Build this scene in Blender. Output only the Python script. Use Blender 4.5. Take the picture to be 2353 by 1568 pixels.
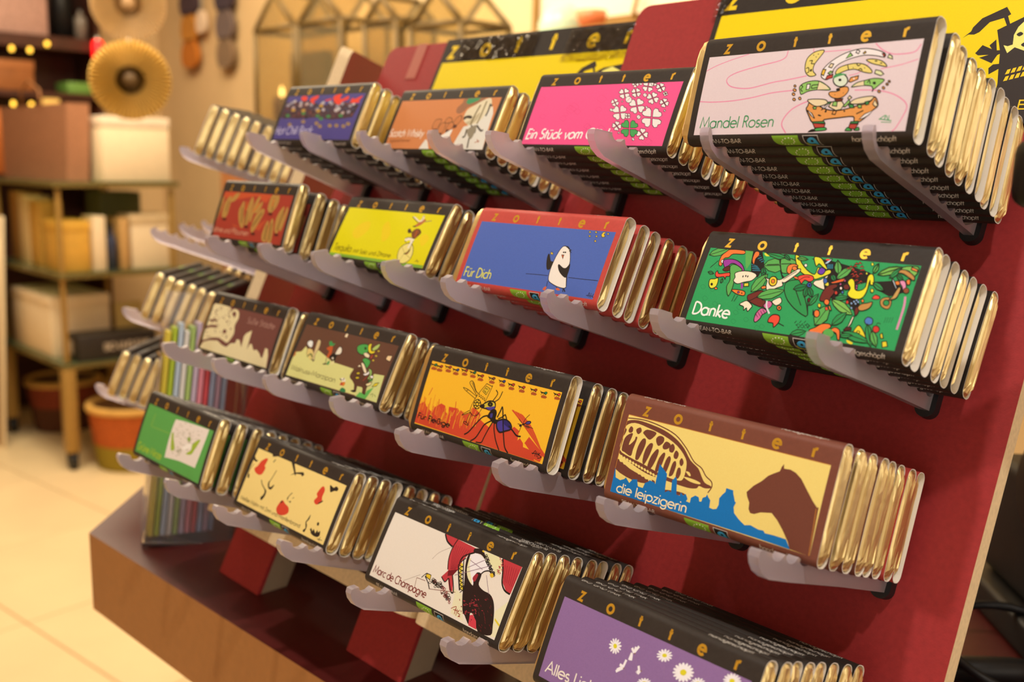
import bpy, bmesh, math, random
from mathutils import Matrix, Vector, noise
from mathutils.geometry import tessellate_polygon
for _o in list(bpy.data.objects): bpy.data.objects.remove(_o)
SC = bpy.context.scene
COL = SC.collection
RND = random.Random(7)
TAU = 2*math.pi
FLOOR = 1.256                      # board origin stands this far above the floor

# ------------------------------------------------------------------ camera
cam = bpy.data.cameras.new('camera'); cam_o = bpy.data.objects.new('camera', cam); COL.objects.link(cam_o)
cam_o.matrix_world = Matrix([[0.685215, -0.139713, 0.714815, 0.951588], [0.728092, 0.105752, -0.677272, -0.570698], [0.019031, 0.984529, 0.174187, 1.285856], [0.0, 0.0, 0.0, 1.0]])
cam.sensor_width = 36.0; cam.sensor_fit = 'HORIZONTAL'; cam.lens = 35.3610
cam.clip_start = 0.02; cam.clip_end = 40
cam.dof.use_dof = True; cam.dof.focus_distance = 0.56; cam.dof.aperture_fstop = 6.8
SC.camera = cam_o
# ------------------------------------------------------------------ view, world
SC.view_settings.view_transform = 'Standard'; SC.view_settings.look = 'None'
SC.view_settings.gamma = 1.0; SC.view_settings.use_curve_mapping = False
SC.view_settings.exposure = 0.0
W = bpy.data.worlds.new('world'); SC.world = W; W.use_nodes = True
W.node_tree.nodes['Background'].inputs[0].default_value = (1.0, 0.80, 0.55, 1)
W.node_tree.nodes['Background'].inputs[1].default_value = 0.12
# ------------------------------------------------------------------ lights (ceiling spots and panels of the shop, plus added fill areas)
def spot(name, loc, tgt, power, col, ang, rad, blend=0.5):
    l = bpy.data.lights.new(name, 'SPOT'); l.energy = power; l.color = col; l.spot_size = math.radians(ang)
    l.spot_blend = blend; l.shadow_soft_size = rad
    o = bpy.data.objects.new(name, l); COL.objects.link(o); o.location = loc
    o.rotation_euler = (Vector(tgt)-Vector(loc)).to_track_quat('-Z', 'Y').to_euler(); return o
def area(name, loc, tgt, power, col, sx, sy):
    l = bpy.data.lights.new(name, 'AREA'); l.shape = 'RECTANGLE'; l.size = sx; l.size_y = sy; l.energy = power; l.color = col
    o = bpy.data.objects.new(name, l); COL.objects.link(o); o.location = loc
    o.rotation_euler = (Vector(tgt)-Vector(loc)).to_track_quat('-Z', 'Y').to_euler(); return o
NEUT = (1.0, 0.955, 0.885); WARM = (1.0, 0.84, 0.60)
spot('stand_spot', (0.62, -0.75, 2.85), (0.42, -0.05, 1.15), 58, NEUT, 60, 0.035)
spot('stand_spot', (1.45, -0.75, 2.85), (0.55, -0.05, 1.1), 58, NEUT, 56, 0.035)
spot('stand_spot', (-0.35, -1.25, 2.85), (0.1, 0.0, 1.1), 8, NEUT, 65, 0.035)
area('front_fill', (1.1, -3.1, 1.4), (0.5, 0.1, 1.2), 22, (1.0, 0.96, 0.89), 2.2, 1.5)  # added fill behind the camera, brightens side foil ends; no real window
area('side_fill', (3.1, -0.5, 1.5), (0.5, 0.1, 1.2), 20, (1.0, 0.94, 0.84), 1.6, 1.5)  # added fill from the right for the board edges; no real window
area('back_fill', (2.0, 1.86, 1.30), (2.0, 0.0, 1.30), 13, (1.0, 0.94, 0.82), 2.2, 1.6)  # added bright area for the foil ends to mirror; no real window
area('ceiling_panel', (-2.5, 0.5, 2.78), (-2.4, 0.6, 0), 80, WARM, 1.6, 1.2)
area('ceiling_panel', (-1.3, 0.7, 2.78), (-1.8, 1.9, 1.2), 34, (1.0, 0.86, 0.62), 1.2, 0.6)
spot('wall_spot', (-0.9, 0.9, 2.8), (-1.1, 1.9, 1.9), 50, (1.0, 0.88, 0.66), 70, 0.05)
# ------------------------------------------------------------------ materials
def lin(h):
    if isinstance(h, str):
        c = [int(h[i:i+2], 16)/255 for i in (0, 2, 4)]
    else: c = [v/255 for v in h]
    return tuple(v/12.92 if v <= .04045 else ((v+.055)/1.055)**2.4 for v in c)
MATS = {}
def mat(name, col, rough=.5, metal=0., spec=.5, var=.06, vscale=40., bump=0., bscale=200., trans=0., ior=1.45, emit=0., coat=0.):
    if name in MATS: return MATS[name]
    m = bpy.data.materials.new(name); m.use_nodes = True; nt = m.node_tree; b = nt.nodes['Principled BSDF']
    c = lin(col)
    b.inputs['Roughness'].default_value = rough; b.inputs['Metallic'].default_value = metal
    b.inputs['Specular IOR Level'].default_value = spec; b.inputs['IOR'].default_value = ior
    b.inputs['Transmission Weight'].default_value = trans; b.inputs['Coat Weight'].default_value = coat
    tc = nt.nodes.new('ShaderNodeTexCoord')
    if var > 0:
        n = nt.nodes.new('ShaderNodeTexNoise'); n.inputs['Scale'].default_value = vscale; n.inputs['Detail'].default_value = 4
        nt.links.new(tc.outputs['Object'], n.inputs['Vector'])
        r = nt.nodes.new('ShaderNodeValToRGB')
        r.color_ramp.elements[0].position = .3; r.color_ramp.elements[1].position = .7
        r.color_ramp.elements[0].color = (*[v*(1-var) for v in c], 1); r.color_ramp.elements[1].color = (*[min(1, v*(1+var)) for v in c], 1)
        nt.links.new(n.outputs['Fac'], r.inputs['Fac']); nt.links.new(r.outputs['Color'], b.inputs['Base Color'])
    else: b.inputs['Base Color'].default_value = (*c, 1)
    if bump > 0:
        n2 = nt.nodes.new('ShaderNodeTexNoise'); n2.inputs['Scale'].default_value = bscale; n2.inputs['Detail'].default_value = 3
        nt.links.new(tc.outputs['Object'], n2.inputs['Vector'])
        bp = nt.nodes.new('ShaderNodeBump'); bp.inputs['Strength'].default_value = bump; bp.inputs['Distance'].default_value = .001
        nt.links.new(n2.outputs['Fac'], bp.inputs['Height']); nt.links.new(bp.outputs['Normal'], b.inputs['Normal'])
    if emit > 0:
        b.inputs['Emission Color'].default_value = (*c, 1); b.inputs['Emission Strength'].default_value = emit
    MATS[name] = m; return m
def ink_material():
    m = bpy.data.materials.new('printed_ink'); m.use_nodes = True; nt = m.node_tree; b = nt.nodes['Principled BSDF']
    a = nt.nodes.new('ShaderNodeAttribute'); a.attribute_name = 'ink'
    tc = nt.nodes.new('ShaderNodeTexCoord'); n = nt.nodes.new('ShaderNodeTexNoise'); n.inputs['Scale'].default_value = 1500
    nt.links.new(tc.outputs['Object'], n.inputs['Vector'])
    mx = nt.nodes.new('ShaderNodeMix'); mx.data_type = 'RGBA'; mx.blend_type = 'OVERLAY'; mx.inputs[0].default_value = .10
    nt.links.new(a.outputs['Color'], mx.inputs[6]); nt.links.new(n.outputs['Fac'], mx.inputs[7]); nt.links.new(mx.outputs[2], b.inputs['Base Color'])
    b.inputs['Roughness'].default_value = .5; b.inputs['Specular IOR Level'].default_value = .2
    return m
INK = ink_material()
RED = mat('red_laminate', (152, 44, 45), .55, spec=.32, var=.10, vscale=300, bump=.12, bscale=900)
MDF = mat('mdf_edge', (228, 203, 160), .8, var=.08, vscale=400)
GREYEDGE = mat('grey_board_edge', (150, 132, 108), .8)
BLACKCARD = mat('black_card', (50, 44, 40), .5, spec=.3, var=.10, vscale=500, bump=.05, bscale=1500)
REDCARD = mat('red_card', (186, 68, 62), .45, var=.06, vscale=500)
BROWNCARD = mat('brown_card', (116, 66, 52), .45, var=.06, vscale=500)
WHITEPAPER = mat('white_paper', (236, 232, 226), .7, var=.03)
GOLD = mat('gold_foil', (240, 220, 158), .40, metal=1., var=.06, vscale=120, bump=.12, bscale=220)
GOLDINK = mat('gold_lettering', (232, 186, 62), .30, metal=.65, var=.05, vscale=300)
RUBBER = mat('black_rubber', (26, 27, 30), .45, var=.1)
def acrylic_material():
    m = bpy.data.materials.new('frosted_acrylic'); m.use_nodes = True; nt = m.node_tree; b = nt.nodes['Principled BSDF']
    b.inputs['Base Color'].default_value = (*lin((226, 216, 226)), 1); b.inputs['Roughness'].default_value = .38
    b.inputs['Transmission Weight'].default_value = .72; b.inputs['IOR'].default_value = 1.42
    tc = nt.nodes.new('ShaderNodeTexCoord'); n = nt.nodes.new('ShaderNodeTexNoise'); n.inputs['Scale'].default_value = 700
    nt.links.new(tc.outputs['Object'], n.inputs['Vector'])
    bp = nt.nodes.new('ShaderNodeBump'); bp.inputs['Strength'].default_value = .15; bp.inputs['Distance'].default_value = .0005
    nt.links.new(n.outputs['Fac'], bp.inputs['Height']); nt.links.new(bp.outputs['Normal'], b.inputs['Normal'])
    return m
ACRYL = acrylic_material()
# ------------------------------------------------------------------ object helpers
def add(name, me, parent=None, mx=None):
    o = bpy.data.objects.new(name, me); COL.objects.link(o)
    if parent: o.parent = parent
    if mx is not None: o.matrix_local = mx
    return o
def thing(name, label, cat, mx=None, group=None):
    o = bpy.data.objects.new(name, None); COL.objects.link(o); o.empty_display_size = .02
    if mx is not None: o.matrix_local = mx
    return tag(o, label, cat, group)
def tag(o, label, cat, group=None):
    o['label'] = label; o['category'] = cat
    if group: o['group'] = group
    return o
def struct(o): o['kind'] = 'structure'; return o
class MB:
    """collects shapes in one mesh"""
    def __init__(s): s.v = []; s.f = []; s.m = []; s.mats = []; s.smooth = []
    def mi(s, m):
        if m not in s.mats: s.mats.append(m)
        return s.mats.index(m)
    def raw(s, verts, faces, m, smooth=False, mx=None):
        k = len(s.v)
        s.v += [tuple(mx @ Vector(p)) if mx is not None else tuple(p) for p in verts]
        i = s.mi(m)
        for f in faces: s.f.append([k+a for a in f]); s.m.append(i); s.smooth.append(smooth)
        return s
    def bm(s, b, m, smooth=False, mx=None):
        b.verts.index_update()
        s.raw([v.co.copy() for v in b.verts], [[v.index for v in f.verts] for f in b.faces], m, smooth, mx); b.free(); return s
    def box(s, lo, hi, m, bev=0., seg=2, mx=None):
        b = bmesh.new(); bmesh.ops.create_cube(b, size=1)
        for v in b.verts: v.co = Vector([lo[i]+(v.co[i]+.5)*(hi[i]-lo[i]) for i in range(3)])
        if bev > 0: bmesh.ops.bevel(b, geom=list(b.edges), offset=bev, segments=seg, affect='EDGES', profile=.5)
        return s.bm(b, m, bev > 0 and seg > 1, mx)
    def lathe(s, prof, m, n=24, mx=None, smooth=True, cap=True):
        vs = []; fs = []
        for r, z in prof:
            for k in range(n): vs.append((r*math.cos(TAU*k/n), r*math.sin(TAU*k/n), z))
        for j in range(len(prof)-1):
            for k in range(n): fs.append([j*n+k, j*n+(k+1) % n, (j+1)*n+(k+1) % n, (j+1)*n+k])
        if cap:
            fs.append([k for k in range(n)][::-1]); fs.append([(len(prof)-1)*n+k for k in range(n)])
        return s.raw(vs, fs, m, smooth, mx)
    def tube(s, pts, r, m, n=10, mx=None, cap=True):
        pts = [Vector(p) for p in pts]; vs = []; fs = []
        up = Vector((0, 0, 1)); prev = None
        for i, p in enumerate(pts):
            t = (pts[min(i+1, len(pts)-1)]-pts[max(i-1, 0)]).normalized()
            if prev is None:
                a = up if abs(t.z) < .9 else Vector((1, 0, 0)); x = t.cross(a).normalized()
            else: x = (prev-t*prev.dot(t)).normalized()
            prev = x; y = t.cross(x); rr = r[i] if isinstance(r, (list, tuple)) else r
            for k in range(n): vs.append(p+x*rr*math.cos(TAU*k/n)+y*rr*math.sin(TAU*k/n))
        for j in range(len(pts)-1):
            for k in range(n): fs.append([j*n+k, j*n+(k+1) % n, (j+1)*n+(k+1) % n, (j+1)*n+k])
        if cap: fs.append([k for k in range(n)][::-1]); fs.append([(len(pts)-1)*n+k for k in range(n)])
        return s.raw(vs, fs, m, True, mx)
    def prism(s, poly, z0, z1, m, mside=None, mx=None, smooth_side=False):
        n = len(poly); tris = tessellate_polygon([[Vector((p[0], p[1], 0)) for p in poly]])
        vs = [(p[0], p[1], z0) for p in poly]+[(p[0], p[1], z1) for p in poly]
        ar = sum(poly[i][0]*poly[(i+1) % n][1]-poly[(i+1) % n][0]*poly[i][1] for i in range(n))
        def orient(t, up):
            a = (poly[t[1]][0]-poly[t[0]][0])*(poly[t[2]][1]-poly[t[0]][1])-(poly[t[2]][0]-poly[t[0]][0])*(poly[t[1]][1]-poly[t[0]][1])
            return list(t) if (a > 0) == up else [t[0], t[2], t[1]]
        s.raw(vs, [orient(t, False) for t in tris]+[[n+q for q in orient(t, True)] for t in tris], m, False, mx)
        sd = [[i, (i+1) % n, n+(i+1) % n, n+i] if ar > 0 else [(i+1) % n, i, n+i, n+(i+1) % n] for i in range(n)]
        return s.raw(vs, sd, mside or m, smooth_side, mx)
    def mesh(s, name):
        me = bpy.data.meshes.new(name); me.from_pydata(s.v, [], s.f)
        for m in s.mats: me.materials.append(m)
        me.polygons.foreach_set('material_index', s.m); me.polygons.foreach_set('use_smooth', s.smooth)
        me.update(); return me
    def obj(s, name, parent=None, mx=None): return add(name, s.mesh(name), parent, mx)
def rrect(x0, y0, x1, y1, r, n=6):
    out = []
    for cx, cy, a in ((x1-r, y1-r, 0), (x0+r, y1-r, 90), (x0+r, y0+r, 180), (x1-r, y0+r, 270)):
        for k in range(n+1):
            t = math.radians(a+90*k/n); out.append((cx+r*math.cos(t), cy+r*math.sin(t)))
    return out
T = Matrix.Translation
def RX(a): return Matrix.Rotation(a, 4, 'X')
def RY(a): return Matrix.Rotation(a, 4, 'Y')
def RZ(a): return Matrix.Rotation(a, 4, 'Z')
# ------------------------------------------------------------------ panel frames: u along the board, v up the board, w out of the board
def frame(cu, cv, cw, o):
    m = Matrix.Identity(4)
    for i in range(3): m[i][0] = cu[i]; m[i][1] = cv[i]; m[i][2] = cw[i]; m[i][3] = o[i]
    return m
LEAN = math.radians(23.3)
MR = frame((1, 0, 0), (0, math.sin(LEAN), math.cos(LEAN)), (0, -math.cos(LEAN), math.sin(LEAN)), (0, 0, FLOOR))
ML = MR @ Matrix([[0.999967, 0.0, 0.00812, 1.4e-05], [-0.000413, 0.998709, 0.050802, -0.00077], [-0.008109, -0.050804, 0.998676, -0.007463], [0.0, 0.0, 0.0, 1.0]])
SL = math.radians(22); wh = Vector((-.718, -.696, 0)).normalized(); us = Vector((-wh.y, wh.x, 0))
vs_ = Vector((-wh.x*math.sin(SL), -wh.y*math.sin(SL), math.cos(SL))); ws_ = us.cross(vs_)
MS = frame(us, vs_, ws_, Vector((.03, .047, .148+FLOOR))-.166*vs_)
PANEL = {'R': MR, 'L': ML, 'S': MS}
def smooth_path3(p, k=4):
    out = []
    for i in range(len(p)-1):
        a = Vector(p[max(i-1, 0)]); b = Vector(p[i]); c = Vector(p[i+1]); d = Vector(p[min(i+2, len(p)-1)])
        for j in range(k):
            t = j/k; out.append(.5*((2*b)+(c-a)*t+(2*a-5*b+4*c-d)*t*t+(3*b-a-3*c+d)*t**3))
    return out+[Vector(p[-1])]
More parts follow.
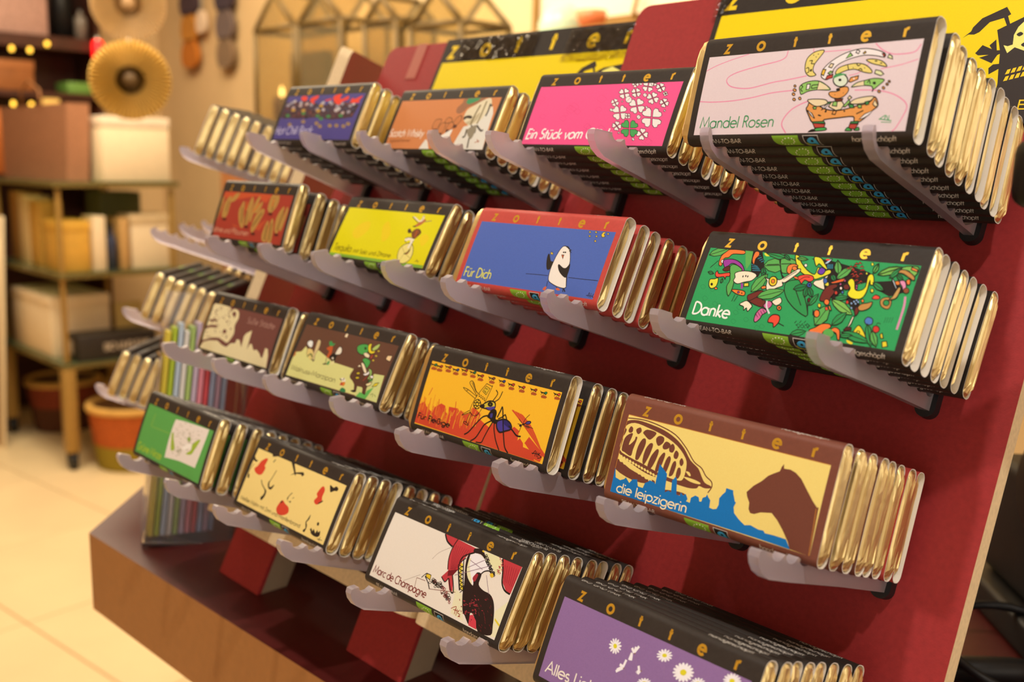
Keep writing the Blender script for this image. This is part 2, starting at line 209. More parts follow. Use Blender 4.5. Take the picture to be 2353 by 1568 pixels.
# ------------------------------------------------------------------ label artwork as vector shapes: kind|colour|stroke|points in 0.1 mm
ART = {
 'mandel': ('dccdd4', '''s e08fb0 4 0 349 58 374 139 398 250 424
s e08fb0 5 481 424 476 391 438 373 350 359 229 336 163 314 145 288 174 258 235 243 311 241 430 263 517 272 619 286
s e08fb0 5 0 182 79 176 197 177 322 189 440 209 563 216
s e08fb0 6 564 2 533 41 538 77 571 118 618 144 661 159
s e08fb0 4 626 424 635 405 719 402 827 402
s e08fb0 5 949 422 991 387 1040 365 1095 360 1152 367 1172 400
s e08fb0 4 1174 330 1100 310 1003 296
s e08fb0 5 892 201 997 195 1075 178 1135 148 1166 113 1155 66 1131 14 1116 1
s e08fb0 4 847 274 897 285 940 330
o e0d078 4 673 412 686 403 665 369 648 340 648 309 669 287 637 282 610 302 598 334 601 375 630 403
s k 4 616 361 632 362 630 347 647 345
s k 4 606 323 619 327 626 306 616 301
b k 0 652 378 651 376 650 376 648 376 647 377 646 378 646 380 647 381 649 381 651 379
b k 0 660 392 660 391 659 390 657 390 655 391 654 393 655 394 656 395 658 395 659 394
b k 0 635 390 635 388 634 387 632 387 630 389 630 390 630 392 631 392 633 392 635 391
b k 0 641 311 640 307 636 306 633 307 631 310 631 315 633 318 636 320 639 318 641 315
o e9e4e6 4 699 280 703 315 740 353 804 387 880 402 949 393 1004 371 1008 351 965 361 902 368 831 355 781 334 759 311 757 291 741 262 719 263
q 8fc56b 4 812 359 828 387 844 371
q e3b93a 4 697 290 701 313 718 311 712 281
q b5453a 4 725 260 732 280 761 285 762 268
q b5453a 4 992 370 1007 368 1008 349
q e2d3ad 4 729 323 737 340 754 336 747 317
q e9e4e6 4 857 385 862 399 877 390 872 378
q e3b93a 4 895 379 904 388 910 381 903 375
q 8fc56b 4 732 292 744 302 759 298 742 286
q d9dfae 4 1024 348 1028 364 1045 353 1050 339
o e0d078 4 920 344 948 347 990 338 1018 321 1029 304 990 314 952 325
b k 0 978 335 977 333 973 332 969 332 965 334 963 336 964 338 967 339 972 338 976 337
b k 0 1004 323 1003 321 1000 320 997 321 993 322 992 324 993 325 996 326 999 326 1003 325
o e0d078 4 773 294 785 314 826 328 878 331 922 320 958 292 958 278 918 286 873 302 831 300 796 288 778 284
s k 4 829 325 839 302
s k 4 873 329 886 318 895 325
s k 4 890 298 899 304 911 294
b k 0 864 310 863 308 862 308 861 308 859 309 858 310 858 312 860 312 861 312 863 311
b k 0 922 305 922 304 921 303 919 303 918 304 917 305 917 307 918 308 920 308 921 307
q d9dfae 4 976 276 978 293 1005 286 1023 270 1009 263
o d5e2cf 5 846 250 844 235 832 224 814 221 794 227 778 239 769 255 772 271 783 281 802 284 822 279 838 266
b 4a9a5c 0 769 264 769 279 796 288 836 279 814 277 788 271
b k 0 813 254 812 250 809 248 804 248 799 251 797 255 797 259 801 261 806 261 811 258
q dd9a55 4 852 244 859 263 897 270 898 253 864 240
b e9e4e6 0 882 256 881 254 879 253 875 254 872 255 871 257 872 259 874 260 877 260 880 259
o 8fc56b 4 592 231 609 248 653 258 698 254 741 231 765 209 729 209 690 212 645 207 611 193 599 210
p e2d3ad 0 693 253 739 230 759 212 692 213
s k 3 694 254 692 211
q e9e4e6 4 632 215 631 243 649 243 649 218
s k 4 599 241 610 230 602 220 614 206
s k 4 696 237 662 236 662 221 690 224
o 8fc56b 4 873 217 896 236 936 245 981 252 1031 243 1012 220 986 200 975 215 936 221 900 218
p e2d3ad 0 878 219 899 234 931 243 935 222
s k 3 931 244 937 220
s k 4 949 232 957 244 965 226
b k 0 993 229 993 225 989 223 984 223 979 226 977 230 978 234 981 236 987 236 991 233
s k 5 986 200 983 188
o dd9a55 4 571 233 565 232 559 237 559 242 564 243 570 239
o dd9a55 4 577 211 569 209 560 215 559 223 567 224 576 218
o dd9a55 4 574 190 567 189 559 195 558 202 565 203 574 197
o dd9a55 4 583 164 576 163 568 168 568 175 575 176 582 171
o dd9a55 4 614 168 607 166 600 172 599 178 606 180 613 174
o dd9a55 4 1024 183 1018 182 1011 187 1011 194 1017 195 1023 190
o dd9a55 4 1042 199 1036 198 1030 203 1029 209 1035 210 1041 205
o dd9a55 4 1056 216 1051 215 1045 219 1044 225 1049 226 1055 221
o dd9a55 4 1063 229 1058 228 1053 232 1052 237 1057 238 1062 234
o dd9a55 4 760 189 769 199 802 199 805 212 836 220 855 216 861 198 844 174 814 164 780 171
b k 0 817 206 816 201 811 199 804 199 798 203 795 207 796 212 801 215 808 214 814 211
b k 0 838 190 838 189 837 188 836 188 835 189 834 190 834 191 835 192 836 192 838 191
b k 0 797 182 796 181 795 180 794 180 793 181 792 183 792 184 793 184 795 184 796 183
o dd9a55 5 660 134 672 156 746 119 804 106 857 109 907 121 977 137 1003 163 1026 122 1000 97 970 64 943 46 921 51 911 74 838 70 763 63 760 48 704 50 674 87 654 119
o e2d3ad 4 654 165 738 163 763 149 754 137 711 129 675 143
o e2d3ad 4 883 137 901 156 951 166 997 165 976 142 926 133
q 3f9152 4 750 129 768 149 795 150 765 136
q 3f9152 4 874 133 900 132 908 116 888 115
q 8fc56b 4 922 128 942 129 945 114 930 114
q 3f9152 4 958 141 976 145 979 130 965 126
q 8fc56b 4 689 127 708 129 708 116 694 117
q 8fc56b 4 849 124 874 158 882 142 860 121
q e2d3ad 4 773 126 785 148 838 150 853 132 841 110 815 106
q 8fc56b 4 791 130 795 150 814 149 816 126
q 6e3326 4 798 162 841 162 838 150 806 149
q e9e4e6 4 737 110 760 136 775 143 757 121
q e2d3ad 4 865 163 873 175 886 165 875 155
q e9e4e6 4 661 113 689 97 711 70 686 87
q e9e4e6 4 945 60 967 84 1005 99 988 78 965 64
q e2d3ad 4 999 129 1005 150 1026 122 1014 116
b k 0 768 102 766 98 763 97 760 98 758 101 758 105 760 109 763 110 766 109 768 106
b k 0 866 101 865 98 863 97 860 97 858 99 856 101 857 104 859 106 862 105 864 104
b k 0 744 82 742 80 737 80 730 82 725 84 724 87 726 89 731 89 737 87 742 84
s k 5 925 86 958 101
q dd9a55 4 799 89 804 106 820 103 816 86
q b8463c 4 705 47 772 42 770 25 720 24
q b8463c 4 902 40 944 38 933 14 898 18
q 3f9152 4 703 54 764 55 772 45 705 47
q 3f9152 4 905 50 942 51 944 40 902 41
o 4aa856 4 709 11 732 23 776 24 781 12 723 8
o 4aa856 4 884 11 895 23 919 7 887 7
o 4aa856 4 929 9 947 23 955 8
b k 0 685 5 710 19 732 8 708 4
s 3d9a62 4 1043 56 1072 75 1069 53
s 3d9a62 4 1048 58 1105 49
s 3d9a62 3 1078 74 1087 52
s 3d9a62 3 1090 74 1090 49
s 3d9a62 3 1056 44 1106 41
t|2f9459|Mandel Rosen|3.0|3.7|45.7|5.9|0.085|0.03|-0.2'''),
 'pink': ('e8568f', '''s d94c82 2 338 184 328 174 319 165 297 172 276 186 285 195 297 204 322 195 338 185
s d94c82 2 700 112 690 95 674 85 651 95 629 107 639 124 654 135 680 123 702 108
s d94c82 2 564 84 554 73 544 65 522 73 502 84 511 98 523 106 545 96 563 87
s d94c82 2 618 245 609 235 595 227 578 236 561 248 570 257 584 265 601 256 617 247
s d94c82 2 1090 33 1077 17 1063 4 1031 17 1009 32 1021 47 1035 60 1068 47 1090 30
s d94c82 2 205 83 197 71 181 60 159 70 142 79 151 92 161 102 187 92 206 82
s d94c82 2 1101 25 1092 17 1082 7 1060 16 1044 24 1051 37 1063 47 1083 38 1100 29
s d94c82 2 160 52 150 42 139 35 118 43 100 53 109 64 121 72 141 64 159 53
s d94c82 2 584 118 576 107 567 100 550 108 536 115 542 125 553 133 568 127 584 117
s d94c82 2 0 382 0 370 0 357 0 371 0 385 0 400 0 413 0 400 0 384
s d94c82 2 393 253 381 235 362 223 336 235 309 250 322 268 337 279 367 267 395 251
s d94c82 2 414 268 400 250 385 238 353 251 324 269 338 286 356 298 385 285 413 270
s d94c82 2 625 319 613 306 596 293 564 307 540 323 554 338 569 350 597 338 624 322
s d94c82 2 443 235 433 222 423 214 402 222 380 237 391 247 406 255 424 246 444 233
s d94c82 2 357 267 349 256 340 249 321 257 307 264 314 276 325 282 344 274 358 264
s d94c82 2 95 103 88 94 78 87 61 94 45 104 53 111 62 118 79 112 96 101
s d94c82 2 648 95 640 84 627 75 611 82 593 94 602 105 615 112 633 103 647 96
s d94c82 2 56 296 47 287 36 278 15 287 0 295 5 306 16 315 37 307 55 298
s d94c82 2 145 202 137 192 123 183 104 192 86 201 94 211 106 221 126 213 146 201
s d94c82 2 80 334 69 322 57 314 33 324 14 336 25 346 37 355 59 345 80 333
s d94c82 2 574 128 565 116 551 106 533 114 512 126 521 138 537 148 558 138 575 127
s d94c82 2 344 215 337 208 326 202 312 209 299 217 306 225 316 231 329 225 344 216
s d94c82 2 0 353 0 335 0 321 0 336 0 350 0 367 0 381 0 368 0 348
q e8e4e2 2.5 820 418 834 406 843 404 846 408 842 414 844 418 839 425 831 425
q e8e4e2 2.5 817 416 807 407 807 401 815 396 821 398 828 394 834 396 831 403
q e8e4e2 2.5 814 419 799 425 790 425 787 425 791 422 789 418 794 412 803 411
q e8e4e2 2.5 816 420 826 425 826 425 818 425 813 425 806 425 800 425 802 425
q e8e4e2 3 927 395 933 372 943 361 955 362 957 370 967 371 968 381 956 390
q e8e4e2 3 921 396 892 400 882 395 887 384 899 380 904 370 917 366 924 373
q e8e4e2 3 920 402 914 425 904 425 891 425 890 425 879 425 878 416 891 407
q e8e4e2 3 926 401 955 397 964 402 959 413 948 417 943 425 929 425 923 424
q e8e4e2 2.5 963 421 965 408 970 401 977 401 979 406 985 405 986 411 979 416
q e8e4e2 2.5 959 422 943 425 937 423 939 416 946 413 948 408 955 405 960 409
q e8e4e2 2.5 959 425 957 425 952 425 945 425 943 425 937 425 936 425 943 425
q e8e4e2 2.5 963 424 979 420 985 422 983 425 976 425 974 425 967 425 962 425
q e8e4e2 3 1029 387 1046 369 1057 364 1063 370 1059 378 1063 383 1058 391 1047 394
q e8e4e2 3 1025 385 1009 376 1007 368 1016 361 1025 362 1033 356 1042 357 1041 367
q e8e4e2 3 1022 389 1005 406 993 411 987 406 992 398 987 393 993 384 1004 382
q e8e4e2 3 1025 391 1042 399 1044 407 1035 415 1026 414 1018 420 1009 418 1010 409
q e8e4e2 3 759 352 774 329 787 321 797 325 795 335 803 339 799 349 785 355
q e8e4e2 3 753 351 728 347 722 339 731 329 743 327 752 319 765 318 767 328
q e8e4e2 3 750 357 735 380 721 388 711 384 714 374 706 370 709 360 724 354
q e8e4e2 3 756 358 781 362 787 370 778 380 766 381 758 390 745 391 742 381
q e8e4e2 3 851 356 864 336 875 329 884 333 882 341 889 345 886 354 874 359
q e8e4e2 3 846 356 824 352 819 345 827 336 837 335 845 327 856 326 858 335
q e8e4e2 3 843 360 830 380 819 388 810 384 812 376 805 372 808 363 821 358
q e8e4e2 3 848 361 870 365 875 372 867 381 857 382 850 389 839 390 837 381
q e8e4e2 2.5 1080 344 1088 335 1094 332 1097 335 1095 339 1097 342 1094 346 1089 347
q e8e4e2 2.5 1078 343 1069 339 1068 334 1073 331 1077 331 1082 328 1086 329 1086 334
q e8e4e2 2.5 1076 345 1067 354 1061 356 1058 354 1061 350 1058 347 1061 342 1067 341
q e8e4e2 2.5 1078 346 1086 350 1087 354 1082 358 1078 358 1074 361 1069 360 1070 355
q e8e4e2 3 998 315 1018 292 1032 285 1041 291 1036 301 1043 307 1037 318 1022 322
q e8e4e2 3 993 313 970 304 966 294 977 284 989 285 999 276 1011 277 1011 289
q e8e4e2 3 988 319 968 342 954 349 945 343 950 333 942 327 949 315 964 311
q e8e4e2 3 994 320 1017 329 1020 340 1009 349 998 349 988 357 975 356 975 344
q e8e4e2 2.5 707 292 722 277 732 273 738 278 734 284 738 289 733 296 723 298
q e8e4e2 2.5 704 290 689 283 688 276 696 270 703 271 711 265 719 267 718 275
q e8e4e2 2.5 700 294 685 309 675 312 670 308 674 301 670 297 675 289 685 287
q e8e4e2 2.5 704 295 718 302 720 310 712 316 704 315 697 320 689 319 690 311
q e8e4e2 3 897 262 918 230 936 219 950 225 947 238 958 244 953 259 933 266
q e8e4e2 3 889 261 854 254 846 243 858 228 875 227 887 215 905 214 908 228
q e8e4e2 3 885 268 863 301 845 312 831 307 834 293 823 287 828 272 848 264
q e8e4e2 3 893 270 928 276 936 288 923 302 907 304 895 316 877 317 874 303
q e8e4e2 3 1096 282 1114 265 1125 262 1130 268 1125 275 1129 281 1123 289 1112 290
q e8e4e2 3 1093 280 1078 270 1077 261 1087 255 1095 256 1103 251 1112 253 1109 263
q e8e4e2 3 1089 283 1071 300 1060 304 1055 298 1060 290 1056 284 1062 276 1073 275
q e8e4e2 3 1092 286 1107 295 1108 304 1098 311 1090 309 1082 314 1073 312 1075 303
q e8e4e2 3 779 218 797 186 814 174 829 179 827 192 839 196 836 211 817 219
q e8e4e2 3 771 217 734 213 724 203 736 189 752 186 763 174 781 172 786 185
q e8e4e2 3 767 225 749 257 731 269 716 264 718 251 705 247 709 232 729 223
q e8e4e2 3 775 225 812 229 821 240 810 254 794 257 783 269 765 271 760 258
q e8e4e2 3 1043 179 1058 136 1078 119 1099 121 1100 138 1118 141 1118 160 1095 174
q e8e4e2 3 1031 180 980 183 964 171 975 151 997 145 1007 127 1032 122 1042 137
q e8e4e2 3 1028 190 1014 234 993 252 971 249 970 233 951 229 952 210 976 196
q e8e4e2 3 1040 189 1091 187 1107 198 1096 218 1075 225 1064 242 1040 248 1029 233
q e8e4e2 2.5 847 196 852 184 858 179 864 181 864 185 869 187 868 192 861 196
q e8e4e2 2.5 843 196 829 196 825 192 829 187 835 185 839 181 846 179 848 184
q e8e4e2 2.5 842 199 837 211 831 216 825 215 825 210 820 208 821 203 828 199
q e8e4e2 2.5 846 199 860 199 864 203 860 208 854 210 850 215 844 216 841 211
q e8e4e2 3 788 130 809 114 821 111 825 118 819 126 822 132 815 140 803 140
q e8e4e2 3 785 127 771 115 771 106 782 100 790 103 799 98 808 101 804 111
q e8e4e2 3 780 131 760 146 747 149 743 142 749 135 746 129 753 120 765 120
q e8e4e2 3 784 133 797 145 797 154 787 160 779 158 769 163 760 159 764 150
q e8e4e2 3 1009 75 1033 57 1047 53 1053 61 1046 70 1049 78 1041 88 1027 88
q e8e4e2 3 1005 72 989 57 989 46 1002 39 1011 42 1022 37 1032 41 1028 52
q e8e4e2 3 1000 76 976 95 961 98 956 90 963 81 959 73 968 63 982 63
q e8e4e2 3 1004 79 1020 94 1020 105 1008 112 998 109 987 115 977 111 981 99
q 4aa35c 3 898 108 913 71 931 56 949 60 950 74 965 78 964 94 943 106
q 4aa35c 3 888 109 844 109 830 98 840 81 859 77 870 62 891 57 899 72
q 4aa35c 3 885 117 871 155 852 170 833 167 833 152 817 149 818 132 840 120
q 4aa35c 3 896 117 939 117 953 127 943 144 924 149 914 163 893 168 884 154
o e8e4e2 2.5 832 311 831 295 816 289 796 295 782 312 783 327 798 334 818 327
s k 2 797 298 816 324
o e8e4e2 2.5 937 340 937 331 928 327 917 331 909 340 910 349 918 353 930 349
s k 2 918 333 929 347
o e8e4e2 2.5 949 190 948 180 939 176 927 180 919 190 919 200 928 204 941 200
s k 2 928 182 940 198
o e8e4e2 2.5 707 241 707 234 700 231 690 234 683 242 683 249 691 252 700 249
s k 2 690 235 700 248
o e8e4e2 2.5 767 299 766 295 763 294 758 296 755 299 755 303 758 305 763 303
s k 2 758 296 763 302
o e8e4e2 2.5 978 255 978 249 973 247 966 249 961 255 961 261 966 263 974 260
s k 2 966 250 973 259
o e8e4e2 2.5 1123 230 1123 225 1119 223 1113 225 1109 230 1109 235 1113 237 1119 235
s k 2 1113 226 1119 234
o e8e4e2 2.5 825 84 824 80 820 78 814 80 810 84 811 89 815 91 821 89
s k 2 815 80 820 88
o e8e4e2 2.5 956 43 956 36 950 33 942 36 936 42 937 49 943 52 951 49
s k 2 942 37 950 48
o e8e4e2 2.5 869 421 868 414 861 411 852 414 845 422 846 425 853 425 862 425
s k 2 853 416 862 425
t|ece6e4|Ein Stück vom Glück|2.1|3.9|73.9|6.9|0.16|0.14|0.6'''),
 'danke': ('2f9c5c', '''s 2a8f54 3 335 306 344 319 366 306 354 293 335 306
s 2a8f54 3 456 22 464 35 485 24 473 11 456 22
s 2a8f54 3 25 194 35 208 59 195 45 181 25 194
s 2a8f54 3 353 46 362 59 383 48 371 34 353 46
s 2a8f54 3 102 257 111 271 135 258 122 244 102 257
s 2a8f54 3 167 100 176 113 199 101 186 88 167 100
s 2a8f54 3 391 207 399 220 421 208 409 195 391 207
s 2a8f54 3 198 185 207 199 230 186 217 173 198 185
s 2a8f54 3 192 177 201 190 224 178 211 164 192 177
s 2a8f54 3 62 131 72 145 96 132 82 118 62 131
s 2a8f54 3 498 212 506 225 526 213 515 200 498 212
s 2a8f54 3 358 289 367 301 388 289 376 276 358 289
s 2a8f54 3 406 79 415 92 435 80 424 67 406 79
s 2a8f54 3 368 160 376 173 398 161 386 148 368 160
s 2a8f54 3 290 105 299 118 321 106 308 93 290 105
s 2a8f54 3 430 299 438 312 459 300 447 287 430 299
s 2a8f54 3 104 43 114 56 137 44 124 30 104 43
s 2a8f54 3 484 174 492 186 513 174 501 161 484 174
s 2a8f54 3 279 76 288 89 310 77 298 64 279 76
s 2a8f54 3 84 222 94 236 117 223 104 209 84 222
s 2a8f54 3 136 108 146 121 168 109 156 95 136 108
s 2a8f54 3 148 242 157 255 180 242 167 229 148 242
s 2a8f54 3 430 12 439 25 460 14 448 0 430 12
s 2a8f54 3 203 71 212 85 234 73 222 59 203 71
s 2a8f54 3 282 27 291 40 313 29 301 15 282 27
s 2a8f54 3 291 243 300 256 322 244 310 230 291 243
s 2a8f54 3 66 314 76 327 100 314 86 300 66 314
s 2a8f54 3 253 197 262 210 285 197 272 184 253 197
s 2a8f54 3 90 187 100 201 123 188 110 174 90 187
s 2a8f54 3 225 49 235 62 257 50 244 37 225 49
p k 0 259 425 329 425 370 348 354 280 310 290
p k 0 618 414 709 414 851 389 947 367 981 328 852 279 808 202 739 268 742 349
p k 0 983 323 1079 338 1151 288 1078 256 1006 284
p k 0 867 287 874 209 936 157 957 195 900 236
p k 0 449 388 471 324 524 284 510 270
q 5aa854 3.5 8 381 42 376 82 385 109 409 122 425 90 425 49 425 19 406
s k 3 8 381 111 425
o e5793a 4 132 425 217 425 222 404 156 399 136 377 110 368 111 326 90 332 87 380 109 409
o e8e2da 3 118 351 118 343 112 340 103 342 98 350 98 357 103 361 112 359
o 973b9b 4 125 328 111 354 132 366 183 367 234 344 261 309 238 303 209 335 169 345 144 315
o 5a2320 4 127 304 148 326 170 325 173 308 152 296
p 5aa854 0 224 425 272 425 283 361 271 320 257 339
o 5aa854 4 166 324 193 340 244 317 240 290 220 268 226 214 218 159 188 210 194 252
o e04d3a 4 90 276 98 294 115 278 175 291 183 271 163 266 163 249 149 264 108 257
o d9d93c 4 76 206 70 240 98 246 117 254 125 231 122 203 97 190
b k 0 99 215 99 210 97 207 92 206 88 209 84 213 84 218 86 221 91 222 96 219
o e5793a 3 136 195 135 190 129 187 122 188 118 193 118 198 124 200 131 199
q 2e9150 3.5 40 282 49 274 61 269 73 271 80 275 72 282 60 288 48 287
s k 3 40 282 76 276
q 2e9150 3.5 146 226 152 230 155 238 151 247 146 254 141 250 137 242 139 233
s k 3 146 226 146 251
s k 3 44 307 54 322
s k 3 49 313 58 327
s k 3 54 320 63 332
s k 3 59 327 68 337
s k 3 64 334 72 343
s k 3 69 340 77 348
s k 3 73 347 81 353
o e6dfc6 4 217 247 220 268 211 291 247 307 302 309 344 293 327 261 284 247 247 233
b k 0 269 277 268 273 267 271 264 272 263 274 262 278 263 282 264 284 267 283 268 280
b k 0 285 281 284 277 282 275 280 276 278 279 278 282 278 286 280 288 282 287 284 285
b k 0 297 279 297 276 295 274 293 274 291 277 290 281 291 284 293 286 295 286 297 283
o e07f35 4 225 197 259 201 306 196 311 173 276 174 245 183
o 973b9b 3 277 188 277 184 273 182 268 183 265 187 265 191 269 193 274 192
b k 0 297 185 297 183 296 181 293 181 291 182 289 184 289 186 290 188 293 188 295 187
s k 3 255 174 249 133
s k 3 274 169 263 134
p 973b9b 0 266 239 281 239 290 211 278 208
q d9cf3c 4 286 241 312 246 319 227 291 222
q 2a7f96 2 286 355 330 345 333 338 289 348
q 2a7f96 2 293 343 340 338 341 331 296 337
q 2a7f96 2 300 332 349 331 349 324 302 325
q 2a7f96 2 307 320 359 323 357 317 308 314
q 2a7f96 2 298 396 321 408 327 404 303 390
q 2a7f96 2 312 388 333 399 338 394 317 381
q 2a7f96 2 325 379 344 389 350 385 330 373
q 2a7f96 2 338 371 356 380 361 376 343 365
o e5793a 4 285 375 285 422 308 425 316 404 303 383 305 349
b d9d93c 0 341 419 364 421 385 409 360 404
q 2e9150 3.5 350 423 384 406 433 393 480 391 511 396 478 411 430 425 382 425
s k 3 350 423 495 399
q 5aa854 3.5 363 348 402 324 446 317 479 338 496 365 460 385 414 396 379 379
s k 3 363 348 483 364
o 5aa854 4 447 394 509 402 556 377 552 332 486 319 463 356
s k 5 450 394 458 362 478 325
s k 4 381 356 450 365
s k 4 462 368 518 375
q 1f7a45 3.5 460 421 466 409 478 398 494 393 506 392 499 403 488 416 472 422
s k 3 460 421 501 395
q 1f7a45 3.5 362 341 358 327 363 309 378 293 393 284 396 298 392 316 379 332
s k 3 362 341 390 290
q 1f7a45 3.5 374 289 385 288 393 292 394 301 390 310 381 311 372 308 370 299
s k 3 374 289 389 308
q 5aa854 3.5 344 197 375 207 401 235 409 274 406 305 377 294 348 268 337 230
s k 3 344 197 399 294
o d8d734 4 524 423 551 418 567 391 615 350 665 329 670 367 684 362 692 338 727 360 745 358 745 340 700 314 667 304 597 329 554 364
o d8d734 4 631 421 668 421 697 395 727 360 700 370 669 389 659 373
q 5aa854 3.5 539 408 553 399 573 396 591 400 602 406 588 413 568 418 549 415
s k 3 539 408 596 406
o e07f3c 4 509 328 504 360 525 374 547 373 560 364 537 356 532 336 531 318
o e07f3c 3 559 353 558 344 549 340 538 343 532 350 533 359 541 363 552 360
o e6dfc6 4 396 285 421 280 438 289 466 285 492 284 565 349 580 334 522 271 504 269 513 251 483 235 439 210 419 241 416 267
s k 3 504 285 563 336
o e0c62e 5 474 263 471 251 462 244 450 243 438 249 429 261 426 274 429 287 438 294 451 295 463 288 471 277
o e07f35 3 460 270 460 262 454 258 446 260 440 268 440 276 446 280 455 278
o e04d3a 4 565 266 579 308 618 323 659 319 669 298 649 287 622 293 607 263
s k 3 588 284 616 309 646 312
o e5793a 3 586 298 582 295 572 295 562 299 558 305 562 308 572 307 582 303
o 6b2c25 4 339 173 354 188 392 212 423 202 423 163 445 159 443 126 403 128 348 148
o e6dfc6 4 302 122 317 137 341 147 377 125 375 111 362 90 349 108 337 94 330 113
o e6dfc6 4 483 163 520 187 537 163 516 142 494 149
o 6b2c25 4 332 172 347 187 402 213 415 195 381 168 348 148
o e07f35 4 395 232 415 240 423 228 403 220
q 5aa854 3.5 387 172 427 166 475 175 512 201 531 227 494 231 444 224 405 201
s k 3 387 172 517 221
o 2e9150 4 525 245 528 271 567 288 610 273 701 115 642 126 577 168 541 209
s k 4 590 239 649 158
s k 4 672 198 701 115
q 1f7a45 3.5 578 238 600 231 624 234 642 249 650 265 630 270 604 269 585 256
s k 3 578 238 643 262
q 1f7a45 3.5 653 202 663 213 667 230 660 250 650 265 641 254 635 236 641 217
s k 3 653 202 650 258
q 1f7a45 3.5 694 207 695 222 689 239 673 253 658 259 657 245 663 226 678 213
s k 3 694 207 661 254
q 2e9150 3.5 690 163 706 170 720 188 724 211 722 229 708 221 693 204 687 182
s k 3 690 163 719 222
o 2f56a0 4 670 272 670 264 665 258 657 257 649 261 644 269 644 277 649 283 657 284 665 279
b k 0 664 271 664 268 662 266 659 266 656 267 654 270 654 273 656 275 659 275 662 274
o 5a2320 3 689 193 690 185 686 181 680 184 675 191 675 199 679 203 685 200
o e6dfc6 4 675 280 682 296 709 305 742 333 731 292 746 256 718 259 691 269
o 3d62b0 3 745 302 745 292 739 287 730 290 724 300 723 311 729 316 738 312
b d9cf3c 0 741 280 752 294 760 276
o 6b3cae 4 678 343 688 369 715 359 711 336 694 332
o a8c4e0 4 698 392 715 415 731 419 716 393
b e04d3a 0 720 415 719 412 714 410 707 410 700 411 697 414 698 417 704 419 711 419 717 418
o e8e2da 3 609 374 609 367 604 364 597 366 592 372 593 379 598 382 605 380
q 2a7f96 2 714 390 721 392 729 366 723 362
q 2a7f96 2 722 390 729 392 737 367 731 363
q 2a7f96 2 730 391 737 393 745 367 739 364
q 2a7f96 2 738 392 745 394 753 368 747 365
q 5aa854 3.5 792 341 800 358 797 381 780 402 762 416 756 398 757 375 772 353
s k 3 792 341 765 408
q 5aa854 3.5 788 316 813 320 839 339 852 368 856 392 833 386 806 370 790 342
s k 3 788 316 849 385
q 1f7a45 3.5 758 338 756 325 762 313 775 306 787 303 787 315 782 328 771 336
s k 3 758 338 784 307
o d8622f 4 766 295 781 303 827 323 836 311 801 296 776 290
q c93c30 2.5 875 295 883 309 899 299 886 301
q c93c30 2.5 872 342 880 356 896 346 883 348
q c93c30 2.5 883 315 891 329 906 318 893 321
q c93c30 2.5 893 349 901 363 917 353 904 355
q c93c30 2.5 878 328 886 342 902 331 889 334
q c93c30 2.5 891 368 899 382 914 371 901 374
q c93c30 2.5 902 301 910 315 925 305 912 307
q c93c30 2.5 853 385 861 400 877 389 864 391
q c93c30 2.5 863 327 871 341 887 330 874 333
q c93c30 2.5 899 301 907 315 922 305 909 307
q c93c30 2.5 886 387 894 401 909 390 896 392
q c93c30 2.5 832 380 840 394 856 383 843 386
q c93c30 2.5 860 328 868 342 883 332 870 334
q c93c30 2.5 906 309 914 323 929 313 916 315
q c93c30 2.5 873 310 881 324 897 314 884 316
q c93c30 2.5 852 362 860 376 875 365 862 368
q c93c30 2.5 870 404 878 418 894 408 881 410
q c93c30 2.5 862 313 870 327 886 316 873 319
q c93c30 2.5 846 369 854 383 870 373 857 375
q c93c30 2.5 882 334 890 348 906 337 893 340
q c93c30 2.5 822 370 830 384 847 373 833 376
q c93c30 2.5 864 355 872 369 887 359 874 361
q c93c30 2.5 854 342 862 356 878 346 864 348
q c93c30 2.5 898 370 906 384 921 373 908 375
q c93c30 2.5 855 399 863 413 879 402 866 405
q c93c30 2.5 863 333 871 347 886 337 873 339
o 6b2c25 4 738 200 741 243 760 276 797 289 807 275 789 261 804 250 791 218 791 200 758 193
o e5793a 4 793 194 793 184 788 178 780 177 771 182 765 190 765 200 770 206 778 207 787 202
o e0dc2e 4 853 304 865 326 886 313 902 273 928 269 949 290 944 343 955 359 971 351 984 311 970 304 960 326 962 267 946 230 903 225 871 245 876 276
o 6b2c25 4 870 281 870 273 864 267 854 266 845 270 839 278 839 287 846 293 855 294 864 289
o b04b8a 3 825 292 825 287 822 284 817 286 814 291 814 296 817 298 822 297
o b04b8a 3 841 312 841 307 838 305 834 306 831 311 831 315 834 318 838 316
o e8e2da 3 836 272 836 265 832 262 826 264 822 270 822 276 826 279 832 277
o b04b8a 3 910 291 910 286 907 284 902 286 899 290 899 295 903 298 907 296
o b04b8a 3 912 280 912 275 909 273 905 274 902 279 902 283 905 285 909 284
o c93c30 3 819 246 819 238 815 235 808 237 804 244 804 251 808 255 815 252
o 4a78c0 3 850 252 850 246 847 243 841 245 837 251 837 257 841 260 847 258
o d9d93c 3 951 412 951 406 947 403 942 405 938 411 938 417 942 420 947 418
o d9d93c 3 939 360 938 355 935 353 931 354 928 359 928 364 931 367 935 365
o d9cf3c 3 995 277 995 270 991 266 984 268 980 275 980 282 985 285 991 283
o c93c30 3 890 205 890 198 886 195 880 197 875 203 875 211 880 214 886 212
o e07f35 3 964 220 964 214 960 211 955 213 951 218 951 224 955 227 960 226
q 5aa854 3.5 965 363 976 370 984 384 981 403 976 417 966 410 957 396 958 378
s k 3 965 363 975 412
q 79b857 3.5 988 359 1017 356 1053 366 1080 389 1095 409 1067 410 1031 403 1002 382
s k 3 988 359 1084 404
q 2e9150 3.5 1050 347 1066 352 1081 366 1089 387 1091 403 1077 398 1061 384 1052 365
s k 3 1050 347 1087 398
q 2e9150 3.5 979 316 989 300 1007 285 1028 280 1044 282 1034 297 1016 313 995 319
s k 3 979 316 1037 285
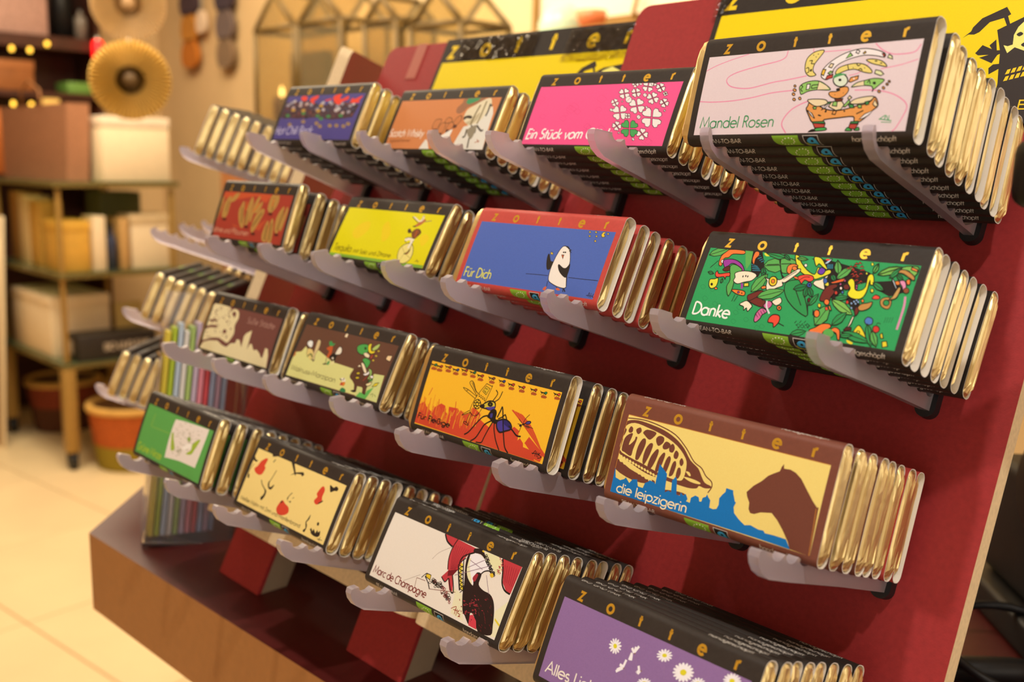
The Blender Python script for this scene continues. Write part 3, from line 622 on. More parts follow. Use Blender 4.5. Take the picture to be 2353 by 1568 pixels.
q 1f7a45 3.5 1081 367 1086 355 1096 344 1110 341 1120 342 1115 353 1105 365 1092 369
s k 3 1081 367 1116 345
o 79b857 4 1093 398 1114 414 1170 416 1174 382 1151 357 1136 390
q e07f3c 4 1140 413 1170 404 1174 390 1141 399
o b98a4a 4 1085 379 1094 395 1126 392 1166 367 1169 347 1140 361 1110 376
o d98fb4 4 1101 334 1125 342 1141 321 1145 293 1135 289 1123 313
o e07f35 4 1135 343 1150 351 1157 328 1145 324
o e07f35 4 1084 333 1101 337 1111 321 1094 316
o b9cddc 4 1065 342 1077 338 1106 294 1096 299
o 8a4b2c 3 1163 295 1162 285 1153 280 1142 283 1136 292 1137 302 1146 307 1157 304
o b98a4a 4 945 182 955 201 985 211 1007 219 1002 189 975 171 953 171
o b98a4a 4 1041 229 1054 248 1084 251 1098 224 1091 194 1057 202
o 2e9150 4 1087 226 1087 217 1081 211 1073 210 1064 214 1059 222 1059 231 1064 237 1073 238 1082 234
o c09a58 4 1101 282 1110 306 1121 302 1120 273 1111 249 1083 240 1094 255
o e04d3a 4 999 236 1008 257 1032 251 1031 237
o 6b2c25 4 934 163 937 187 955 166 947 141
o 7fa0cc 3 922 212 922 207 918 204 913 206 909 211 910 216 914 218 919 217
o 7fa0cc 3 934 219 934 214 930 212 925 213 921 218 921 223 925 225 931 224
o 7fa0cc 3 912 202 911 197 907 194 902 196 899 200 899 205 903 208 908 206
o 7fa0cc 3 945 212 944 207 940 204 935 206 932 210 932 215 936 218 941 216
o 7fa0cc 3 919 179 919 174 915 171 909 173 906 177 906 182 910 185 915 183
o 7fa0cc 3 934 201 934 196 930 194 925 195 921 200 922 205 925 208 931 206
q 79b857 3.5 800 207 822 178 859 153 900 143 929 144 908 170 872 198 832 210
s k 3 800 207 916 151
q 2e9150 3.5 810 214 829 208 853 209 873 218 885 229 867 233 843 234 821 226
s k 3 810 214 878 227
q 5aa854 3.5 756 67 788 76 811 103 810 143 799 176 770 166 743 140 740 102
s k 3 756 67 795 165
q 2e9150 3.5 842 79 866 84 888 101 897 129 898 152 877 147 853 130 841 104
s k 3 842 79 893 145
o e5793a 4 762 129 763 117 758 110 749 108 739 114 733 125 732 136 737 144 746 145 756 140
p k 0 719 148 734 131 742 108 727 118
o d9cf3c 3 755 171 755 163 750 159 744 162 739 169 739 177 743 180 750 178
o e04d3a 3 798 159 798 152 793 149 787 151 782 157 782 164 787 167 794 165
q e0963c 4 795 170 802 176 817 154 808 152
q e6dfc6 4 909 65 925 85 932 133 941 140 938 98 921 63
o 4a78c0 4 996 124 1006 143 1032 137 1037 112 1012 106
o c93c30 4 1080 92 1080 82 1074 75 1064 73 1054 78 1048 88 1048 98 1054 105 1064 106 1074 101
s k 3 1060 107 1063 121 1078 118
o e0cf30 4 957 54 968 91 986 93 1025 47 1008 32 971 44
b k 0 992 65 992 59 989 55 983 55 977 57 974 62 974 68 977 72 983 72 989 70
b e0cf30 0 988 64 988 61 986 59 983 59 980 60 978 63 978 66 980 68 983 69 986 67
q e0cf30 4 1090 68 1099 75 1111 51 1099 49
q e0cf30 4 1109 34 1130 40 1142 16 1119 7
q 5a2320 4 917 78 943 81 947 70 911 59
b e0cf30 0 938 19 972 9 966 0 945 5
q 2e9150 3.5 902 52 933 30 979 15 1024 15 1054 22 1025 41 980 59 934 61
s k 3 902 52 1039 25
q 2e9150 3.5 1016 109 1015 84 1025 49 1046 19 1066 1 1066 26 1058 60 1038 91
s k 3 1016 109 1061 12
q 5aa854 3.5 1047 79 1046 59 1054 34 1074 15 1091 5 1091 24 1084 49 1067 69
s k 3 1047 79 1087 12
q 2e9150 3.5 897 33 913 27 933 27 950 34 961 43 946 48 926 49 907 43
s k 3 897 33 955 42
o e5793a 4 735 39 762 56 790 78 829 83 841 67 813 45 802 25 749 23
o e5793a 4 845 52 862 70 888 62 898 39 904 11 892 15 877 42
b 5aa854 0 865 40 865 26 854 16 838 14 822 20 812 33 813 47 824 57 840 59 856 53
q 2e9150 3.5 638 1 661 0 687 0 707 15 717 31 696 35 668 33 648 19
s k 3 638 1 709 28
s k 3 644 64 652 77
s 245c38 3 652 59 667 51
s k 3 657 52 665 65
s 245c38 3 665 48 679 41
s k 3 670 40 678 53
s 245c38 3 669 61 684 54
s k 3 669 67 677 81
s 245c38 3 681 50 696 43
s k 3 682 55 689 69
s 245c38 3 685 63 700 56
s k 3 694 43 702 57
s 245c38 3 697 53 712 45
s k 3 694 71 701 84
s 245c38 3 701 65 716 58
s k 3 706 59 714 72
s 245c38 3 714 55 728 48
s k 3 719 47 726 60
s 245c38 3 718 68 732 60
o c9689a 4 414 51 416 91 439 119 474 104 452 82 447 62 428 40
o c9689a 4 441 133 464 161 487 151 487 132 467 116
s k 2 411 87 432 67
s k 2 423 95 443 76
s k 2 435 103 454 85
s k 2 446 111 465 94
s cfd6d9 8 454 160 462 129 491 94
o e04d3a 4 497 50 500 79 520 94 551 89 558 58 538 27 527 48
s k 4 558 52 593 41
o e5793a 4 547 133 547 125 543 120 535 119 527 123 522 130 522 137 527 142 534 143 542 140
b k 0 540 132 540 129 538 127 535 126 532 128 530 131 530 134 531 136 535 136 538 135
s 28794a 3 1091 125 1094 154
s 28794a 3 1102 127 1105 156
s 28794a 3 1113 128 1116 157
s 28794a 3 1124 130 1127 159
s d08ab0 9 1153 265 1161 220 1162 163 1161 101
t|f0f0ea|Danke|2.6|3.7|23.8|6.8|0.14|0|0.1'''),
 'leip': ('e9d47c', '''b 6f4033 0 6 391 71 406 163 401 247 389 326 364 392 326 447 275 502 247 531 214 558 187 596 179 599 169 565 160 531 163 521 149 483 139 414 138 314 142 211 146 98 174 0 212 0 303 0 366
b e9d47c 0 0 359 53 388 146 380 255 361 349 328 415 279 433 236 431 178 408 160 338 160 263 171 169 190 74 205 0 229 0 305
b 6f4033 0 24 341 33 365 50 359 52 338 35 330
b 6f4033 0 72 355 96 372 109 353 91 334
b 6f4033 0 121 350 142 370 202 367 194 341 170 321 135 338
b 6f4033 0 211 333 227 355 257 352 261 326 234 302
b 6f4033 0 262 308 276 335 307 327 299 302 273 293
b 6f4033 0 304 312 320 333 338 314 332 289 311 290
b 6f4033 0 341 279 349 304 370 291 366 264 349 263
b 6f4033 0 385 260 395 274 411 254 403 234 390 241
b 6f4033 0 11 233 13 296 40 326 59 327 49 266 78 298 81 317 93 313 84 250 79 212 34 223
b 6f4033 0 111 207 110 268 127 315 148 319 154 284 138 220 128 202
b 6f4033 0 159 212 162 268 182 305 202 301 197 251 181 199 169 190
b 6f4033 0 198 192 207 242 232 284 247 275 241 226 224 180 206 175
b 6f4033 0 251 186 258 242 278 276 291 267 284 212 269 173 255 172
b 6f4033 0 297 180 302 240 316 267 331 253 326 204 316 173
b 6f4033 0 341 173 346 233 359 251 371 233 366 185 353 169
b 6f4033 0 383 177 385 219 400 222 409 195 399 167
b 6f4033 0 0 315 0 346 12 342 7 316 0 305
b 6f4033 0 0 241 0 285 4 287 3 250
s 6f4033 5 2 405 106 415 213 406 321 381 405 329 468 274 521 252 556 220 594 201 603 176 589 143
b e9d47c 0 0 203 0 209 10 199 0 193
b e9d47c 0 10 199 21 204 31 195 21 189
b e9d47c 0 32 195 42 200 52 190 42 185
b e9d47c 0 53 190 63 196 74 186 64 181
b e9d47c 0 74 186 84 192 95 182 85 176
b e9d47c 0 96 182 105 188 116 178 106 172
b e9d47c 0 117 178 126 183 137 174 127 168
b e9d47c 0 137 174 147 179 157 170 148 164
b e9d47c 0 158 170 168 175 178 165 168 160
b e9d47c 0 179 166 188 171 198 161 189 156
b e9d47c 0 199 162 209 167 219 157 209 152
b e9d47c 0 220 158 229 163 239 153 229 148
b e9d47c 0 240 154 249 159 259 149 250 144
b e9d47c 0 260 150 269 155 279 145 270 140
b e9d47c 0 333 124 415 133 484 133 522 143 537 136 488 120 421 111 338 107
b e9d47c 0 436 214 456 216 470 202 461 197
b e9d47c 0 429 186 490 187 533 180 528 171 474 171
b 6f4033 0 327 93 422 106 465 102 427 89 331 79
b 6f4033 0 0 180 90 147 202 126 261 123 259 105 136 92 0 124
s e9d47c 6 1 107 34 100 82 93
s e9d47c 6 4 96 37 90 85 85
s e9d47c 6 7 86 40 80 87 77
s e9d47c 6 10 76 42 70 89 69
b e9d47c 0 12 178 29 185 41 172 23 167
b e9d47c 0 39 170 56 178 67 165 50 159
b e9d47c 0 66 163 83 170 94 158 76 152
b e9d47c 0 92 156 109 163 120 151 103 145
b e9d47c 0 119 149 135 156 147 144 129 138
b e9d47c 0 145 142 162 149 172 137 155 131
b e9d47c 0 171 135 187 142 198 130 181 125
b e9d47c 0 196 128 213 136 224 123 207 118
b e9d47c 0 222 122 238 129 249 117 232 111
p 1573bd 0 0 134 0 131 16 80 49 73 73 85 82 96 111 73 127 98 156 103 169 70 202 69 209 98 228 109 233 119 264 115 273 108 272 215 330 176 341 82 362 96 379 91 369 150 385 175 396 163 413 89 434 88 436 106 453 94 467 106 483 84 477 71 501 69 501 95 523 112 544 109 553 89 565 92 567 112 584 122 588 135 597 123 613 111 616 75 639 73 657 80 664 102 659 134 671 154 685 172 684 191 725 190 729 175 747 141 754 137 747 113 757 86 788 64 826 45 857 54 902 45 928 48 939 38 985 41 1049 41 1080 2 900 4 651 3 380 1 125 0 1 0
p 6f4033 0 941 338 945 360 953 376 958 355 992 358 1022 350 1056 329 1092 291 1136 245 1163 222 1180 0 1077 3 1062 32 1023 78 985 115 950 139 894 127 862 110 841 109 828 125 824 156 805 181 797 201 825 238 860 269 888 303 918 324
p 6f4033 0 1153 219 1171 224 1180 0 1165 0
s b97a35 3 1161 216 1169 110 1175 0
s b97a35 3 0 419 0 241 0 128
s b97a35 3 0 424 539 425 1176 425
t|efe2bb|die leipzigerin|3.7|0.9|45.7|5.1|0.13|0|0.6'''),
 'fleis': ('ecb62e', '''p c8472f 0 0 6 0 78 0 130 44 156 71 129 144 100 152 138 207 173 249 165 271 128 294 117 286 166 373 171 386 158 413 163 443 143 492 167 499 203 538 195 580 178 593 145 618 135 690 113 710 151 855 129 890 160 936 145 944 88 958 105 993 83 1001 61 1055 57 1113 7 1166 2 1128 1 698 1
s cf5a2c 3.4 71 120 62 29
s cf5a2c 4.2 231 109 230 21
s cf5a2c 3.4 383 134 375 46
s dc8a28 3.5 185 173 189 86
s dc8a28 5.9 218 110 215 22
s d66a2a 3.7 377 138 370 50
s dc8a28 3.6 368 173 377 88
s dc8a28 4.2 414 152 426 69
s dc8a28 3.3 290 119 288 32
s dc8a28 4.6 430 158 445 75
s d66a2a 3.2 128 216 132 129
s cf5a2c 6.5 142 144 133 55
s d66a2a 4.4 272 114 266 26
s d66a2a 5.7 47 180 49 92
s dc8a28 3.8 502 197 508 113
s dc8a28 3.5 430 142 431 56
s dc8a28 5.1 491 154 493 69
s cf5a2c 3.1 97 190 92 101
s cf5a2c 4.3 511 148 504 62
s dc8a28 5.7 167 177 176 91
s dc8a28 3.8 484 171 485 86
s d66a2a 5.0 64 132 66 44
s dc8a28 3.8 265 151 260 63
s d66a2a 5.3 529 152 520 65
s d66a2a 5.5 493 194 509 112
s d66a2a 5.0 211 139 229 54
s cf5a2c 5.8 177 196 191 111
s d66a2a 5.9 486 165 483 79
s d66a2a 6.4 197 150 203 63
s d66a2a 6.1 430 162 437 77
s cf5a2c 5.0 481 158 480 72
s dc8a28 5.0 312 145 329 61
s cf5a2c 3.7 275 122 267 33
s cf5a2c 4.8 408 165 416 81
s d66a2a 4.0 251 100 258 14
s d66a2a 3.8 483 168 496 85
s d66a2a 3.6 234 147 234 60
s d66a2a 4.6 255 149 264 64
s d66a2a 4.6 20 129 26 41
s d66a2a 4.0 26 104 33 16
s d66a2a 4.4 94 181 109 96
s cf5a2c 6.9 31 130 21 39
s cf5a2c 4.0 458 138 468 54
s cf5a2c 4.3 464 159 480 77
s dc8a28 3.0 249 154 266 70
s d66a2a 4.9 31 188 44 101
s cf5a2c 4.4 295 147 299 61
s cf5a2c 4.2 216 113 217 26
s cf5a2c 3.7 520 202 527 118
s dc8a28 5.7 299 135 290 46
s dc8a28 4.5 101 140 92 50
s cf5a2c 4.8 210 142 215 55
s d66a2a 5.0 399 165 396 78
s cf5a2c 3.2 517 165 530 82
s d66a2a 6.0 435 142 434 56
s dc8a28 3.2 38 182 38 93
s dc8a28 5.6 19 155 7 64
s d66a2a 4.4 0 177 0 89
s d66a2a 4.0 274 114 290 30
s dc8a28 6.9 85 147 100 62
s e0a42c 5.6 250 125 243 76
s e0a42c 4.0 375 97 372 39
s e0a42c 4.9 496 150 484 116
s e0a42c 5.6 511 143 500 108
s e0a42c 3.3 567 177 558 134
s e0a42c 3.3 522 140 515 94
s e0a42c 4.2 448 125 443 74
s e0a42c 5.8 490 161 482 116
s e0a42c 3.0 293 139 283 97
s e0a42c 3.6 427 146 422 92
s e0a42c 4.1 569 148 565 93
s e0a42c 3.7 148 84 144 26
s e0a42c 4.3 138 103 127 62
s e0a42c 3.6 282 91 271 52
s e0a42c 4.4 547 140 542 88
s e0a42c 3.6 527 162 521 113
s e0a42c 5.9 328 89 320 43
s e0a42c 5.9 392 162 380 129
s e0a42c 3.5 537 188 530 142
s e0a42c 3.6 144 87 133 47
s e0a42c 4.4 346 154 335 115
s e0a42c 4.3 488 171 485 113
s e0a42c 4.5 327 138 323 82
s e0a42c 5.4 253 113 247 62
s e0a42c 5.8 571 166 564 120
s e0a42c 5.9 591 184 582 144
s cf5a2c 5.9 835 252 943 194 1171 57
s c8472f 7.2 841 251 950 193 1177 56
s c8472f 7.0 847 250 956 192 1180 55
s d66a2a 4.0 854 249 963 190 1180 54
s cf5a2c 6.5 860 248 969 189 1180 52
s cf5a2c 6.1 866 247 975 188 1180 51
s cf5a2c 7.8 873 247 982 187 1180 50
s cf5a2c 4.8 879 246 988 185 1180 49
s c8472f 5.4 885 245 994 184 1180 48
s c8472f 7.9 892 244 1001 183 1180 47
s cf5a2c 6.0 898 243 1007 182 1180 46
s cf5a2c 4.1 904 243 1013 181 1180 45
s c8472f 7.6 911 242 1020 179 1180 44
s cf5a2c 6.4 917 241 1026 178 1180 42
s cf5a2c 5.8 923 240 1032 177 1180 41
s c8472f 5.0 929 239 1039 176 1180 40
p c8472f 0 1005 86 1028 128 1076 104 1171 57 1158 7 1098 14 1055 57
s c8472f 5 349 157 337 210
s c8472f 5 65 201 83 255
b a5512a 0 67 379 59 371 39 368 19 370 9 377 17 384 37 388 58 385
s a5512a 3 13 371 69 379
s a5512a 3 20 385 20 365
s a5512a 3 45 389 58 368
b k 0 23 402 18 399 7 397 0 400 0 403 6 406 17 406
b k 0 32 404 29 401 22 399 17 402 19 405 27 406
o 2d7a55 2.5 59 410 60 403 52 397 41 395 32 398 31 405 39 411 50 413
s k 3 16 401 4 387
s k 3 25 402 29 387
s k 3 28 403 56 391
s k 3 5 403 0 409
b a5512a 0 125 377 118 370 98 366 77 368 68 375 76 383 95 386 116 384
s a5512a 3 72 370 127 377
s a5512a 3 78 384 79 363
s a5512a 3 104 387 116 366
b k 0 81 401 77 397 66 396 56 398 56 402 64 404 76 404
b k 0 90 402 88 399 80 398 76 400 78 404 85 405
o a03a30 2.5 117 408 118 402 111 396 99 393 90 396 90 403 97 409 109 411
s k 3 75 399 62 385
s k 3 83 400 88 386
s k 3 87 401 114 390
s k 3 64 402 48 408
b a5512a 0 209 386 201 379 182 375 162 378 153 384 160 392 179 395 200 393
s a5512a 3 157 379 211 386
s a5512a 3 163 393 163 372
s a5512a 3 188 396 200 375
b k 0 166 409 161 406 150 405 141 407 140 411 149 413 160 413
b k 0 174 411 172 408 165 407 160 409 162 413 170 414
o a03a30 2.5 201 417 202 411 195 405 183 402 175 405 174 412 181 418 192 420
s k 3 159 408 147 394
s k 3 167 409 172 395
s k 3 171 410 198 398
s k 3 148 410 133 416
b a5512a 0 285 381 278 374 259 370 239 373 230 379 237 386 257 390 276 388
s a5512a 3 234 374 287 381
s a5512a 3 240 387 240 367
s a5512a 3 265 391 276 370
b k 0 243 404 238 400 227 399 218 401 218 405 226 408 238 407
b k 0 251 406 249 402 242 401 237 404 240 407 247 408
o 34407f 2.5 278 412 279 405 271 399 260 397 252 400 251 406 258 412 269 415
s k 3 236 403 224 389
s k 3 245 404 249 389
s k 3 248 404 275 393
s k 3 226 405 210 411
b a5512a 0 366 391 359 384 340 380 321 382 312 389 319 396 338 400 357 397
s a5512a 3 316 384 368 391
s a5512a 3 321 397 322 377
s a5512a 3 346 401 357 380
b k 0 324 414 320 410 309 409 300 411 299 415 308 418 319 417
b k 0 333 416 330 412 323 411 319 413 321 417 328 418
o a03a30 2.5 359 421 359 415 352 409 341 407 333 410 332 416 339 422 350 424
s k 3 318 412 306 398
s k 3 326 414 330 399
s k 3 329 414 356 403
s k 3 307 415 292 421
b a5512a 0 446 390 439 383 420 380 401 382 392 389 399 396 418 399 437 397
s a5512a 3 396 384 448 390
s a5512a 3 402 397 402 377
s a5512a 3 426 401 437 380
b k 0 405 413 400 410 390 409 381 411 380 414 388 417 399 417
b k 0 413 415 410 412 404 411 399 413 401 416 408 417
o 2d6a45 2.5 438 421 439 414 432 409 421 406 413 409 412 416 419 422 430 424
s k 3 398 412 387 398
s k 3 406 413 410 399
s k 3 410 414 436 403
s k 3 388 414 373 420
b a5512a 0 520 382 513 375 495 372 476 374 468 380 474 387 493 391 512 389
s a5512a 3 471 375 522 382
s a5512a 3 477 389 477 369
s a5512a 3 500 392 512 372
b k 0 480 405 475 401 465 400 456 402 456 406 464 409 475 408
b k 0 488 407 485 403 479 402 474 405 477 408 483 409
o a03a30 2.5 513 412 514 406 507 400 496 398 488 401 487 407 494 413 505 415
s k 3 473 403 462 390
s k 3 481 405 485 390
s k 3 485 405 510 394
s k 3 463 406 449 412
b a5512a 0 625 384 618 377 600 373 582 376 573 382 580 389 598 392 616 390
s a5512a 3 577 377 627 384
s a5512a 3 582 390 583 371
s a5512a 3 605 394 617 373
b k 0 585 406 581 403 571 402 562 404 561 407 569 410 580 409
b k 0 593 408 591 405 584 404 580 406 582 409 589 410
o 7a4630 2.5 618 413 619 407 612 402 601 399 593 402 592 408 599 414 610 416
s k 3 579 405 568 391
s k 3 587 406 591 392
s k 3 590 407 615 396
s k 3 569 407 555 413
b a5512a 0 719 381 712 375 695 371 676 373 668 380 675 387 692 390 710 388
s a5512a 3 672 375 720 382
s a5512a 3 677 388 677 368
s a5512a 3 699 391 711 371
b k 0 679 404 675 400 665 399 657 401 656 405 664 407 674 407
b k 0 687 405 685 402 679 401 674 403 676 407 683 408
o 34407f 2.5 711 411 712 405 706 399 695 397 688 400 687 406 693 412 704 414
s k 3 673 402 663 389
s k 3 681 404 685 390
s k 3 684 404 709 393
s k 3 663 405 650 410
b a5512a 0 802 376 796 369 778 365 760 368 752 374 759 381 776 384 794 382
s a5512a 3 756 369 804 376
s a5512a 3 761 382 762 363
s a5512a 3 783 385 794 365
b k 0 764 398 759 394 750 393 741 395 741 399 748 401 759 401
b k 0 771 399 769 396 763 395 758 397 761 401 767 402
o b2402f 2.5 795 405 796 399 789 393 779 391 771 394 771 400 777 406 787 408
s k 3 757 396 747 383
s k 3 765 397 769 384
s k 3 768 398 793 387
s k 3 748 399 734 404
b a5512a 0 892 376 886 369 869 366 851 368 843 374 849 381 866 384 884 382
s a5512a 3 846 369 893 376
s a5512a 3 851 382 852 363
s a5512a 3 873 385 884 366
b k 0 854 397 850 394 840 393 832 395 831 399 839 401 849 401
b k 0 861 399 859 396 853 395 849 397 851 400 857 401
o b2402f 2.5 885 405 886 399 879 393 869 391 862 394 861 400 867 405 877 407
s k 3 848 396 838 383
s k 3 855 397 859 384
s k 3 859 398 882 387
s k 3 838 398 825 404
b a5512a 0 992 378 986 371 969 368 952 370 944 376 950 383 967 386 984 384
s a5512a 3 948 371 994 378
s a5512a 3 953 384 953 365
s a5512a 3 974 387 985 368
b k 0 955 399 951 396 941 395 933 397 933 400 940 403 950 402
b k 0 962 401 960 398 954 397 950 399 952 402 958 403
o a03a30 2.5 985 406 986 401 980 395 970 393 963 396 962 402 968 407 978 409
s k 3 949 398 939 385
s k 3 956 399 960 386
s k 3 959 400 983 389
s k 3 940 400 927 406
b a5512a 0 1076 375 1070 369 1054 365 1037 367 1029 374 1035 380 1052 383 1069 381
s a5512a 3 1033 369 1078 375
s a5512a 3 1037 381 1038 363
s a5512a 3 1058 385 1069 365
b k 0 1040 397 1036 393 1027 392 1019 394 1018 398 1025 400 1035 400
b k 0 1047 398 1045 395 1039 394 1035 396 1037 400 1043 400
o 1f7a4c 2.5 1069 404 1070 398 1064 392 1055 390 1047 393 1046 399 1053 404 1062 406
s k 3 1034 395 1024 382
s k 3 1041 396 1045 383
s k 3 1044 397 1067 387
s k 3 1025 398 1012 403
b a5512a 0 1179 385 1173 379 1157 376 1141 378 1133 384 1139 390 1155 393 1172 391
s a5512a 3 1136 379 1180 385
s a5512a 3 1141 391 1142 373
s a5512a 3 1162 395 1172 376
b k 0 1143 406 1140 403 1130 402 1123 404 1122 408 1129 410 1139 410
b k 0 1150 408 1148 405 1143 404 1139 406 1141 409 1146 410
o d04a32 2.5 1172 413 1173 408 1167 402 1158 400 1151 403 1150 409 1156 414 1165 416
s k 3 1138 405 1128 392
s k 3 1145 406 1149 393
s k 3 1148 407 1170 397
s k 3 1129 407 1116 413
s k 3.5 560 367 605 359 613 346 562 169 485 176 502 268 560 367
q d9b52e 3 545 315 562 352 601 342 583 299
b k 0 531 289 527 288 521 290 520 293 524 295 530 293
b k 0 549 284 544 283 539 285 538 288 542 290 548 288
b k 0 566 279 562 278 556 280 555 283 560 285 565 283
b k 0 584 274 579 273 574 275 573 278 577 280 583 278
b k 0 536 278 531 276 525 278 524 282 529 284 535 282
b k 0 553 273 549 271 543 273 542 277 546 279 552 277
b k 0 571 268 566 266 560 268 559 272 564 274 570 272
b k 0 588 263 584 261 578 263 577 267 581 269 587 267
s k 4 556 322 578 311
s k 4 561 337 583 334
b k 0 565 231 563 217 555 206 542 199 527 198 512 204 501 214 496 228 497 242 506 253 519 260 534 261 549 255 560 244
b e8bf30 0 558 234 558 229 552 227 547 230 545 234 548 238 554 238
b e8bf30 0 558 219 557 214 552 212 546 214 544 219 548 223 554 223
b e8bf30 0 545 210 544 205 539 203 533 205 531 210 535 214 541 214
b e8bf30 0 528 213 527 209 522 207 516 209 514 214 517 217 523 217
b e8bf30 0 516 227 515 222 510 220 504 222 502 227 505 231 511 231
b e8bf30 0 516 242 515 238 510 236 504 238 503 243 506 247 512 246
b e8bf30 0 529 251 528 246 523 244 517 246 515 251 519 255 525 255
b e8bf30 0 547 248 546 243 540 241 535 243 533 248 536 252 542 252
b e8bf30 0 540 231 539 225 533 222 526 223 521 228 522 234 527 237 535 236
s k 4 505 279 466 307 417 339 411 353 427 361 449 349 483 310 510 295
s k 3 490 301 427 351
s k 3 498 298 436 355
s k 3 364 308 417 302 507 274
s k 3 364 308 399 291 498 260
s k 3.5 400 289 417 302
s k 3.5 490 171 478 99
s k 3.5 471 163 471 163
s k 3.5 423 137 478 164 490 171
s k 3.5 423 137 433 149 479 180
s k 4 506 167 499 93
s k 4 452 102 472 106 499 93 497 88 462 94 452 102
s k 3.5 542 166 557 164 560 184
s k 6 655 274 678 322 656 343
s k 6 673 272 702 297 714 345
o c9b93a 8 568 220 590 244 623 266 667 271 687 255 686 231 657 217 614 218
b 4b3f9a 0 611 225 650 234 684 245 685 225 650 215
b k 0 665 254 664 244 655 237 641 235 628 238 620 246 621 256 630 263 644 265 657 262
b 6b6a2a 0 648 251 648 248 646 246 642 246 639 247 636 249 637 252 639 254 643 254 646 253
b k 0 561 219 571 238 601 233 587 216
b k 0 651 195 668 223 701 228 719 207 722 173 750 173 746 148 705 146 670 164 647 170 648 185
b 3d3a86 0 666 193 684 201 689 177 673 174
o 463b92 9 739 157 762 176 806 186 852 172 870 142 825 119 783 104 751 125
p 2d2767 0 775 178 814 183 858 166 858 140 804 156
s k 8 650 180 608 163 564 110 522 52 488 28
s k 8 693 158 643 124 623 86 595 31 556 1
s k 7 703 150 682 97 664 44 652 12 605 5
s k 7 721 149 734 107 770 50 817 0
s k 8 731 185 743 226 752 252 785 180 824 90 857 28 894 1
s k 7 741 177 774 197 792 213 816 185
s k 8 844 157 886 135 928 114 963 116
b k 0 758 250 759 246 757 244 754 243 750 245 748 249 747 253 749 255 752 256 756 254
o 4b3f8a 4 1011 213 1010 207 1001 199 987 195 975 195 971 200 977 207 989 214 1003 216
b 8a4226 0 1013 180 1007 174 993 172 980 176 975 183 981 190 995 192 1008 188
b k 0 971 196 969 190 959 184 949 182 946 186 952 192 963 196
b k 0 948 178 946 173 937 170 928 172 926 177 933 181 942 182
s k 3 951 191 964 226 986 254
s k 3 943 194 910 212
s k 3 944 175 939 136
s k 3 961 183 1007 182 1040 181
s k 3 948 183 911 183
s k 4 1088 38 1105 63 1110 30
s k 4 1080 43 1142 49
s k 4 1115 60 1124 29
s k 4 1129 58 1134 28
s k 4 1145 59 1137 45 1160 36 1133 23
t|2a211e|Für Fleißige|1.5|4.1|32.4|3.4|0.19|0|-0.0'''),
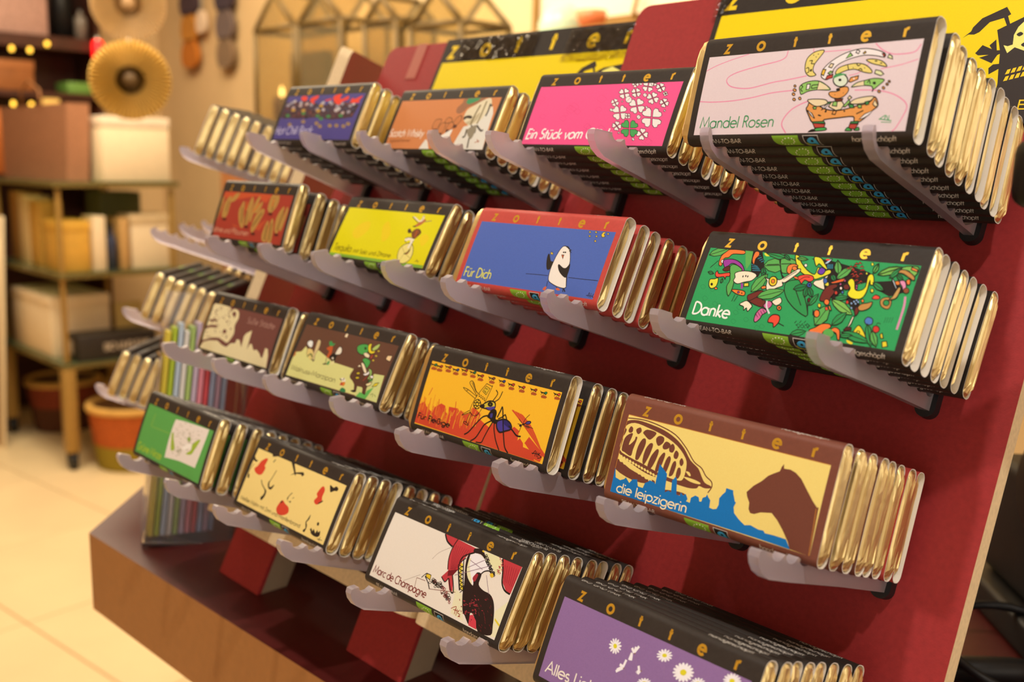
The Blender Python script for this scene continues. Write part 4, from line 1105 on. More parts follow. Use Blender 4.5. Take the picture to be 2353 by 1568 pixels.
 'marc': ('dfd8cd', '''p dcd9ab 0 871 422 988 425 1038 399 1045 333 1016 329 956 362 898 378
p ddd9b8 0 702 164 824 147 907 14 793 21 768 128
p e0dcb9 0 1112 142 1180 223 1180 15 1145 9
p b73a42 0 505 425 624 425 799 418 793 387 750 361 729 326 724 266 700 222 745 138 717 134 673 190 657 167 614 186 648 235 629 259 612 313 606 371 553 385
s k 9 505 425 546 389 606 371
s k 6 624 425 609 366 614 302 641 239
s k 9 797 394 724 348 713 297 724 266 795 160
s 7e1f2a 2.5 611 391 643 299 663 246
s 7e1f2a 2.5 630 391 653 300 667 248
s 7e1f2a 2.5 649 391 663 300 672 249
s 7e1f2a 2.5 668 392 672 301 676 250
s 7e1f2a 2.5 686 392 682 302 680 252
s 7e1f2a 2.5 705 392 692 303 685 253
s 7e1f2a 2.5 724 392 702 303 689 254
s 7e1f2a 2.5 742 393 712 304 693 256
s 7e1f2a 2.5 760 393 722 305 698 257
p 6e1822 0 648 235 724 266 700 222 660 204
s k 6 614 186 657 167 673 196
s k 7 677 197 731 133 752 140 696 221
p b73a42 0 622 187 635 202 660 186 654 171
p b73a42 0 1022 425 1178 425 1173 263 1130 270 1088 302 1061 360
s k 9 1019 424 1057 359 1084 300 1123 268 1170 261
s 8a2530 2.5 1054 398 1089 313
s 8a2530 2.5 1072 399 1103 311
s 8a2530 2.5 1090 400 1116 309
s 8a2530 2.5 1109 402 1130 306
s 8a2530 2.5 1126 403 1144 304
s 8a2530 2.5 1144 404 1158 302
s 8a2530 2.5 1162 405 1171 300
p e5e2e6 0 753 357 811 398 898 378 969 354 933 320 907 295 878 222 844 222 794 276
b ddd9b0 0 764 325 787 355 797 312 871 220 828 229
b 2b1d1c 0 753 357 768 373 775 334 788 286 822 244 881 217 864 258 874 295 909 298 916 274 922 236 970 218 1029 215 1072 190 1106 140 1134 66 1142 14 1042 0 974 66 938 71 959 10 903 47 878 61 831 143 809 211 765 302
b 9a2b38 0 857 255 871 286 890 283 883 241
p c9404e 0 941 60 963 71 1002 48 1027 6 957 7
b 8f2e38 0 920 133 917 132 912 132 910 134 913 135 918 134
b 8f2e38 0 870 119 866 115 856 115 852 118 856 121 866 122
b 8f2e38 0 984 81 979 81 974 86 974 90 979 89 985 85
b 8f2e38 0 889 99 886 98 882 100 881 102 884 103 888 101
b 8f2e38 0 965 156 960 156 957 160 959 163 964 163 967 159
b 8f2e38 0 924 144 921 141 915 140 912 142 914 145 920 146
b 8f2e38 0 972 75 967 73 958 74 954 77 959 79 969 78
b 8f2e38 0 911 67 906 69 902 74 903 77 908 76 912 71
b 8f2e38 0 952 88 947 88 943 92 944 95 948 95 952 91
b 8f2e38 0 932 168 928 168 922 170 919 173 924 173 930 170
b 8f2e38 0 873 96 868 95 866 99 868 102 873 102 876 99
b 8f2e38 0 979 92 975 93 972 96 973 99 978 99 981 96
b 8f2e38 0 969 131 967 127 962 127 959 130 961 134 966 134
b 8f2e38 0 888 50 884 50 882 54 883 56 887 56 889 52
b 8f2e38 0 950 123 947 120 941 119 938 121 940 123 946 124
b 8f2e38 0 966 32 965 30 960 30 958 31 960 33 964 34
b 8f2e38 0 974 99 968 98 961 101 961 105 966 106 973 104
b 8f2e38 0 923 108 922 104 917 103 913 105 914 109 919 111
b 8f2e38 0 936 74 935 71 930 69 926 71 928 74 933 76
b 8f2e38 0 970 43 969 39 964 38 961 41 963 45 968 46
b 8f2e38 0 980 126 977 124 970 122 965 122 968 125 975 127
b 8f2e38 0 912 117 907 117 904 120 907 123 912 123 914 121
b 8f2e38 0 1026 116 1024 113 1017 112 1013 113 1016 116 1022 117
b 8f2e38 0 868 26 865 24 860 23 857 24 859 26 865 27
b 8f2e38 0 962 96 958 94 949 93 944 94 948 96 957 97
b 8f2e38 0 1024 175 1019 174 1010 174 1006 177 1011 178 1020 177
b 8f2e38 0 961 129 958 126 951 124 946 124 949 127 956 130
b 8f2e38 0 913 55 907 53 900 54 897 58 902 59 910 58
b 8f2e38 0 881 97 878 94 871 93 867 96 870 100 877 100
b 8f2e38 0 828 107 823 109 819 114 820 118 824 116 828 111
b 8f2e38 0 927 122 925 120 920 119 917 120 919 122 924 123
b 8f2e38 0 962 123 959 120 950 117 945 117 949 120 957 123
b 8f2e38 0 951 150 945 149 937 151 934 155 940 157 949 154
b 8f2e38 0 919 117 916 114 910 113 906 114 908 117 915 118
b 8f2e38 0 889 108 886 106 879 106 876 108 880 110 886 110
b 8f2e38 0 908 60 901 61 896 66 897 71 904 70 909 65
b 8f2e38 0 932 129 927 126 918 124 913 125 917 128 926 130
b 8f2e38 0 862 83 859 80 853 80 851 83 854 86 859 86
b 8f2e38 0 958 119 953 120 950 123 951 127 956 126 959 123
b 8f2e38 0 968 123 966 120 960 118 956 120 958 124 964 125
b 8f2e38 0 872 54 867 55 862 60 862 63 866 62 871 57
b 8f2e38 0 874 26 870 25 865 27 863 29 867 30 873 29
b 8f2e38 0 945 131 940 129 931 129 927 133 932 135 941 135
b 8f2e38 0 927 67 923 67 918 69 917 72 921 73 926 70
b 8f2e38 0 942 139 940 138 935 138 934 140 936 142 941 141
b 8f2e38 0 901 108 899 106 894 106 892 108 895 110 899 110
s 6e2029 2.5 1004 88 1014 81
s 6e2029 2.5 1092 120 1102 112
s 6e2029 2.5 1105 64 1114 56
s 6e2029 2.5 1123 53 1132 45
s 6e2029 2.5 1060 78 1070 70
s 6e2029 2.5 1049 33 1059 26
s 6e2029 2.5 1033 111 1042 103
s 6e2029 2.5 1064 161 1073 153
s 6e2029 2.5 1050 45 1060 38
s 6e2029 2.5 1014 186 1023 178
s 6e2029 2.5 984 121 994 113
s 6e2029 2.5 1033 37 1043 30
s 6e2029 2.5 992 139 1002 131
s 6e2029 2.5 1037 105 1047 98
s 6e2029 2.5 1054 87 1064 79
s 6e2029 2.5 1057 128 1066 120
s 6e2029 2.5 1057 16 1067 8
s 6e2029 2.5 1023 190 1032 182
s 6e2029 2.5 1068 66 1077 58
s 6e2029 2.5 1051 203 1061 195
s 6e2029 2.5 996 98 1006 90
s 6e2029 2.5 1080 41 1090 34
s 6e2029 2.5 1062 151 1072 143
s 6e2029 2.5 1048 94 1057 86
b 2b1d1c 0 790 391 781 412 817 425 854 423 886 397 885 386 845 397
p d9c63a 0 731 268 724 307 742 306 764 243 823 169 796 172
s k 4 712 291 757 288
s k 4 751 297 727 272
s k 4 725 271 770 267
s k 4 764 277 740 252
s k 4 738 250 783 247
s k 4 777 256 753 231
s k 4 751 230 796 226
s k 4 790 236 765 211
s k 4 764 209 808 206
s k 4 802 216 778 190
s k 4 777 189 821 186
s k 4 815 195 791 170
s k 4 789 169 833 166
s k 4 827 175 804 150
s k 5 710 302 748 343
s k 6 736 328 778 248 826 164
s k 3.5 883 401 888 409 899 406 894 398 883 401
s k 3.5 878 388 882 394 890 392 886 386 878 388
s k 3.5 896 391 900 400 913 396 908 387 896 391
s k 3.5 882 387 887 395 898 392 894 384 882 387
s k 3.5 905 384 909 392 920 389 915 382 905 384
s k 3.5 912 380 917 388 929 385 924 377 912 380
s k 3.5 897 376 903 387 918 383 912 372 897 376
s k 3.5 904 370 909 379 922 376 917 367 904 370
s k 3.5 913 365 919 375 934 371 928 361 913 365
s k 3.5 932 366 935 373 945 370 941 364 932 366
s k 3.5 918 362 922 370 932 367 928 359 918 362
s k 3.5 929 354 933 361 943 358 939 352 929 354
s k 3.5 947 354 951 360 959 358 956 352 947 354
s k 3.5 949 359 953 365 962 363 958 356 949 359
s k 3.5 935 356 940 364 952 361 947 352 935 356
s k 3.5 949 342 954 352 969 349 963 338 949 342
s k 3.5 946 344 950 352 961 349 957 341 946 344
s k 3.5 953 344 956 351 966 348 962 341 953 344
s k 3.5 969 343 972 349 981 347 977 341 969 343
s k 3.5 963 335 968 344 980 340 975 332 963 335
s k 3.5 972 329 976 336 985 333 981 327 972 329
s k 3.5 984 330 988 336 997 334 993 327 984 330
s k 3.5 987 330 992 338 1003 335 999 326 987 330
s k 3.5 991 323 995 331 1007 328 1002 320 991 323
s k 3.5 985 314 990 324 1005 320 999 310 985 314
s k 3.5 999 317 1003 324 1013 321 1009 314 999 317
b d9b52e 0 972 315 990 327 1006 312 992 302
b d9b52e 0 844 419 860 425 864 414
s a83a42 3 1036 367 1050 367 1045 358
s a83a42 3 1017 346 1031 346 1026 336
s a83a42 3 1019 403 1034 403 1028 393
s a83a42 3 1028 389 1042 389 1037 379
s a83a42 3 1009 355 1023 355 1018 345
s a83a42 3 1016 356 1031 356 1025 346
s a83a42 3 989 422 1003 422 998 412
s a83a42 3 1031 346 1045 346 1040 337
s a83a42 3 1010 377 1025 377 1019 367
s a83a42 3 1020 391 1035 391 1029 381
s a83a42 3 1014 373 1028 373 1023 363
s a83a42 3 1004 415 1018 415 1013 405
s k 6 909 298 926 318 959 331 979 323
q d9bb2e 4 488 146 487 167 528 167 533 139
s k 5 457 130 482 162 498 164
s k 6 482 147 527 119 556 90
s 7a4a40 3 419 117 498 122
s 7a4a40 3 419 117 431 58
s 7a4a40 3 556 90 769 140
s a89a90 2.5 606 371 521 310 484 256
s a89a90 2.5 315 63 439 142
s k 3 530 122 536 133 551 129 545 119 530 122
s k 3 552 132 557 141 570 138 565 129 552 132
s k 3 572 132 578 143 595 139 588 128 572 132
s k 3 566 145 571 155 586 151 580 141 566 145
s k 3 551 141 556 149 567 146 563 138 551 141
s k 3 568 138 574 147 587 144 582 135 568 138
s k 3 546 144 553 157 572 153 565 140 546 144
s k 3 554 136 558 144 570 142 565 134 554 136
s 8a2f30 3 569 140 575 152 591 148 585 137 569 140
s k 3 568 145 574 155 588 151 582 141 568 145
s k 3 568 129 572 137 583 134 579 127 568 129
s k 3 598 139 603 148 617 145 611 136 598 139
s k 3 592 128 597 136 608 134 604 125 592 128
s k 3 586 114 592 124 606 121 600 111 586 114
s k 3 579 131 585 142 601 139 595 128 579 131
s k 3 605 132 610 140 621 137 617 130 605 132
s k 3 591 135 596 144 609 141 604 132 591 135
s k 3 615 146 621 157 637 153 631 142 615 146
s k 3 599 125 607 138 625 133 618 120 599 125
s k 3 626 143 630 150 640 147 636 141 626 143
s k 3 615 123 620 132 633 129 628 120 615 123
s k 3 635 127 642 138 657 134 651 123 635 127
s k 3 650 131 655 140 667 137 662 128 650 131
s k 3 640 127 644 134 654 131 650 125 640 127
s k 3 627 134 633 146 650 142 643 130 627 134
s 8a2f30 3 653 104 660 116 677 112 670 100 653 104
s 8a2f30 3 650 126 656 137 672 133 665 122 650 126
s k 3 675 106 679 114 690 111 686 103 675 106
s k 3 661 97 665 104 675 102 671 95 661 97
s 8a2f30 3 667 126 672 136 687 132 681 122 667 126
s k 3 688 108 692 116 704 113 699 105 688 108
s k 3 689 99 693 106 704 104 700 96 689 99
s 8a2f30 3 689 105 695 115 709 112 703 102 689 105
s k 3 692 89 698 99 712 96 707 85 692 89
s 8a2f30 3 686 90 690 97 700 94 696 87 686 90
s 8a2f30 3 698 115 702 121 711 119 708 112 698 115
s k 3 715 92 720 101 732 98 727 89 715 92
s k 3 711 103 718 115 734 111 728 99 711 103
s k 3 729 93 735 104 750 100 744 90 729 93
s k 3 719 83 724 92 736 89 732 80 719 83
s 8a2f30 3 705 90 710 99 723 96 718 87 705 90
s k 3 715 79 719 87 731 84 726 76 715 79
s k 3 703 95 708 104 720 101 716 92 703 95
s 8a2f30 3 732 83 738 93 753 90 747 79 732 83
s 8a2f30 3 745 69 749 76 760 74 756 66 745 69
s k 3 741 85 745 92 754 90 751 83 741 85
s 8a6a80 2.5 786 343 906 323
s 8a6a80 2.5 789 298 919 396
s 8a6a80 2.5 951 303 1022 212
s 8a6a80 2.5 714 227 956 362
s 9a4a3a 3.5 782 46 818 69 821 30
s 9a4a3a 3.5 802 47 850 52
s 9a4a3a 3.5 817 58 824 26
s 9a4a3a 3.5 832 60 839 22
s 9a4a3a 3.5 853 61 844 41 867 38 856 22
p d9c630 0 1130 109 1179 88 1180 77 1133 97
t|7d2f27|Marc de Champagne|2.0|2.7|53.0|4.7|0.12|0|0.4'''),
 'poppy': ('e9d184', '''p 2f2620 0 183 425 206 425 223 407 285 425 277 425
p 2f2620 0 473 425 525 425 520 420 573 369 657 393 681 379 665 361 643 372 583 361 586 344 567 356 524 334 558 362
b cf4530 0 157 380 180 371 174 322 195 310 184 260 142 244 85 253 60 277 86 301 106 347
b cf4530 0 930 351 957 356 978 333 977 290 991 262 968 232 933 225 906 244 925 276 905 297
b cf4530 0 551 151 601 137 655 124 674 91 637 61 568 47 528 66 520 97
p 2f2620 0 0 360 27 341 64 337 46 324 0 328
s 2f2620 5 27 305 6 245 18 194
b 2f2620 0 7 216 26 220 38 193 20 192
s 2f2620 8 260 372 272 398
s 2f2620 6 341 328 324 260 310 222
b 2f2620 0 308 239 305 209 335 183 370 186 386 219 378 224 357 203 333 200
s 2f2620 7 206 219 237 192 287 170 319 155 319 115 299 92
b 2f2620 0 279 174 324 157 313 108 293 85 289 104 305 146
b 2f2620 0 284 111 319 115 307 88 285 88
s 2f2620 6 632 228 608 194 609 172
b 2f2620 0 600 192 601 170 632 162 653 173 657 147 642 134 644 165 612 162
s 2f2620 4 659 192 674 204
b 2f2620 0 1011 386 1056 377 1078 393 1110 384 1106 365 1076 359 1046 341 1027 356
b 2f2620 0 997 267 1002 260 970 235 960 238
p 2f2620 0 544 146 566 144 543 120
b 2f2620 0 930 147 935 114 918 87 937 67 936 29 922 17 909 29 928 48 906 84 916 108
b 2f2620 0 1059 112 1059 105 1053 100 1046 99 1039 102 1035 109 1035 117 1041 122 1048 123 1056 119
s 2f2620 14 986 61 1013 43 1030 37 1025 57 1058 36 1067 60 1082 38 1095 63 1101 42
b 2f2620 0 998 38 1051 44 1099 70 1101 36 1048 25
s 2f2620 3 1110 11 1124 41
s 2f2620 3 1124 10 1120 35
s 2f2620 3 1095 19 1152 24
t|3a2f22|Weißer Mohn mit Zimt und Marillenbrand|2.6|2.6|84.0|2.7|0.1|0|0.5'''),
 'alles': ('8a6ba0', '''p eceaf0 0 420 312 441 322 451 323 452 317 445 312 422 306
p eceaf0 0 421 310 445 309 455 305 454 300 444 299 421 304
p eceaf0 0 422 307 443 296 450 288 446 284 437 287 419 302
p eceaf0 0 421 304 435 285 437 275 432 273 425 280 415 301
p eceaf0 0 419 302 422 279 419 270 413 271 411 279 412 302
p eceaf0 0 416 301 407 280 400 273 395 276 397 285 410 304
p eceaf0 0 412 302 395 287 385 284 382 289 388 296 409 307
p eceaf0 0 410 304 387 299 376 301 376 306 385 309 409 310
p eceaf0 0 409 307 385 313 377 319 379 323 389 322 411 312
p eceaf0 0 409 310 391 325 386 334 391 337 399 332 413 314
p eceaf0 0 411 312 402 334 402 343 408 344 412 336 417 314
p eceaf0 0 413 314 416 336 421 344 426 342 427 333 420 312
p eceaf0 0 417 314 430 332 439 337 442 333 438 325 422 310
b d8cf2e 0 426 311 427 304 422 298 414 296 407 300 403 307 406 315 413 318 421 317
p eceaf0 0 712 372 737 383 748 384 749 380 740 375 714 367
p eceaf0 0 714 370 740 372 750 370 748 365 737 363 712 365
p eceaf0 0 714 367 736 361 742 355 737 351 728 353 709 363
p eceaf0 0 712 365 725 351 725 343 719 341 713 345 706 362
p eceaf0 0 710 363 710 344 705 336 699 336 697 343 703 362
p eceaf0 0 706 362 694 343 685 336 680 339 683 346 700 364
p eceaf0 0 703 362 681 348 669 344 667 348 675 354 699 366
p eceaf0 0 700 364 674 357 663 357 663 361 674 365 700 368
p eceaf0 0 699 366 674 368 666 372 670 377 680 377 702 371
p eceaf0 0 700 368 682 379 679 386 684 389 692 386 706 372
p eceaf0 0 702 371 696 388 698 396 704 397 708 391 709 373
p eceaf0 0 706 372 712 391 719 399 724 398 723 391 712 372
p eceaf0 0 709 373 727 390 737 395 740 392 735 385 714 370
b d8cf2e 0 719 372 719 365 712 360 703 358 696 360 694 366 697 372 706 376 714 376
p eceaf0 0 840 340 872 354 887 356 888 350 876 343 843 333
p eceaf0 0 842 338 876 342 890 340 888 333 875 330 841 330
p eceaf0 0 843 335 875 329 885 322 880 316 867 317 839 328
p eceaf0 0 842 332 866 316 872 306 865 302 854 306 835 326
p eceaf0 0 840 329 853 306 853 294 845 292 838 300 831 326
p eceaf0 0 837 327 837 300 831 288 823 288 821 299 828 326
p eceaf0 0 833 326 820 299 809 289 803 292 806 303 825 328
p eceaf0 0 830 326 805 303 791 297 787 301 795 311 824 331
p eceaf0 0 827 327 794 312 779 310 778 316 790 323 824 334
p eceaf0 0 824 329 790 324 776 327 778 334 791 337 825 336
p eceaf0 0 824 332 792 338 781 345 786 351 799 350 828 339
p eceaf0 0 824 335 800 351 795 361 802 366 813 361 832 341
p eceaf0 0 827 338 813 361 814 373 822 375 829 367 835 341
p eceaf0 0 830 340 830 367 836 379 844 378 846 368 839 340
p eceaf0 0 833 341 847 368 857 378 864 375 861 364 841 339
p eceaf0 0 837 341 861 363 875 370 879 365 871 355 843 336
b d8cf2e 0 850 340 849 330 841 322 829 320 820 323 816 332 821 341 831 347 843 346
p eceaf0 0 1092 396 1117 408 1129 409 1130 404 1121 399 1094 391
p eceaf0 0 1094 394 1121 397 1131 395 1129 390 1119 387 1093 388
p eceaf0 0 1094 392 1118 386 1126 380 1122 376 1112 377 1090 386
p eceaf0 0 1093 389 1110 375 1113 367 1108 364 1100 368 1087 385
p eceaf0 0 1091 387 1098 368 1097 358 1090 357 1086 364 1084 385
p eceaf0 0 1088 385 1084 364 1078 355 1072 356 1072 364 1081 386
p eceaf0 0 1085 385 1071 364 1061 357 1056 360 1061 369 1080 387
p eceaf0 0 1082 385 1060 370 1048 366 1046 370 1054 377 1079 390
p eceaf0 0 1080 387 1053 379 1042 379 1042 384 1052 388 1080 392
p eceaf0 0 1079 389 1053 390 1043 394 1046 399 1057 400 1082 394
p eceaf0 0 1079 391 1058 401 1053 409 1058 412 1067 410 1084 396
p eceaf0 0 1081 394 1068 411 1068 420 1074 422 1080 416 1088 397
p eceaf0 0 1083 396 1082 417 1086 425 1092 425 1094 418 1091 397
p eceaf0 0 1086 397 1096 418 1104 425 1109 424 1107 416 1093 395
p eceaf0 0 1090 397 1109 415 1119 420 1123 417 1116 409 1094 393
b d8cf2e 0 1100 396 1099 388 1092 382 1083 380 1076 383 1073 389 1077 397 1085 401 1094 401
p eceaf0 0 650 215 673 226 684 228 684 224 676 220 652 212
p eceaf0 0 652 214 676 218 685 216 682 213 673 210 650 210
p eceaf0 0 652 212 671 208 676 204 672 201 664 201 647 208
p eceaf0 0 650 210 661 199 661 193 655 191 650 194 644 207
p eceaf0 0 647 208 646 193 642 187 636 186 635 191 641 207
p eceaf0 0 644 207 632 191 623 185 619 187 623 193 639 208
p eceaf0 0 641 207 620 194 610 190 608 193 615 199 638 210
p eceaf0 0 639 208 614 200 604 200 605 203 615 207 639 212
p eceaf0 0 638 209 616 209 608 212 612 216 621 217 641 214
p eceaf0 0 639 212 624 219 621 224 626 227 633 225 645 215
p eceaf0 0 641 214 636 226 639 233 644 234 648 230 648 216
p eceaf0 0 644 215 651 231 658 237 663 237 662 231 650 215
p eceaf0 0 648 216 665 230 674 235 677 233 672 227 652 214
b d8cf2e 0 657 216 656 211 650 206 641 203 635 205 633 209 637 214 645 218 653 219
p eceaf0 0 930 321 952 331 962 333 963 329 955 325 932 317
p eceaf0 0 932 320 955 322 964 321 962 317 952 315 930 315
p eceaf0 0 932 317 951 312 956 307 952 304 944 305 928 313
p eceaf0 0 930 315 941 303 941 296 936 294 931 298 925 312
p eceaf0 0 928 313 927 297 923 290 918 289 916 296 922 313
p eceaf0 0 925 312 913 296 905 290 901 291 904 298 919 314
p eceaf0 0 922 313 902 299 892 296 890 299 897 305 919 316
p eceaf0 0 920 314 896 307 886 307 887 311 896 315 920 318
p eceaf0 0 919 316 897 317 889 321 893 324 902 325 922 320
p eceaf0 0 919 318 904 327 901 333 906 336 913 333 925 322
p eceaf0 0 922 320 916 335 918 342 924 343 927 338 928 322
p eceaf0 0 925 321 931 339 937 345 942 345 941 338 930 321
p eceaf0 0 928 322 944 337 953 342 956 340 951 333 932 320
b d8cf2e 0 937 322 936 316 930 311 922 309 916 311 914 315 917 321 925 325 932 325
s eceaf0 11 535 317 515 334
s eceaf0 11 535 317 536 347
s eceaf0 11 535 317 552 355
s eceaf0 11 524 313 520 276
s eceaf0 11 526 308 532 278
s eceaf0 11 500 237 505 271
s eceaf0 11 498 234 469 208
s eceaf0 11 505 234 476 238
s eceaf0 11 500 229 466 199
s eceaf0 11 595 253 584 271
s eceaf0 11 602 253 593 235
s eceaf0 11 598 254 583 236
b 8a6a55 0 546 317 546 315 544 313 541 312 538 312 536 314 536 316 538 318 542 319 545 319
b 8a6a55 0 511 231 510 229 508 227 505 226 502 226 500 227 501 229 503 231 506 232 509 232
b 8a6a55 0 613 256 612 254 610 252 607 251 604 251 603 252 603 254 605 256 608 258 611 257
s 8f6f9f 2.5 552 308 597 212
s 8f6f9f 2.5 512 224 543 177
s 8f6f9f 2.5 718 340 745 259
t|ece5dc|Alles Liebe|3.1|3.5|40.4|5.8|0.13|0|1.8'''),
 'waln': ('614234', '''p cfd088 0 0 137 17 193 80 206 113 253 213 207 288 251 413 220 528 189 569 191 794 185 784 129 878 72 952 8 0 0
p c6cd86 0 1043 190 1157 197 1180 3 924 3 909 73 978 76
o e0e4e0 4 113 285 133 307 174 305 193 272 180 254 138 263
o cdb98a 4 248 208 236 274 233 328 273 321 286 266 272 212 289 163 266 164
b d5c27a 0 158 198 154 239 206 242 248 208 246 161 224 167
s 3c5a2a 10 179 180 213 207 246 186
s k 4 140 247 168 189
s k 5 240 170 287 165
b 3f9150 0 381 333 405 342 433 326 458 333 455 319 426 299 397 310
b b9562c 0 381 284 442 307 465 244 450 216 424 217 426 263 395 271
s k 6 427 212 440 163
b k 0 408 160 448 170 468 166 424 155
b 4a9150 0 457 181 481 196 485 166 462 162
b k 0 451 226 489 258 536 251 540 221 539 185 487 212
o ddd9c8 4 512 255 522 307 551 315 577 288 570 262 534 253
b d8d29a 0 506 185 525 206 543 186 515 171
b ddd9c8 0 513 222 514 217 511 213 504 212 497 214 492 218 491 223 494 226 501 227 508 226
p e3d5b4 0 537 397 540 423 565 425 566 396
q e3c79a 4 1100 317 1108 340 1157 346 1154 302 1113 307
o 4a9f4e 5 747 322 737 355 786 378 850 378 875 328 840 302 788 303
b k 0 844 352 846 346 843 341 836 340 827 343 821 349 819 355 822 360 829 361 838 358
o d9c92e 4 864 351 854 384 882 396 887 370 912 344 951 350 945 330 902 323
o a8c06a 4 910 358 931 387 972 408 971 373 933 347
o e3d5b4 4 835 311 862 323 910 311 908 289 867 292
q 9a4438 4 926 287 926 317 951 326 951 284
o 4a9f4e 4 853 265 880 284 944 271 946 232 934 215 892 242
o e3d5b4 4 854 240 885 241 954 189 936 176 894 203
q e3d5b4 4 828 206 842 228 871 214
o e4e0e0 4 922 166 961 185 973 202 988 180 954 160
b 573a2d 0 782 143 804 182 863 202 913 186 930 160 978 159 1023 138 1021 94 1021 70 1029 23 991 21 974 71 903 82 918 36 893 31 859 88 793 115
o c9b52e 4 884 169 885 163 876 157 862 154 849 155 844 160 849 167 861 171 875 173
o c9b52e 4 897 136 896 130 885 124 869 121 856 123 852 128 858 134 872 139 887 140
o 8fb464 4 989 142 997 177 958 214 998 211 1018 181 1010 146
o e4e0e0 4 1047 168 1047 160 1039 155 1026 154 1014 158 1010 165 1014 172 1025 175 1038 174
o 3f8a4a 4 1001 124 1038 151 1051 143 1016 125
o e0d3a0 4 995 104 1020 118 1052 129 1045 104 1014 93
s 8a3a30 9 949 120 978 159
b k 0 852 28 890 43 918 36 894 24
b k 0 960 20 1012 37 1042 21 994 17
p 5fb058 0 1034 63 1095 99 1049 3 933 2 963 40 1026 28
q d9c92e 4 1072 99 1092 127 1130 139 1117 112
b 2f7a4a 0 730 5 744 32 789 26 798 6
b cf7a2a 0 715 57 738 76 762 70 752 44
b b0402f 0 706 45 717 72 739 51
b e0dcc8 0 691 92 728 104 757 84 724 73
s k 6 680 90 711 81
s k 6 728 104 725 83
b b5723a 0 0 168 3 198 24 170 2 150
b c9b52e 0 1001 356 1000 353 996 350 989 349 982 350 978 352 978 356 983 359 990 360 996 359
b c9b52e 0 995 319 995 315 991 312 984 311 977 312 973 315 973 318 978 321 984 322 991 321
b c9b52e 0 984 282 984 279 980 276 973 275 966 276 962 278 962 282 966 285 973 286 980 285
s 6a7a45 4 1087 40 1109 53 1116 31
s 6a7a45 4 1126 52 1150 37
t|5a4a30|Walnuss-Marzipan|2.7|5.3|61.4|3.8|0.09|0|-0.2'''),
 'tequila': ('d6cf10', '''b dfc81f 0 186 221 245 293 345 318 377 250 299 172 231 171
b dfc81f 0 532 287 580 334 662 225 600 165
b dfc81f 0 1018 229 1061 264 1120 230 1075 164
p 7aa83a 0 0 24 1175 23 1176 0 0 0
o dfd47e 5 851 63 841 123 875 163 932 179 979 159 1010 106 1003 50 951 16 891 21
s b5a850 4 920 96 895 42
s b5a850 4 920 96 856 146
s b5a850 4 920 96 971 143
s b5a850 4 920 96 1001 65
b k 0 909 90 943 107 960 137 966 117 945 91
b 8a4a2a 0 930 92 955 110 960 126 958 95
b e3dcc4 0 857 213 901 225 959 218 956 177 943 140 923 143 932 179 916 203 873 189
s k 4 857 213 902 224 964 216
s k 4 862 193 886 180
s k 4 961 203 957 141
b 7a4a28 0 921 230 902 269 929 297 974 296 1007 269 984 236 965 219
s k 8 913 265 874 266 853 275
b 4a3a28 0 853 264 843 284 863 294 895 268 873 256
s b5562a 9 956 233 952 284
s k 5 967 296 1003 269 978 246
b b06a3a 0 895 315 921 343 954 372 993 380 992 360 955 326 919 312
b ddd2b8 0 832 392 867 390 936 365 946 407 962 406 968 373 929 354
s k 5 828 392 918 348
s k 4 958 411 954 372
s 8a7a5a 6 992 360 1063 374
b k 0 879 316 905 321 919 312 891 309
s 8a7a2a 4 1081 44 1085 60 1107 37
s 8a7a2a 4 1066 45 1113 51
t|5a4a14|Tequila|3.1|4.6|23.9|5.7|0.09|0.05|0.2
t|5a4a14|mit Salz und Zitrone|29.7|4.6|47.9|3.5|0.1|0|0.2'''),
